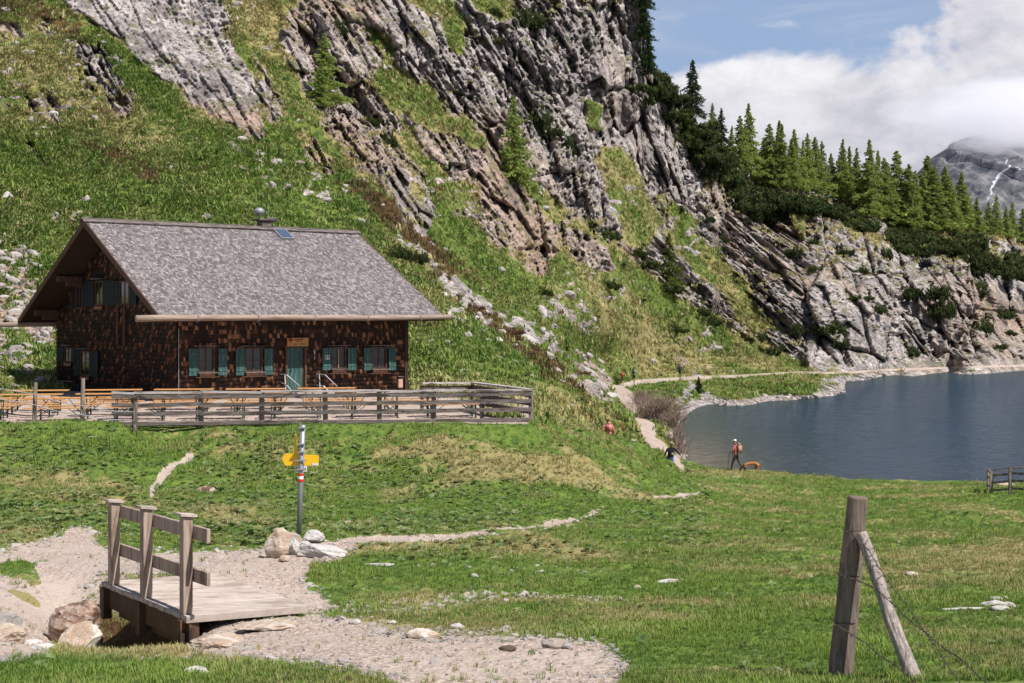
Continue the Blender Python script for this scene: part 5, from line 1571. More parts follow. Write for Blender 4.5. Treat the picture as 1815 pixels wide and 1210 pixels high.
# ---------------------------------------------------------------- round fence post with brace and barbed wire
def log_mesh(name, a, c, r0, r1, seed, mat, parent=None, wob=.012, crack=.010):
    a = Vector(a); c = Vector(c); n = 40; m = 90
    d = (c - a).normalized(); s_ = d.cross(Vector((0, 1, 0))).normalized(); t_ = d.cross(s_)
    T, A_ = np.meshgrid(np.linspace(0, 1, m), np.linspace(0, 2 * math.pi, n, endpoint=False), indexing='ij')
    L = (c - a).length
    rad = r0 + (r1 - r0) * T
    cx, cy = np.cos(A_), np.sin(A_)
    rad = rad * (1 + 0.07 * fbm(cx * .8 + seed, cy * .8, T * L * 1.5, 3)) - crack * sstep(ridged(cx * 2.6 + seed, cy * 2.6, T * L * .7, 3), .62, .80) - .004 * fbm(cx * 5, cy * 5, T * L * 2.0 + seed, 3)
    bend = wob * np.stack([perlin(T * 2, 0.5 + seed, 0), perlin(T * 2, 3.5 + seed, 0)], -1)
    base = np.array(a)[None, None] + np.array(d)[None, None] * (T * L)[..., None] + np.array(s_) * (bend[..., :1] + (rad * cx)[..., None]) + np.array(t_) * (bend[..., 1:] + (rad * cy)[..., None])
    V = base.reshape(-1, 3)
    i = np.arange(n * m).reshape(m, n)
    Fq = np.stack([i[:-1], np.roll(i[:-1], -1, 1), np.roll(i[1:], -1, 1), i[1:]], -1).reshape(-1, 4)
    top = V[-n:].mean(0) + np.array(d) * .004
    rim = V[-n:] * .25 + top * .75 - np.array(d) * .0
    Vt = np.concatenate([V, rim, top[None]])
    b0 = n * (m - 1); r0_ = n * m; ti = r0_ + n
    extra = [[b0 + k, b0 + (k + 1) % n, r0_ + (k + 1) % n, r0_ + k] for k in range(n)]
    me = mesh_np(name, Vt, np.concatenate([Fq, extra]), mat, False)
    # the middle of the cut
    bm = bmesh.new(); bm.from_mesh(me); bm.verts.ensure_lookup_table()
    for k in range(n): bm.faces.new([bm.verts[r0_ + k], bm.verts[r0_ + (k + 1) % n], bm.verts[ti]])
    bmesh.ops.recalc_face_normals(bm, faces=bm.faces)
    bm.to_mesh(me); bm.free()
    me.polygons.foreach_set('use_smooth', [True] * len(me.polygons))
    return link(name, me, parent)


def mat_log(name, c1, c2, c3):
    m, N, b = new_mat(name)
    tcn = N.n('ShaderNodeTexCoord'); P = tcn.outputs['Object']
    V = N.mapping(P, scale=(9, 9, 0.7))
    n1_ = N.noise(V, 3.0, 7, 0.65, 0.6); n2_ = N.noise(N.mapping(P, scale=(22, 22, 1.2)), 3.0, 5, 0.7, .3); n3_ = N.noise(P, 2.4, 4, .6, .5)
    c = N.mix(N.step(n1_, .36, .64), c1, c2)
    c = N.mix(N.step(n3_, .52, .66), c, c3)
    c = N.mix(N.math('MULTIPLY', N.step(n2_, .56, .64), .85), c, tuple(x * .18 for x in c1))
    N.l(c, b.inputs['Base Color']); bump(N, b, N.math('ADD', n1_, n2_), .012, 1)
    b.inputs['Roughness'].default_value = .9
    return m


M_log1 = mat_log('weathered_post', (0.26, 0.205, 0.175), (0.145, 0.11, 0.09), (0.30, 0.20, 0.15))
M_log2 = mat_log('bleached_brace', (0.44, 0.38, 0.35), (0.26, 0.21, 0.19), (0.34, 0.28, 0.25))
pa = at(1487, 1192, 10.0); pb = at(1520, 880, 10.0)
z0 = gz_xy(pa.x, pa.y)
o = log_mesh('fence_post', pa + Vector((-.01, 0, -.25)), pb, .086, .072, 1.3, M_log1); tag(o, 'thick weathered round post holding the barbed wire, leaning slightly right', 'fence post')
ba = at(1632, 1232, 9.45); bb = at(1526, 944, 9.88)
o = log_mesh('brace', ba + (ba - bb) * .12, bb, .056, .040, 5.1, M_log2, wob=.02, crack=.008); tag(o, 'thin bleached round timber propped against the thick post', 'fence brace')


def barbed(pts, lab, seed):
    rr = random.Random(seed)
    P_ = []
    for i in range(len(pts) - 1):
        a, c = pts[i], pts[i + 1]
        nseg = max(2, int((c - a).length / .03))
        for k in range(nseg):
            t_ = k / nseg
            P_.append(a.lerp(c, t_) + Vector((0, 0, -.012 * math.sin(math.pi * t_) * (c - a).length)))
    P_.append(pts[-1])
    w = empty('barbed_wire', pts[0]); tag(w, lab, 'barbed wire', 'barbed wires on the round post')
    for ph in (0, math.pi):
        b = MB(); q = []
        for k, p in enumerate(P_):
            q.append(p - pts[0] + Vector((0, .0032 * math.cos(k * .9 + ph), .0032 * math.sin(k * .9 + ph))))
        b.tube(q, .0022, 4); b.build('strand', M_wire, w)
    b = MB()
    for k in range(2, len(P_) - 2, 4):
        p = P_[k] - pts[0]
        for s_ in range(4):
            v = Vector((rr.gauss(0, 1), rr.gauss(0, 1), rr.gauss(0, 1))).normalized() * .017
            b.tube([p, p + v], [.0024, .001], 4)
    b.build('barbs', M_wire, w, kind='stuff')


barbed([at(1494, 937, 9.93), at(1512, 948, 9.78), at(1540, 975, 9.65), at(1568, 1020, 9.3), at(1610, 1075, 8.6), at(1655, 1140, 7.6), at(1706, 1216, 6.8)], 'uppermost barbed wire running over the brace towards the bottom edge', 1)
barbed([at(1484, 1016, 9.92), at(1520, 1028, 9.8), at(1552, 1042, 9.62), at(1585, 1072, 9.2), at(1640, 1120, 8.3), at(1700, 1165, 7.4), at(1830, 1275, 6.3)], 'middle barbed wire crossing the brace and running far right', 2)
barbed([at(1472, 1102, 9.92), at(1500, 1118, 9.82), at(1535, 1140, 9.6), at(1560, 1162, 9.4), at(1590, 1180, 9.2), at(1625, 1212, 8.8)], 'lowest barbed wire between the thick post and the brace foot', 3)
for (y_, lab) in ((938, 'upper'), (1018, 'middle'), (1100, 'lowest')):
    t_ = (1192 - y_) / (1192 - 880); c = pa.lerp(pb, t_); rad = .088 - .012 * t_
    b = MB(); b.tube([c + Vector((math.cos(a) * rad, math.sin(a) * rad, .004 * math.sin(3 * a))) for a in np.linspace(0, 6.28, 22)], .0032, 4, cap=False)
    tag(b.build('wire_loop', M_wire), f'{lab} wire wrapped once around the thick round post', 'wire', 'wire loops around the round post')
# thin wires twisted over the brace
b = MB(); rr = random.Random(9); c1_ = bb; c2_ = bb.lerp(ba, .45)
q = []
for k in range(60):
    t_ = k / 59; c = bb.lerp(ba, .03 + t_ * .40); a = k * .55
    q.append(c + Vector((math.cos(a) * .052 + .0, -abs(math.sin(a)) * .055, .01 * math.sin(a * 2.3))) + Vector((rr.uniform(-.006, .006), 0, rr.uniform(-.01, .01))))
b.tube(q, .0022, 4); tag(b.build('wire_coil', M_wire), 'loose rusty wire coiled down the upper half of the brace', 'wire')

# ---------------------------------------------------------------- plank fence by the lake
lf = empty('lake_fence', (0, 0, 0)); tag(lf, 'dark weathered rail fence at the right edge by the lake', 'fence')
lp = [Vector((xD(p, D), D, 0)) for p, D in ((1757, 62.0), (1790, 61.4), (1826, 60.8), (1875, 60.0), (1930, 59.2))]
for p in lp: p.z = gz_xy(p.x, p.y)
for i, p in enumerate(lp):
    b = MB(); b.beam(p + Vector((0, 0, -.3)), p + Vector((.02 * (i % 2), 0, 1.15)), .12, .12, up=(0, 1, 0)); b.build('post', M_oldwood, lf)
for z in (1.17, .92, .60, .26):
    plank_run(lf, lp, z, .10 if z < 1.1 else .05, .04 if z < 1.1 else .16, 'rail', -.08, M_oldwood)
bk = [lp[0], Vector((xD(1752, 66.5), 66.5, lp[0].z - .35))]
for z in (1.04, .75, .35): plank_run(lf, bk, z, .10, .04, 'rail', 0, M_oldwood)
b = MB(); b.beam(bk[1] + Vector((0, 0, -.3)), bk[1] + Vector((0, 0, 1.05)), .12, .12, up=(0, 1, 0)); b.build('post', M_oldwood, lf)

# ---------------------------------------------------------------- concrete shaft on the mound
cs_ = empty('concrete_shaft', at(1108, 796, 64.0)); tag(cs_, 'pale concrete shaft with a flat lid on the grassy mound', 'concrete shaft')
b = MB(); b.tube([(0.0, 0, -.25), (0, 0, .33)], [.62, .36], 14); b.build('collar', M_concrete, cs_, smooth=False)
b = MB(); b.tube([(0, 0, .335), (0, 0, .42)], [.50, .50], 16); b.build('lid', M_concrete, cs_)
b = MB(); c = at(1087, 778, 66.5); b.tube([c + Vector((0, 0, -.25)), c + Vector((0, 0, 0))], [.42, .46], 14); tag(b.build('concrete_cover', M_concrete), 'flat round concrete lid behind the pale shaft', 'concrete cover')

# ---------------------------------------------------------------- people and dog
def skin_body(name, verts, edges, radii, mats, matfn, root=0, parent=None, sub=2):
    me = bpy.data.meshes.new(name)
    me.from_pydata([tuple(v) for v in verts], edges, [])
    o = bpy.data.objects.new(name, me); COL.objects.link(o)
    md = o.modifiers.new('skin', 'SKIN'); md.use_smooth_shade = True
    sv = me.skin_vertices[0].data
    for i, r_ in enumerate(radii):
        sv[i].radius = (r_, r_) if not isinstance(r_, tuple) else r_
        sv[i].use_root = (i == root)
    s = o.modifiers.new('sub', 'SUBSURF'); s.levels = sub; s.render_levels = sub
    dg = bpy.context.evaluated_depsgraph_get()
    m2 = bpy.data.meshes.new_from_object(o.evaluated_get(dg))
    o.modifiers.clear()
    o.data = m2; m2.name = name
    m2.materials.clear()
    for m in mats: m2.materials.append(m)
    for p in m2.polygons:
        p.material_index = matfn(p.center); p.use_smooth = True
    if parent: o.parent = parent
    return o


def cloth(name, c): return mat_simple(name, c, tuple(x * .65 for x in c), 9, rough=.85)


M_skin = cloth('skin', (.42, .22, .14))
M_shoe = cloth('boot', (.03, .025, .022))


def person(base, face, h, top, legs, cap, lab, pose, shorts=False, sleeves=True, bend=0.0, hair=(.05, .03, .02)):
    """base at the feet; face = heading angle; pose: (left foot fwd, right foot fwd, left hand (x,y,z), right hand)"""
    k = h / 1.75
    root = empty('person', base, face)         # local +y is forward
    lfw, rfw, LH, RH = pose
    hip = .92; b_ = bend
    V = [(0, 0, hip), (0, .02 + b_ * .3, 1.12), (0, .02 + b_ * .7, 1.34), (0, b_ + .01, 1.46), (0, b_ + .02, 1.54), (0, b_ + .045, 1.64), (0, b_ + .03, 1.72)]
    Rr = [.135, .125, .15, .075, .055, .092, .075]
    E = [(0, 1), (1, 2), (2, 3), (3, 4), (4, 5), (5, 6)]
    for sgn, fw in ((-1, lfw), (1, rfw)):
        i = len(V)
        lift = .10 if fw < -.2 else 0
        V += [(sgn * .09, 0, .86), (sgn * .10, fw * .5 + .05, .48 + lift * .3), (sgn * .10, fw, .10 + lift), (sgn * .105, fw + .02, .05 + lift), (sgn * .11, fw + .17, .035 + lift * .4)]
        Rr += [.095, .062, .045, .048, .035]
        E += [(0, i), (i, i + 1), (i + 1, i + 2), (i + 2, i + 3), (i + 3, i + 4)]
    for sgn, H in ((-1, LH), (1, RH)):
        i = len(V)
        S = Vector((sgn * .18, .01 + b_ * .85, 1.40)); Hn = Vector(H)
        el = (S + Hn) / 2 + Vector((sgn * .05, -.06, -.05))
        V += [tuple(S), tuple(el), tuple(Hn), tuple(Hn + (Hn - el).normalized() * .08)]
        Rr += [.062, .045, .032, .036]
        E += [(2, i), (i, i + 1), (i + 1, i + 2), (i + 2, i + 3)]
    V = [tuple(Vector(v) * k) for v in V]; Rr = [r_ * k for r_ in Rr]

    def mf(c):
        z = c.z / k
        if z > 1.50: return 2
        if z < .13: return 3
        hands = [Vector(LH), Vector(RH)]
        q = Vector(c) / k
        for Hn in hands:
            if (q - Hn).length < .10: return 2
        if not sleeves:
            for Hn in hands:
                if (q - Hn).length < .26 and abs(q.x) > .14: return 2
        if z < .93 and not (abs(q.x) > .2): return 1 if not (shorts and z < .5) else 2
        return 0
    body = skin_body('body', V, E, Rr, [top, legs, M_skin, M_shoe], mf, 0, root)
    tag(root, lab, 'person')
    hc = Vector((0, b_ + .04, 1.66)) * k
    # hair or cap over the skull, nose and eyes
    bm = bmesh.new(); bmesh.ops.create_uvsphere(bm, u_segments=14, v_segments=9, radius=.108 * k)
    bmesh.ops.delete(bm, geom=[v for v in bm.verts if v.co.z < .005 or (v.co.y > .06 * k and v.co.z < .05 * k)], context='VERTS')
    for v in bm.verts: v.co += hc + Vector((0, -.01, .02)) * k
    me = bpy.data.meshes.new('cap'); bm.to_mesh(me); bm.free(); me.materials.append(cap); link('cap' if cap.name.startswith('hat') else 'hair', me, root)
    if cap.name.startswith('hat'):
        b = MB(); b.poly([hc + Vector((-.08, .06, .05)) * k, hc + Vector((-.06, .17, .04)) * k, hc + Vector((.06, .17, .04)) * k, hc + Vector((.08, .06, .05)) * k], .012, (0, 0, 1)); b.build('brim', cap, root)
    b = MB(); b.box(hc + Vector((0, .095, -.01)) * k, (.022 * k, .03 * k, .04 * k))
    b.box(hc + Vector((-.035, .085, .015)) * k, (.02, .012, .012)); b.box(hc + Vector((.035, .085, .015)) * k, (.02, .012, .012)); b.build('face', M_skin, root)
    for sgn in (-1, 1):
        Hn = Vector((LH if sgn < 0 else RH)) * k
        b = MB()
        for q in range(4): b.tube([Hn + Vector((sgn * .0 - .024 + q * .016, .0, -.03)), Hn + Vector((-.024 + q * .016, .03, -.075)), Hn + Vector((-.024 + q * .016, .012, -.098 + .006 * abs(q - 1)))], [.010, .009, .007], 5)
        b.tube([Hn + Vector((-sgn * .02, .01, -.01)), Hn + Vector((-sgn * .035, .045, -.04))], [.011, .008], 5)
        b.build('hand', M_skin, root)
    return root


def backpack(root, k, b_, mt, lab, s=1.0):
    M_ = root.matrix_basis
    b = MB()
    bm = bmesh.new(); bmesh.ops.create_cube(bm, size=1.0)
    for v in bm.verts: v.co = Vector((v.co.x * .32 * s, v.co.y * .20 * s, v.co.z * .48 * s))
    bmesh.ops.bevel(bm, geom=list(bm.edges), offset=.07 * s, segments=3, affect='EDGES')
    me = bpy.data.meshes.new('backpack'); bm.to_mesh(me); bm.free(); me.materials.append(mt)
    me.polygons.foreach_set('use_smooth', [True] * len(me.polygons))
    o = link('backpack', me); o.location = Matrix.Rotation(root.rotation_euler.z, 3, 'Z') @ Vector((0, b_ * .55 - .235, 1.24 * k)) + root.location; o.rotation_euler = (-b_ * 1.2, 0, root.rotation_euler.z)
    tag(o, lab, 'backpack')
    b = MB(); b.tube([(0, .02, .24 * s), (0, .0, .30 * s)], [.10 * s, .07 * s], 10); b.build('lid', mt, o, smooth=True)
    for sx in (-1, 1):
        b = MB(); b.tube([(sx * .10, .09, .18), (sx * .12, .26, .17), (sx * .13, .34, .0), (sx * .12, .12, -.18)], .016, 5); b.build('strap', M_black, o)
    return o


def wpt(root, v): return root.location + Matrix.Rotation(root.rotation_euler.z, 3, 'Z') @ Vector(v)


# hiker with two poles beside the dog
D = 79.0; x = xD(1305, D)
hk = person(Vector((x, D, gz_xy(x, D))), R(62), 1.74, cloth('pink_shirt', (.50, .16, .17)), cloth('dark_trousers', (.05, .047, .045)), cloth('hat_white', (.75, .75, .74)),
            'hiker in pink top, white cap and dark trousers walking left along the lakeshore', (.26, -.30, (-.24, .30, 1.05), (.24, .26, 1.05)), sleeves=False, bend=.05)
backpack(hk, 1, .05, cloth('tan_pack', (.45, .26, .16)), 'tan backpack on the hiker walking beside the dog', 1.05)
for sgn, fx in ((-1, .42), (1, .30)):
    b = MB(); b.tube([wpt(hk, (sgn * .24, .31, 1.12)), wpt(hk, (sgn * .27, fx, .0))], [.016, .011], 6)
    o = b.build('trekking_pole', M_black); tag(o, 'dark trekking pole ' + ('in the lake side hand' if sgn < 0 else 'in the near hand') + ' of the lakeshore hiker', 'trekking pole')
# man in the black jacket on the path
D = 80.5; x = xD(1188, D)
mz = CZ - (840 - HY) / F * D
mn = person(Vector((x, D, mz)), R(200), 1.82, cloth('black_jacket', (.012, .012, .014)), cloth('blue_jeans', (.06, .12, .30)), cloth('hat_tan', (.36, .29, .22)),
            'man in black jacket, blue jeans and tan cap coming down the path', (.18, -.22, (-.46, .30, .98), (.30, .05, .92)), bend=.10)
mn.scale = (1.15, 1.1, 1)
b = MB(); b.tube([wpt(mn, (-.52, .32, 1.0)), wpt(mn, (-.85, .62, .55))], [.016, .011], 6); tag(b.build('trekking_pole', M_black), 'dark trekking pole held out by the man in the black jacket', 'trekking pole')
b = MB(); b.box(wpt(mn, (.02, .33, 1.20)), (.09, .05, .10)); b.box(wpt(mn, (.02, .29, 1.20)), (.05, .05, .05)); tag(b.build('camera_bag', M_concrete), 'small pale pouch on the chest of the man in black', 'pouch')
# woman in pink at the bend
D = 74; x = xD(1078, D)
pk = person(Vector((x, D, CZ - (799 - HY) / F * D)), R(10), 1.66, cloth('salmon_jacket', (.62, .22, .21)), cloth('black_tights', (.02, .02, .022)), cloth('brown_hair', (.10, .06, .05)),
            'walker in a salmon pink jacket and black trousers seen from behind', (.1, -.1, (-.26, .06, .92), (.26, .06, .92)))
pk.scale = (1.2, 1.1, 1)
backpack(pk, 1, .0, cloth('pink_pack', (.66, .25, .24)), 'salmon pink daypack on the walker at the path bend', .9)
# three far walkers on the lakeside path
for px, py, D, c, pc, shorts, lab, bl, f_ in [(1103, 683, 159, (.30, .10, .06), (.40, .12, .05), True, 'far walker with a rust red backpack at the left end of the lake path', 'rust red backpack on the leftmost far walker', 5),
                                 (1124, 678, 163, (.42, .42, .44), (.06, .06, .08), True, 'far walker in a light top and shorts behind the red backpack', 'small dark backpack on the far walker in shorts', 340),
                                 (1205, 671, 168, (.02, .02, .03), (.04, .05, .14), False, 'dark clothed far walker alone in the middle of the lake path', 'navy backpack on the lone dark walker', 350)]:
    p = at(px, py, D)
    q = person(p, R(f_), 1.75, cloth('far_top', c), cloth('far_legs', (.03, .03, .035) if not shorts else (.06, .05, .045)), cloth('hair_dark', (.05, .04, .03)), lab, (.16, -.16, (-.28, .1, .95), (.28, .1, .95)), shorts=shorts)
    backpack(q, 1, 0, cloth('far_pack', pc), bl, 1.05)

# dog sniffing the grass
D = 79.6; x = xD(1331, D)
dog = empty('dog', Vector((x, D, gz_xy(x, D))), R(8)); tag(dog, 'brown dog nosing in the grass behind the hiker', 'dog')
V = [(0, 0, .52), (-.22, 0, .50), (-.38, 0, .50), (-.50, 0, .36), (-.58, 0, .22), (-.66, 0, .10), (.22, 0, .54), (.36, 0, .50),
     (-.36, -.09, .30), (-.37, -.09, .14), (-.40, -.09, .02), (-.34, .09, .30), (-.32, .09, .14), (-.35, .09, .02),
     (.38, -.09, .38), (.33, -.09, .26), (.43, -.09, .17), (.41, -.09, .02), (.36, .09, .38), (.27, .09, .26), (.33, .09, .17), (.31, .09, .02),
     (.46, 0, .50), (.56, 0, .40), (.62, 0, .30), (-.52, -.06, .28), (-.52, .06, .28)]
E = [(0, 1), (1, 2), (2, 3), (3, 4), (4, 5), (0, 6), (6, 7), (2, 8), (8, 9), (9, 10), (2, 11), (11, 12), (12, 13), (7, 14), (14, 15), (15, 16), (16, 17), (7, 18), (18, 19), (19, 20), (20, 21), (7, 22), (22, 23), (23, 24), (4, 25), (4, 26)]
Rr = [.105, .125, .12, .075, .085, .045, .12, .11, .06, .04, .035, .06, .04, .035, .085, .05, .032, .032, .085, .05, .032, .032, .035, .03, .02, .03, .03]
skin_body('body', V, E, Rr, [cloth('dog_coat', (.36, .155, .055)), cloth('dog_dark', (.10, .04, .02))], lambda c: 1 if (c.x < -.42) or (c.z < .34 and c.x < -.2) else 0, 0, dog)


# ---------------------------------------------------------------- trees
def mat_leaf(name, c1, c2, sss=True):
    m, N, b = new_mat(name)
    a = N.n('ShaderNodeAttribute', attribute_name='tone')
    oi = N.n('ShaderNodeObjectInfo')
    c = N.mix(a.outputs['Fac'], c1, c2)
    c = N.mix(N.math('MULTIPLY', oi.outputs['Random'], .45), c, tuple(x * .55 for x in c1))
    N.l(c, b.inputs['Base Color'])
    b.inputs['Roughness'].default_value = .75
    b.inputs['Specular IOR Level'].default_value = .15
    out = [n for n in N.t.nodes if n.type == 'OUTPUT_MATERIAL'][0]
    tr = N.n('ShaderNodeBsdfTranslucent'); N.l(c, tr.inputs[0])
    ms = N.n('ShaderNodeMixShader'); ms.inputs[0].default_value = .42
    N.l(b.outputs[0], ms.inputs[1]); N.l(tr.outputs[0], ms.inputs[2]); N.l(ms.outputs[0], out.inputs[0])
    return m


M_larch = mat_leaf('larch_needles', (0.18, 0.25, 0.05), (0.36, 0.43, 0.12))
M_pine = mat_leaf('dark_pine_needles', (0.036, 0.055, 0.018), (0.105, 0.13, 0.038))
M_spruce = mat_leaf('spruce_needles', (0.024, 0.048, 0.018), (0.055, 0.09, 0.030))
M_yspruce = mat_leaf('yellow_green_needles', (0.085, 0.11, 0.018), (0.17, 0.19, 0.035))
M_heath = mat_leaf('russet_twigs', (0.10, 0.05, 0.028), (0.20, 0.12, 0.065))
M_bark = mat_simple('bark', (0.12, 0.09, 0.07), (0.06, 0.045, 0.035), 6, (3, 3, 1), .9)


def tri_cloud(name, C, U, V_, tone, mat):
    """diamond leaves: centre C, half axes U, V"""
    n = len(C)
    P = np.stack([C - U, C + V_, C + U, C - V_], 1).reshape(-1, 3)
    Fq = np.arange(n * 4).reshape(n, 4)
    me = mesh_np(name, P, Fq, mat)
    a = me.attributes.new('tone', 'FLOAT', 'POINT'); a.data.foreach_set('value', np.repeat(tone, 4).astype(np.float32))
    return me


def conifer_crown(name, seed, h, wid, nb, mat, droop=.25, dens=1.0, start=.10, power=.8, sag=.0):
    r = np.random.default_rng(seed)
    C = []; U = []; V_ = []; T = []
    for i in range(nb):
        f = (i + r.random()) / nb
        z = h * (start + (1 - start) * f)
        L = wid * ((1 - f) ** power) * (r.uniform(.35, 1.15) if i % 5 else r.uniform(.9, 1.4)) * (1 + .25 * math.sin(i * .11 + seed)) + .12
        az = r.random() * 6.283
        d = np.array([math.cos(az), math.sin(az), 0])
        m = int((7 + L * 9) * dens)
        t_ = np.sqrt(r.random(m))
        up = np.array([0, 0, 1.0])
        dz_ = -droop * L * t_ ** 1.3 + sag * L * t_ ** 3
        c = d[None] * (L * t_)[:, None] + up[None] * (z + dz_ + r.normal(0, .05, m))[:, None] + r.normal(0, .07 * L + .04, (m, 3)) * np.array([1, 1, .5])
        s_ = r.uniform(.10, .24, m) * (.7 + .25 * L)
        u = (d[None] * .8 + r.normal(0, .45, (m, 3))) ; u /= np.linalg.norm(u, axis=1)[:, None]
        v = np.cross(u, r.normal(0, 1, (m, 3))); v /= np.linalg.norm(v, axis=1)[:, None]
        C.append(c); U.append(u * s_[:, None]); V_.append(v * (s_ * .42)[:, None]); T.append(np.clip(r.normal(.5, .3, m), 0, 1))
    return tri_cloud(name, *map(np.concatenate, (C, U, V_)), np.concatenate(T), mat)


def trunk_mesh(name, h, r0, seed):
    b = MB(); rr = random.Random(seed)
    b.tube([(0, 0, -1.2), (rr.uniform(-.1, .1), 0, h * .4), (rr.uniform(-.1, .1), rr.uniform(-.1, .1), h * .75), (0, 0, h * .99)], [r0, r0 * .7, r0 * .4, .02], 7)
    for k in range(26):
        f = rr.uniform(.12, .9); a = rr.random() * 6.28; L = (1 - f) * h * .16 + .2; z = h * f
        b.tube([(0, 0, z), (math.cos(a) * L, math.sin(a) * L, z - L * .18)], [.045 * (1.2 - f), .01], 4)
    me = bpy.data.meshes.new(name); me.from_pydata(b.v, [], b.f); me.materials.append(M_bark)
    return me


VAR = {}
for kind, mat, wid, droop, pw, nb, dn in (('larch', M_larch, 2.3, .22, .80, 300, 1.7), ('spruce', M_spruce, 2.2, .45, .8, 280, 1.7), ('yspruce', M_yspruce, 2.4, .3, .8, 230, 1.5)):
    VAR[kind] = []
    for s_ in range(5 if kind == 'larch' else 2):
        w_ = wid * (1, 1.15, .9, 1.25, 1.05)[s_]
        VAR[kind].append((conifer_crown('crown', 10 * s_ + len(kind), 12.0, w_, nb, mat, droop, dn, (.06, .10, .05, .08, .12)[s_], pw), trunk_mesh('trunk', 12.0, .22, s_)))


def tree(px, ptop, pbase, kind, lab, name='larch_tree', wf=1.0, grp='conifers on the rocky ridge', D=None, cat='tree'):
    if D is None:
        p = m_at(px, pbase)
    else:
        p = at(px, pbase, D)
    h = (pbase - ptop) / F * p.y
    v = VAR[kind][random.randrange(len(VAR[kind]))]
    root = empty(name, p, random.random() * 6.28)
    root.rotation_euler = (random.gauss(0, .025), random.gauss(0, .025), random.random() * 6.28)
    s_ = h / 12.0; root.scale = (s_ * wf, s_ * wf, s_)
    link('trunk', v[1], root); link('crown', v[0], root)
    tag(root, lab, cat, grp)
    return root


LAR = [(1330, 188, 318), (1309, 212, 300), (1364, 223, 330), (1388, 225, 335), (1378, 218, 325), (1409, 235, 335), (1431, 239, 335), (1445, 243, 335), (1462, 249, 340), (1490, 251, 352), (1506, 261, 362), (1518, 265, 365),
       (1541, 253, 385), (1553, 273, 385), (1565, 286, 390), (1577, 292, 396), (1590, 271, 402), (1602, 296, 408), (1620, 308, 415), (1655, 304, 415), (1644, 284, 408), (1671, 304, 410), (1679, 320, 415), (1701, 314, 405),
       (1715, 350, 410), (1730, 356, 415), (1762, 352, 415), (1750, 362, 414), (1780, 372, 420), (1793, 363, 422), (1812, 372, 424), (1400, 250, 335), (1420, 255, 335), (1476, 272, 345), (1530, 290, 368), (1610, 318, 410), (1634, 312, 410), (1690, 340, 410), (1356, 245, 326), (1345, 262, 322), (1498, 282, 356), (1570, 315, 392), (1586, 320, 400)]
order = sorted(LAR)
words_ = ['first', 'second', 'third', 'fourth', 'fifth', 'sixth', 'seventh', 'eighth', 'ninth', 'tenth', 'eleventh', 'twelfth', 'thirteenth']
seg = [(0, 1400, 'from the cliff on the ridge skyline'), (1400, 1500, 'in the slim row left of the ridge middle'), (1500, 1580, 'in the tall clump at the ridge middle'), (1580, 1665, 'in the broad clump right of the ridge middle'), (1665, 1735, 'on the ridge just left of the distant peak'), (1735, 1900, 'on the ridge below the distant peak')]
cnt = {}
for i, (px, t_, b_) in enumerate(order):
    hpx = b_ - t_
    k_ = [q for q in range(6) if seg[q][0] <= px < seg[q][1]][0]
    cnt[k_] = cnt.get(k_, 0) + 1
    size = 'very tall' if hpx > 122 else 'tall' if hpx > 100 else 'middling' if hpx > 75 else 'small'
    tree(px, t_ - 6, b_ + 4, 'larch', f'{size} bright green larch, {words_[cnt[k_] - 1]} {seg[k_][2]}', wf=random.uniform(.68, 1.15) * (1.2 if hpx < 80 else 1.0))
tree(1224, 95, 200, 'spruce', 'dark narrow spruce standing alone high on the ridge beside the sky', 'spruce_tree', 1.0)
tree(1213, 172, 225, 'spruce', 'dark spruce just below the lone spruce on the upper ridge', 'spruce_tree', 1.2)
tree(1279, 168, 235, 'spruce', 'small crooked dark pine on the ridge left of the larches', 'pine_tree', .95)
tree(1262, 172, 232, 'larch', 'pale thin larch left of the crooked dark pine', wf=.9)
tree(1293, 210, 262, 'larch', 'small larch between the crooked pine and the larch row', wf=1.0)
for k, (px, t_, b_) in enumerate([(1146, 40, 118), (1142, -20, 70), (1149, 70, 135), (1141, -70, 20)]):
    tree(px, t_, b_, 'spruce', ['conifer clinging to the sheer cliff edge against the sky', 'upper conifer on the sheer cliff edge at the picture top', 'lowest conifer on the sheer cliff edge', 'conifer above the picture top on the cliff edge'][k], 'spruce_tree', 1.0, D=216 + k)
tree(577, 58, 185, 'larch', 'bright green larch in the dark rock chimney above the hut', wf=1.25, grp='lone trees on the cliff')
tree(566, 110, 190, 'larch', 'smaller larch in front of the one in the rock chimney', wf=1.3, grp='lone trees on the cliff')
tree(915, 168, 338, 'larch', 'tall thin larch halfway up the middle of the cliff', wf=.82, grp='lone trees on the cliff')
tree(1187, 412, 518, 'yspruce', 'yellow green conifer at the foot of the cliff above the slope', 'spruce_tree', 1.0, grp='lone trees on the cliff')
tree(1003, 598, 622, 'spruce', 'tiny dark conifer by the stone band on the slope', 'spruce_tree', 1.2, grp='lone trees on the cliff')
tree(1238, 668, 698, 'spruce', 'small dark bush like spruce between path and lakeshore', 'spruce_tree', 1.4, grp='lone trees on the cliff')


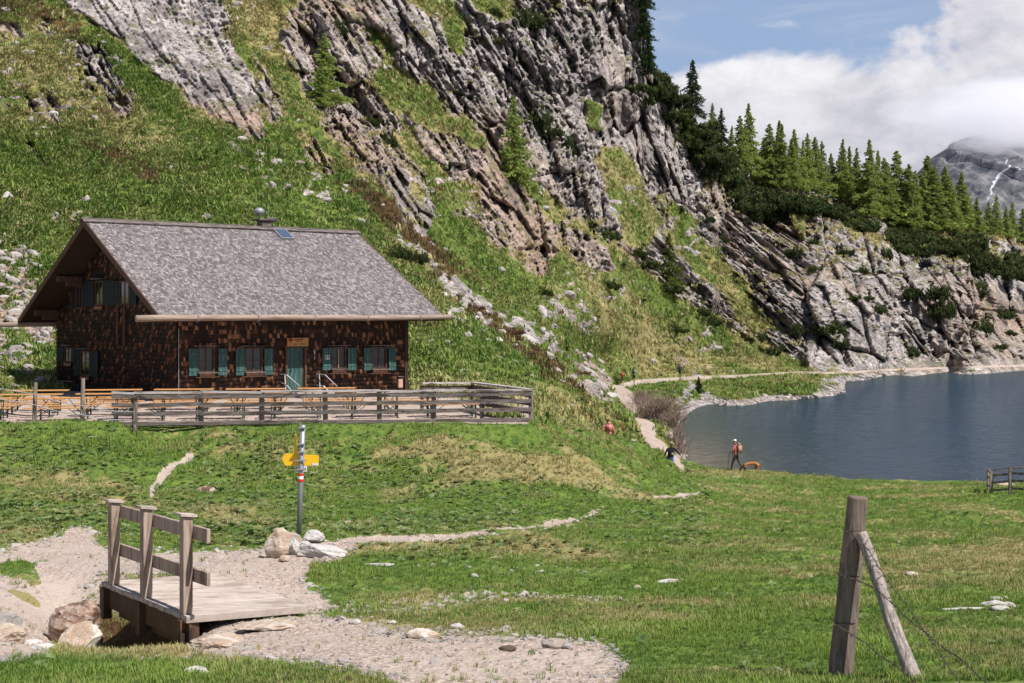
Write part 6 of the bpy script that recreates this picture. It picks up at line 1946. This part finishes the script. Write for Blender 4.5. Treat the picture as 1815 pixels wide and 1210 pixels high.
# ---------------------------------------------------------------- dwarf pines
def shrub_mesh(name, seed, mat, n=1500, tuft=1.0):
    r = np.random.default_rng(seed)
    m = 34
    st = r.normal(0, 1, (m, 3)); st[:, 2] = np.abs(st[:, 2]) * .6 + .1
    st /= np.linalg.norm(st, axis=1)[:, None]
    L = r.uniform(.6, 1.0, m)
    k = r.integers(0, m, n); t_ = np.sqrt(r.uniform(.1, 1, n))
    base = np.stack([st[:, 0] * .55, st[:, 1] * .55, st[:, 2] * 0], 1)
    tip = st * L[:, None] * np.array([1.0, 1.0, .85])
    tip[:, 2] += .12
    C = base[k] * (1 - t_)[:, None] + tip[k] * t_[:, None] + r.normal(0, .065, (n, 3))
    C[:, 2] = np.maximum(C[:, 2], -.25)
    U = r.normal(0, .5, (n, 3)) + np.array([0, 0, .9]); U /= np.linalg.norm(U, axis=1)[:, None]
    V_ = np.cross(U, r.normal(0, 1, (n, 3))); V_ /= np.linalg.norm(V_, axis=1)[:, None]
    s_ = r.uniform(.06, .13, n) * tuft
    return tri_cloud(name, C, U * s_[:, None], V_ * (s_ * .35)[:, None], np.clip(C[:, 2] + r.normal(0, .25, n), 0, 1), mat)


SH = [shrub_mesh('shrub', 100 + i, M_pine) for i in range(4)]
HS = [shrub_mesh('shrub', 120 + i, M_heath, 900, .8) for i in range(2)]
GS_ = [shrub_mesh('shrub', 130 + i, M_larch, 900, .9) for i in range(2)]


def shrub(px, py, w, h, lab, src=SH, grp='dwarf pines on the mountainside', name='mountain_pine', cat='shrub'):
    p = m_at(px, py + h * .35)
    o = link(name, random.choice(src))
    sw = w / F * p.y / 1.45; sh = h / F * p.y * .72
    o.location = p + Vector((0, -.25, -.2 * sh)); o.rotation_euler = (0, 0, random.random() * 6.28); o.scale = (sw, sw * .8, sh)
    tag(o, lab, cat, grp)
    return o


# the ones standing alone, each with its own words
for px, py, w, h, lab in [
    (708, 440, 46, 40, 'dark dwarf pine on the brown spur right of the roof ridge'), (735, 448, 40, 44, 'dwarf pine touching the one right of the roof ridge'), (962, 512, 34, 26, 'round dwarf pine under the tip of the middle rock rib'),
    (1192, 578, 46, 24, 'flat dark shrub alone on the green slope above the path'), (1138, 528, 16, 9, 'tiny dark shrub alone on the green slope'), (930, 18, 56, 70, 'large dark shrub hanging from the top edge of the photo'),
    (875, 14, 30, 34, 'shrub left of the big one at the top edge'), (991, 60, 26, 30, 'dark shrub right of the big one at the top edge'), (958, 195, 50, 62, 'big dark shrub in the gully right of the tall larch'),
    (1000, 240, 30, 46, 'long dark shrub lower down the gully'), (975, 225, 40, 40, 'middle shrub of the gully right of the tall larch'), (690, 238, 30, 50, 'dark shrub on the left cliff rib'),
    (664, 205, 26, 36, 'dark shrub above its neighbour on the left cliff rib'), (1015, 262, 20, 30, 'lowest shrub of the gully right of the tall larch'), (600, 40, 30, 50, 'dark shrub by the rock chimney top'),
    (1128, 150, 60, 34, 'wide dark shrub below the sheer buttress'), (1140, 172, 34, 28, 'small dark shrub under the wide one by the buttress'), (880, 70, 20, 22, 'small shrub on the upper cliff face'),
    (1076, 412, 40, 30, 'dark shrub on the rib left of the yellow conifer'), (1098, 465, 22, 14, 'little round shrub at the lower rock edge'), (1075, 498, 44, 30, 'dark shrub below the little round one'),
    (1120, 440, 50, 30, 'long dark shrub at the cliff foot'), (1145, 462, 50, 34, 'shrub at the cliff foot left of the yellow conifer'), (1180, 500, 60, 40, 'dense dark shrub under the yellow conifer'),
    (1225, 496, 34, 24, 'dark shrub right of the yellow conifer'), (1236, 543, 44, 36, 'shrub in the line descending to the path'), (1256, 560, 40, 34, 'next shrub down the line to the path'),
    (1339, 588, 40, 34, 'olive shrub at the end of the green slope'), (1362, 612, 36, 44, 'dark shrub above the path by the rock foot'), (1384, 612, 18, 20, 'small shrub right of the one above the path'),
    (1415, 578, 24, 34, 'dark shrub in a cleft over the path'), (1470, 574, 56, 42, 'big dark shrub low on the right cliff'), (1490, 600, 30, 30, 'shrub right below the big low one'),
    (1405, 436, 38, 42, 'dark shrub in the left cliff cleft under the larches'), (1440, 421, 18, 20, 'small shrub on a pale rock step'), (1443, 470, 26, 22, 'small shrub below the pale rock step'), (1498, 437, 30, 24, 'round shrub in the middle of the right cliff'),
    (1523, 470, 36, 22, 'flat shrub under the round one on the right cliff'), (1561, 436, 40, 50, 'dark shrub mass hanging below the ridge trees'), (1523, 526, 44, 18, 'thin strip of shrub on the right cliff'), (1546, 542, 34, 34, 'dark shrub slanting beside the thin strip'),
    (1640, 508, 80, 54, 'largest dark shrub patch of the right cliff'), (1670, 535, 50, 60, 'shrub patch at the lower edge of the largest one'), (1668, 575, 40, 30, 'shrub below the largest patch'), (1734, 500, 44, 50, 'dark shrub on the far right cliff'),
    (1722, 545, 50, 46, 'shrub below the far right one'), (1742, 570, 36, 40, 'next shrub below on the far right cliff'), (1613, 614, 40, 32, 'dark shrub just above the water side path'), (1786, 585, 30, 18, 'small shrub near the right picture edge'),
    (1762, 609, 40, 22, 'flat shrub low near the right picture edge'), (1775, 550, 54, 30, 'wide shrub at the right picture edge'), (1800, 480, 40, 30, 'shrub under the ridge at the right edge'), (1350, 400, 30, 30, 'shrub in the rocks under the first larches'),
    (1255, 385, 24, 20, 'small shrub on the pale rocks below the upper ridge'), (1208, 290, 26, 24, 'shrub on the rock below the brown block'), (1280, 420, 22, 20, 'small dark shrub in the middle of the pale rocks')]:
    shrub(px, py, w, h, lab)
for px, py, w, h, lab, src, nm in [(890, 580, 70, 26, 'russet bare shrub on the spur right of the hut roof', HS, 'heather_bush'), (905, 590, 40, 24, 'reddish shrub beside the russet one on the spur', HS, 'heather_bush'), (1042, 386, 30, 22, 'bright green bush on the cliff middle', GS_, 'green_bush'), (985, 80, 14, 26, 'rust coloured bush on the upper cliff', HS, 'heather_bush'),
                                   (1020, 655, 50, 16, 'russet heather above the dark rock steps', HS, 'heather_bush'), (1290, 640, 30, 10, 'low bright shrub beside the lake path', GS_, 'green_bush'), (840, 540, 40, 18, 'brown heather patch high on the spur', HS, 'heather_bush')]:
    shrub(px, py, w, h, lab, src, 'odd coloured bushes on the slope', nm)
# the dark band of dwarf pine along the ridge
rr = random.Random(12)
RB = [(1150, 118), (1165, 138), (1185, 160), (1200, 185), (1225, 215), (1245, 235), (1270, 262), (1290, 285), (1310, 315), (1330, 335), (1360, 340), (1400, 345), (1440, 352), (1480, 362), (1520, 374), (1560, 390), (1600, 402), (1640, 408), (1680, 410), (1720, 412), (1760, 422), (1815, 440)]
for i in range(115):
    px = rr.uniform(1150, 1830) if i > 34 else rr.uniform(1160, 1330)
    base = np.interp(px, [p[0] for p in RB], [p[1] for p in RB])
    depth = np.interp(px, [1150, 1230, 1300, 1400, 1560, 1700, 1815], [14, 70, 60, 14, 34, 60, 60])
    py = base + rr.random() * depth - 4
    w = rr.uniform(46, 84)
    wh = 'high beside the sky' if px < 1250 else 'at the foot of the first larches' if px < 1400 else 'under the middle larches' if px < 1600 else 'on the right end of the ridge'
    shrub(px, py, w, w * rr.uniform(.5, .8), f'dark dwarf pine in the ridge thicket {wh}', grp='dwarf pine thicket along the ridge')


# ---------------------------------------------------------------- bare willow bushes by the lake
def twig_bush(name, loc, w, h, n, seed, lab, lean=0.0):
    r = random.Random(seed); b = MB()
    for k in range(n):
        a = r.uniform(0, 6.283); sp = r.uniform(.1, 1.0)
        x0 = r.gauss(0, .14) * w; y0 = r.gauss(0, .1) * w
        dx = math.cos(a) * sp * w * .5 + lean * h * .4; dy = math.sin(a) * sp * w * .4; hh = h * r.uniform(.55, 1.0) * (1.05 - .35 * sp)
        p0 = Vector((x0, y0, -.2)); p1 = Vector((x0 + dx * .45, y0 + dy * .4, hh * .55)); p2 = Vector((x0 + dx * 1.0, y0 + dy, hh * (1.0 - .12 * sp)))
        b.tube([p0, p1, p2], [.024, .016, .006], 3, cap=False)
        for q in range(2):
            f = r.uniform(.3, .9); s_ = p1.lerp(p2, f); b.tube([s_, s_ + Vector((r.uniform(-.3, .3), r.uniform(-.3, .3), r.uniform(.2, .5)))], [.012, .005], 3, cap=False)
    o = b.build(name, M_twig); o.location = loc
    tag(o, lab, 'bush', 'bare willows by the lakeshore')


M_twig = mat_simple('bare_twigs', (0.27, 0.20, 0.165), (0.15, 0.105, 0.085), 8, rough=.85)
for px, py, z, w, h, n, lab in [(1160, 742, 1.0, 5.0, 2.4, 300, 'large leafless willow bush between path and lake'), (1133, 716, 1.1, 2.4, 1.5, 110, 'leafless willow at the path side of the large one'), (1190, 756, .5, 2.6, 1.5, 110, 'leafless willow drooping over the water'), (1196, 785, .6, 1.4, 1.2, 60, 'small brown bush on the bank above the man in black'),
                             (1206, 800, .4, 1.2, .9, 45, 'lowest brown bush beside the shore rocks')]:
    D = dz(px, py, z)
    twig_bush('willow_bush', at(px, py, D), w, h, n, px, lab, .3)

# ---------------------------------------------------------------- grass, leafy plants and gravel as ground cover
def mat_blade(name, greens, drys, trans=.25):
    m, N, b = new_mat(name)
    ti = N.n('ShaderNodeAttribute', attribute_name='tint', attribute_type='INSTANCER')
    dr = N.n('ShaderNodeAttribute', attribute_name='dry', attribute_type='INSTANCER')
    tn = N.n('ShaderNodeAttribute', attribute_name='tone')
    g = N.mix(ti.outputs['Fac'], greens[0], greens[1])
    d = N.mix(ti.outputs['Fac'], drys[0], drys[1])
    c = N.mix(dr.outputs['Fac'], g, d)
    c = N.mix(N.math('MULTIPLY', tn.outputs['Fac'], .35), c, N.mix(.5, c, (0.30, 0.30, 0.12)))
    N.l(c, b.inputs['Base Color'])
    b.inputs['Roughness'].default_value = .6
    b.inputs['Specular IOR Level'].default_value = .2
    out = [n for n in N.t.nodes if n.type == 'OUTPUT_MATERIAL'][0]
    tr = N.n('ShaderNodeBsdfTranslucent'); N.l(c, tr.inputs[0])
    ms = N.n('ShaderNodeMixShader'); ms.inputs[0].default_value = trans
    N.l(b.outputs[0], ms.inputs[1]); N.l(tr.outputs[0], ms.inputs[2]); N.l(ms.outputs[0], out.inputs[0])
    return m


def tuft_mesh(name, seed, nb, spread, wdt, mat, bend=.5, hmin=.5):
    r = np.random.default_rng(seed)
    V = []; Fq = []; T = []
    for i in range(nb):
        a = r.random() * 6.283; rad = spread * math.sqrt(r.random())
        p = np.array([math.cos(a) * rad, math.sin(a) * rad, -.05])
        h = r.uniform(hmin, 1.0); d = r.random() * 6.283; dd = np.array([math.cos(d), math.sin(d), 0]) * bend * h * r.uniform(.3, 1)
        s_ = np.array([-math.sin(d), math.cos(d), 0]) * wdt * r.uniform(.7, 1.2)
        q = p + dd * .35 + np.array([0, 0, h * .6]); e = p + dd + np.array([0, 0, h * .97])
        b = len(V); V += [p - s_, p + s_, q + s_ * .8, q - s_ * .8, e]
        Fq += [(b, b + 1, b + 2), (b, b + 2, b + 3), (b + 3, b + 2, b + 4)]; T += [r.random()] * 5
    me = mesh_np(name, np.array(V), Fq, mat)
    a = me.attributes.new('tone', 'FLOAT', 'POINT'); a.data.foreach_set('value', np.array(T, np.float32))
    return me


def rosette_mesh(name, seed, nl, mat):
    r = np.random.default_rng(seed); V = []; Fq = []; T = []
    for i in range(nl):
        a = i * 2.4 + r.random() * .6; d = np.array([math.cos(a), math.sin(a), 0]); s_ = np.array([-math.sin(a), math.cos(a), 0])
        L = r.uniform(.6, 1.0); w = L * r.uniform(.26, .36); up = r.uniform(.25, .75)
        z = lambda f: np.array([0, 0, L * (up * f * 1.4 - up * .9 * f * f)])
        b = len(V)
        V += [d * .05, d * .4 * L + s_ * w + z(.4) + [0, 0, .06], d * .75 * L + s_ * w * .8 + z(.75) + [0, 0, .03], d * L + z(1), d * .75 * L - s_ * w * .8 + z(.75) + [0, 0, .03], d * .4 * L - s_ * w + z(.4) + [0, 0, .06], d * .5 * L + z(.5)]
        Fq += [(b, b + 1, b + 6), (b + 1, b + 2, b + 6), (b + 2, b + 3, b + 6), (b + 3, b + 4, b + 6), (b + 4, b + 5, b + 6), (b + 5, b, b + 6)]; T += [r.random()] * 7
    me = mesh_np(name, np.array(V), Fq, mat, True)
    a = me.attributes.new('tone', 'FLOAT', 'POINT'); a.data.foreach_set('value', np.array(T, np.float32))
    return me


def scatter(name, protos, pts, scl, tint, dry, label, tilt=None):
    pcol = bpy.data.collections.new(name + '_kinds')
    for k, me in enumerate(protos):
        pcol.objects.link(bpy.data.objects.new(name + '_kind', me))
    n = len(pts)
    me = bpy.data.meshes.new(name)
    me.vertices.add(n); me.vertices.foreach_set('co', np.asarray(pts, np.float32).ravel())
    r = np.random.default_rng(n)
    for nm, arr in (('scl', scl), ('tint', tint), ('dry', dry)):
        a = me.attributes.new(nm, 'FLOAT', 'POINT'); a.data.foreach_set('value', np.asarray(arr, np.float32))
    rot = np.zeros((n, 3), np.float32); rot[:, 2] = r.random(n) * 6.283
    if tilt: rot[:, 0] = r.normal(0, tilt, n); rot[:, 1] = r.normal(0, tilt, n)
    a = me.attributes.new('rot', 'FLOAT_VECTOR', 'POINT'); a.data.foreach_set('vector', rot.ravel())
    o = link(name, me)
    ng = bpy.data.node_groups.new(name, 'GeometryNodeTree')
    ng.interface.new_socket(name='Geometry', in_out='INPUT', socket_type='NodeSocketGeometry')
    ng.interface.new_socket(name='Geometry', in_out='OUTPUT', socket_type='NodeSocketGeometry')
    N = ng.nodes; L = ng.links
    gi = N.new('NodeGroupInput'); go = N.new('NodeGroupOutput')
    ci = N.new('GeometryNodeCollectionInfo'); ci.inputs[0].default_value = pcol; ci.inputs[1].default_value = True; ci.inputs[2].default_value = True
    ip = N.new('GeometryNodeInstanceOnPoints'); ip.inputs['Pick Instance'].default_value = True
    def attr(nm, ty):
        q = N.new('GeometryNodeInputNamedAttribute'); q.data_type = ty; q.inputs[0].default_value = nm
        return q.outputs[0]
    L.new(gi.outputs[0], ip.inputs['Points']); L.new(ci.outputs[0], ip.inputs['Instance'])
    L.new(attr('scl', 'FLOAT'), ip.inputs['Scale'])
    er = N.new('FunctionNodeEulerToRotation'); L.new(attr('rot', 'FLOAT_VECTOR'), er.inputs[0]); L.new(er.outputs[0], ip.inputs['Rotation'])
    L.new(ip.outputs[0], go.inputs[0])
    md = o.modifiers.new('scatter', 'NODES'); md.node_group = ng
    tag(o, label, kind='stuff')
    return o


M_blade = mat_blade('grass_blades', ((0.066, 0.145, 0.018), (0.185, 0.285, 0.042)), ((0.26, 0.215, 0.09), (0.48, 0.40, 0.20)))
M_mblade = mat_blade('mountain_blades', ((0.070, 0.140, 0.020), (0.18, 0.27, 0.048)), ((0.33, 0.27, 0.115), (0.55, 0.46, 0.24)))
M_leafy = mat_blade('broad_leaves', ((0.055, 0.12, 0.028), (0.17, 0.25, 0.10)), ((0.26, 0.22, 0.09), (0.42, 0.32, 0.18)))
rg = np.random.default_rng(21)


def ground_field(px, D):
    P = g_at(px, D); X_, Y_ = P[:, 0], P[:, 1]; py = HY - (P[:, 2] - CZ) / D * F
    e, dr = gmask(px, py, D, X_)
    return P, py, e, dr


n = 260000
px = rg.uniform(-60, 1875, n); D = np.exp(rg.uniform(math.log(9.2), math.log(84), n))
P, py, e, dr = ground_field(px, D)
patch = fbm(P[:, 0] * .5, P[:, 1] * .5, 3.0, 3)
keep = (rg.random(n) > np.clip(e * 1.5, 0, 1) * .985) & (P[:, 2] > .12) & ~((D > 46.2) & (D < 67) & (px < 936))
keep &= rg.random(n) < (0.62 + .5 * patch)
x_ = P[:, 0]; u_ = (x_ + 3.67) * -.607 + (D - 15.9) * .794; v_ = (x_ + 3.67) * .795 + (D - 15.9) * .607
keep &= ~((u_ > -.05) & (u_ < 2.6) & (v_ > -.1) & (v_ < 1.6))
P, py, e, dr, D, px, patch = (q[keep] for q in (P, py, e, dr, D, px, patch))
bank = np.exp(-((py - 800) / 60) ** 2) * (px < 1200)
short = np.exp(-((px - 1290) / 240) ** 2 - ((py - 1150) / 45) ** 2)
sc_ = (0.030 + 0.0011 * D) * rg.lognormal(0, .30, len(P)) * (1 + .5 * bank) * (1 + .35 * patch) * (1 - .25 * short)
TG = [tuft_mesh('tuft', s_, 11, .45, .045, M_blade, .7) for s_ in range(5)]
scatter('grass', TG, P, sc_, np.clip(.5 + .8 * patch + rg.normal(0, .28, len(P)), 0, 1), np.clip((dr * 1.25 - .12) + rg.normal(0, .22, len(P)), 0, 1), 'short green and straw coloured alpine grass over the meadow')

# broad leaved plants in drifts on the bank below the terrace
n = 72000
px = rg.uniform(-60, 1875, n); D = np.exp(rg.uniform(math.log(10), math.log(84), n))
P, py, e, dr = ground_field(px, D)
drift = fbm(P[:, 0] * .23, P[:, 1] * .23, 11.0, 3)
z1_ = sstep(py, 1010, 960) * sstep(py, 745, 765) * (px < 1260) * (.35 + .65 * sstep(px, 1300, 200))
right = (px > 1180) * (D > 30) * .14 * sstep(drift, .15, .5)
pr = np.clip(z1_ * (.25 + .9 * sstep(drift, -.25, .35)), 0, 1) + right + .006 * (py > 960)
keep = (rg.random(n) < pr) & (e < .2) & (P[:, 2] > .2) & ~((D > 45.6) & (D < 67) & (px < 936))
P, py, e, dr, D, px, drift = (q[keep] for q in (P, py, e, dr, D, px, drift))
RO = [rosette_mesh('rosette', s_, 8, M_leafy) for s_ in range(4)]
scatter('leafy_plants', RO, P + np.array([0, 0, .02]), (.042 + .0011 * D) * rg.lognormal(0, .30, len(P)), rg.random(len(P)) ** 1.2, np.clip(rg.normal(.02, .22, len(P)) + dr * .5, 0, 1), 'broad leaved dock plants in drifts on the bank', tilt=.25)

# tussocks on the mountainside
n = 150000
px = rg.uniform(-30, 1845, n); f_ = rg.random(n)
bb_ = np.interp(px, m_px, bot); vv_ = np.interp(px, m_px, vis)
py = bb_ + (vv_ - bb_) * f_
r_, c_ = m_idx(px, py)
Pm = CO[r_, c_].copy(); cv = cov[r_, c_]
dm = MD[r_, c_]
keep = (rg.random(n) > cv[:, 0] * 1.15) & (cv[:, 1] < .2) & (Pm[:, 2] > .35) & (rg.random(n) < np.clip(.25 + 1.6 * (vv_ * 0 + .35 + .5 * perlin(Pm[:, 0] / 4, Pm[:, 1] / 4, Pm[:, 2] / 4)), .1, 1))
Pm, cv, dm, px, py = (q[keep] for q in (Pm, cv, dm, px, py))
br_ = np.clip(cv[:, 3] * 1.0 + rg.normal(0, .12, len(Pm)), 0, 1)
isb = br_ > .52
MT = [tuft_mesh('tussock', 40 + s_, 16, .85, .11, M_mblade, 1.3, .3) for s_ in range(4)]
tn_ = np.clip(.40 + .6 * fbm(Pm[:, 0] / 5, Pm[:, 1] / 5, Pm[:, 2] / 5, 3) + rg.normal(0, .25, len(Pm)), 0, 1)
scatter('mountain_grass', MT, Pm[~isb], (.13 + .0011 * dm[~isb]) * rg.lognormal(0, .35, (~isb).sum()), tn_[~isb], np.clip(cv[~isb, 2] * 1.15 - .12 + rg.normal(0, .3, (~isb).sum()), 0, 1), 'tussocky green and yellowish grass on the mountainside')
M_hblade = mat_blade('heather_sprigs', ((0.045, 0.028, 0.014), (0.12, 0.07, 0.03)), ((0.08, 0.055, 0.02), (0.19, 0.11, 0.05)))
HT = [tuft_mesh('heather', 60 + s_, 16, .6, .07, M_hblade, .5) for s_ in range(3)]
scatter('heather_undergrowth', HT, Pm[isb], (.20 + .0012 * dm[isb]) * rg.lognormal(0, .35, isb.sum()), tn_[isb], rg.random(isb.sum()), 'brown heather growing in bands across the mountainside')

# gravel and stone chips
M_chip = mat_stone('stone_chips', (0.62, 0.57, 0.53), (0.46, 0.41, 0.38), (0.50, 0.41, 0.34), 2.0)
CH = [rock_mesh('chip', 200 + s_, M_chip, (1, .75, .38), 1, 9, .02) for s_ in range(5)]
n = 90000
px = rg.uniform(-60, 1875, n); D = np.exp(rg.uniform(math.log(10), math.log(48), n))
P, py, e, dr = ground_field(px, D)
cl = fbm(P[:, 0] * 1.2, P[:, 1] * 1.2, 6.0, 3)
inpath = (e > .9)
brook = (e > .25) & (e < .9)
keep = (rg.random(n) < np.where(brook, .42, np.where(inpath, .05 + .22 * sstep(cl, .15, .6), .004))) & (D < 44.5)
P, D, brook = P[keep], D[keep], brook[keep]
s_ = (.008 + .0005 * D) * rg.lognormal(0, .55, len(P)) * np.where(brook, 1.5, .95)
scatter('gravel', CH, P + np.array([0, 0, .004]), np.clip(s_, .006, .10), rg.random(len(P)), rg.random(len(P)), 'pale angular gravel and stone chips on the tracks', tilt=.3)
# scree and shore stones on the mountainside
M_scree = mat_stone('scree', (0.46, 0.42, 0.40), (0.27, 0.24, 0.225), (0.40, 0.33, 0.28), 0.8)
SC = [rock_mesh('scree', 220 + k, M_scree, (1, .7, .55), 2, 10, .03) for k in range(5)]
n = 60000
px = rg.uniform(-30, 1845, n); py = np.interp(px, m_px, bot) + (np.interp(px, m_px, vis) - np.interp(px, m_px, bot)) * rg.random(n) ** 1.4
r_, c_ = m_idx(px, py)
Pm = CO[r_, c_].copy(); sfv = (stonef * (1 - pf))[r_, c_]; dm = MD[r_, c_]; rkv = rockf[r_, c_]
sprk = .004 + .012 * (sstep(perlin(Pm[:, 0] / 9, Pm[:, 1] / 9, Pm[:, 2] / 9), .2, .5))
keep = (rg.random(n) < np.where((sfv > .45) & (rkv < .6), .42, sprk * (rkv < .6))) & (pf[r_, c_] < .2) & (Pm[:, 2] > -.1)
Pm, dm, sfv = Pm[keep], dm[keep], sfv[keep]
s_ = np.clip((.10 + .0008 * dm) * rg.lognormal(0, .55, len(Pm)), .08, 1.0) * np.where(Pm[:, 2] < 1.0, .75, 1.0)
scatter('scree_gravel', SC, Pm, s_, rg.random(len(Pm)), rg.random(len(Pm)), 'pale scree and shore stones strewn over the slope', tilt=.5)

# boulders one can tell apart on the left talus and the slope
RK = [rock_mesh('boulder', 300 + k, (M_rock, M_rock, M_rockpale)[k % 3], (1, .7, .6), 3, 13, .05, .8) for k in range(8)]


def boulder(px, py, w, h, rot, lab, grp='boulders on the slope'):
    p = m_at(px, py); s_ = w / F * p.y / 2
    o = link('boulder', RK[(px * 7 + py) % 8]); o.location = p + Vector((0, .1, 0)); o.scale = (s_, s_, s_ * (h / w) / .62); o.rotation_euler = (0, R(rot), rg.uniform(-.3, .3))
    tag(o, lab, 'boulder', grp)


for a in [(62, 452, 44, 16, 32, 'long flat grey boulder at the top right of the left scree'), (70, 474, 36, 12, 25, 'dark slab below the long flat boulder of the left scree'), (10, 462, 30, 16, 10, 'pale boulder at the upper left of the scree beside the hut'), (24, 500, 34, 20, 30, 'pale block in the middle of the left scree'),
          (10, 492, 22, 14, 0, 'bluish white stone at the left picture edge in the scree'), (30, 540, 34, 18, 20, 'grey block low in the left scree above the roof corner'), (72, 560, 28, 14, 10, 'stone close to the left eave tip'), (22, 570, 36, 20, 30, 'light boulder above the long gutter log'),
          (24, 622, 22, 40, 75, 'upright grey slab left of the hut wall'), (56, 620, 42, 16, 35, 'pale tilted slab right of the upright one by the hut'), (20, 645, 24, 14, 0, 'small stone below the upright slab by the hut'), (112, 440, 12, 14, 0, 'small white boulder left of the roof verge'), (10, 8 + 10, 26, 14, 10, 'stone at the top left corner'), (12, 350, 26, 26, 0, 'round grey boulder at the left edge above the scree'),
          (60, 268, 52, 12, 36, 'long tilted slab on the upper left slope'), (88, 205, 20, 32, 60, 'upright pale boulder on the upper left slope'), (152, 142, 20, 40, 70, 'white boulder left of the slab outcrop'), (40, 440, 26, 12, 25, 'stone at the top edge of the left scree'), (48, 520, 30, 14, 35, 'angular block in the left scree centre'), (5, 530, 26, 14, 0, 'block at the left edge low in the scree'),
          (786, 524, 22, 18, 40, 'pale boulder on the spur below the stone band'), (812, 566, 40, 10, 20, 'flat pale slab beside the lower eave'), (870, 520, 14, 8, 20, 'pale stone in the spur stone band'), (640, 392, 24, 12, 35, 'pale flat stone above the roof ridge end'), (862, 604, 18, 12, 0, 'stone under the russet shrub'), (882, 604, 22, 14, 10, 'pale square boulder low on the spur'),
          (935, 604, 38, 22, 30, 'large pale boulder in the lower stone band'), (968, 630, 30, 18, 20, 'boulder right of the pale one in the lower band'), (985, 655, 24, 12, 25, 'boulder at the end of the lower stone band'), (1042, 662, 44, 24, 35, 'dark layered rock step above the path bend'), (1064, 684, 40, 24, 40, 'grey layered rock step beside the path bend'), (1084, 702, 24, 18, 40, 'lowest rock step at the path bend'),
          (1040, 628, 30, 12, 25, 'white boulder on the slope above the rock steps'), (1060, 640, 30, 10, 30, 'white slab next to the boulder above the rock steps'), (1154, 640, 22, 12, 10, 'pale stone above the lone far walker'), (1296, 660, 12, 8, 0, 'small stone by the lake path'), (1004, 484, 12, 7, 20, 'little white stone on the green slope under the rock ribs'),
          (1190, 176, 30, 22, 10, 'ochre block on the upper ridge'), (1290, 578, 44, 12, 35, 'long slab at the lower cliff edge over the slope'), (1140, 512, 10, 6, 0, 'tiny white stone on the green slope'), (1468, 690, 44, 10, 25, 'flat dark slab at the tip of the lake spit'), (1440, 700, 34, 10, 20, 'pale slab at the waterline of the spit'),
          (1228, 790, 34, 16, 0, 'low rock sticking out of the water by the shore bushes'), (1200, 812, 22, 18, 0, 'pale shore rock under the bushes'), (1590, 551, 22, 16, 0, 'rusty block in the right cliff'), (1725, 655, 30, 12, 0, 'grey rock below the lakeside path at the far right'), (1534, 668, 30, 16, 10, 'grey shore rock at the near end of the cliff path'), (910, 642, 20, 10, 20, 'stone in the brown heather low on the spur'),
          (820, 657, 16, 8, 0, 'white stone on the slope right of the hut'), (945, 668, 20, 8, 30, 'flat stone right of the terrace on the slope'), (862, 678, 18, 8, 0, 'small pale stone in the grass right of the hut wall'), (990, 675, 26, 6, 20, 'flat pale slab on the slope above the rock heap')]:
    boulder(*a)
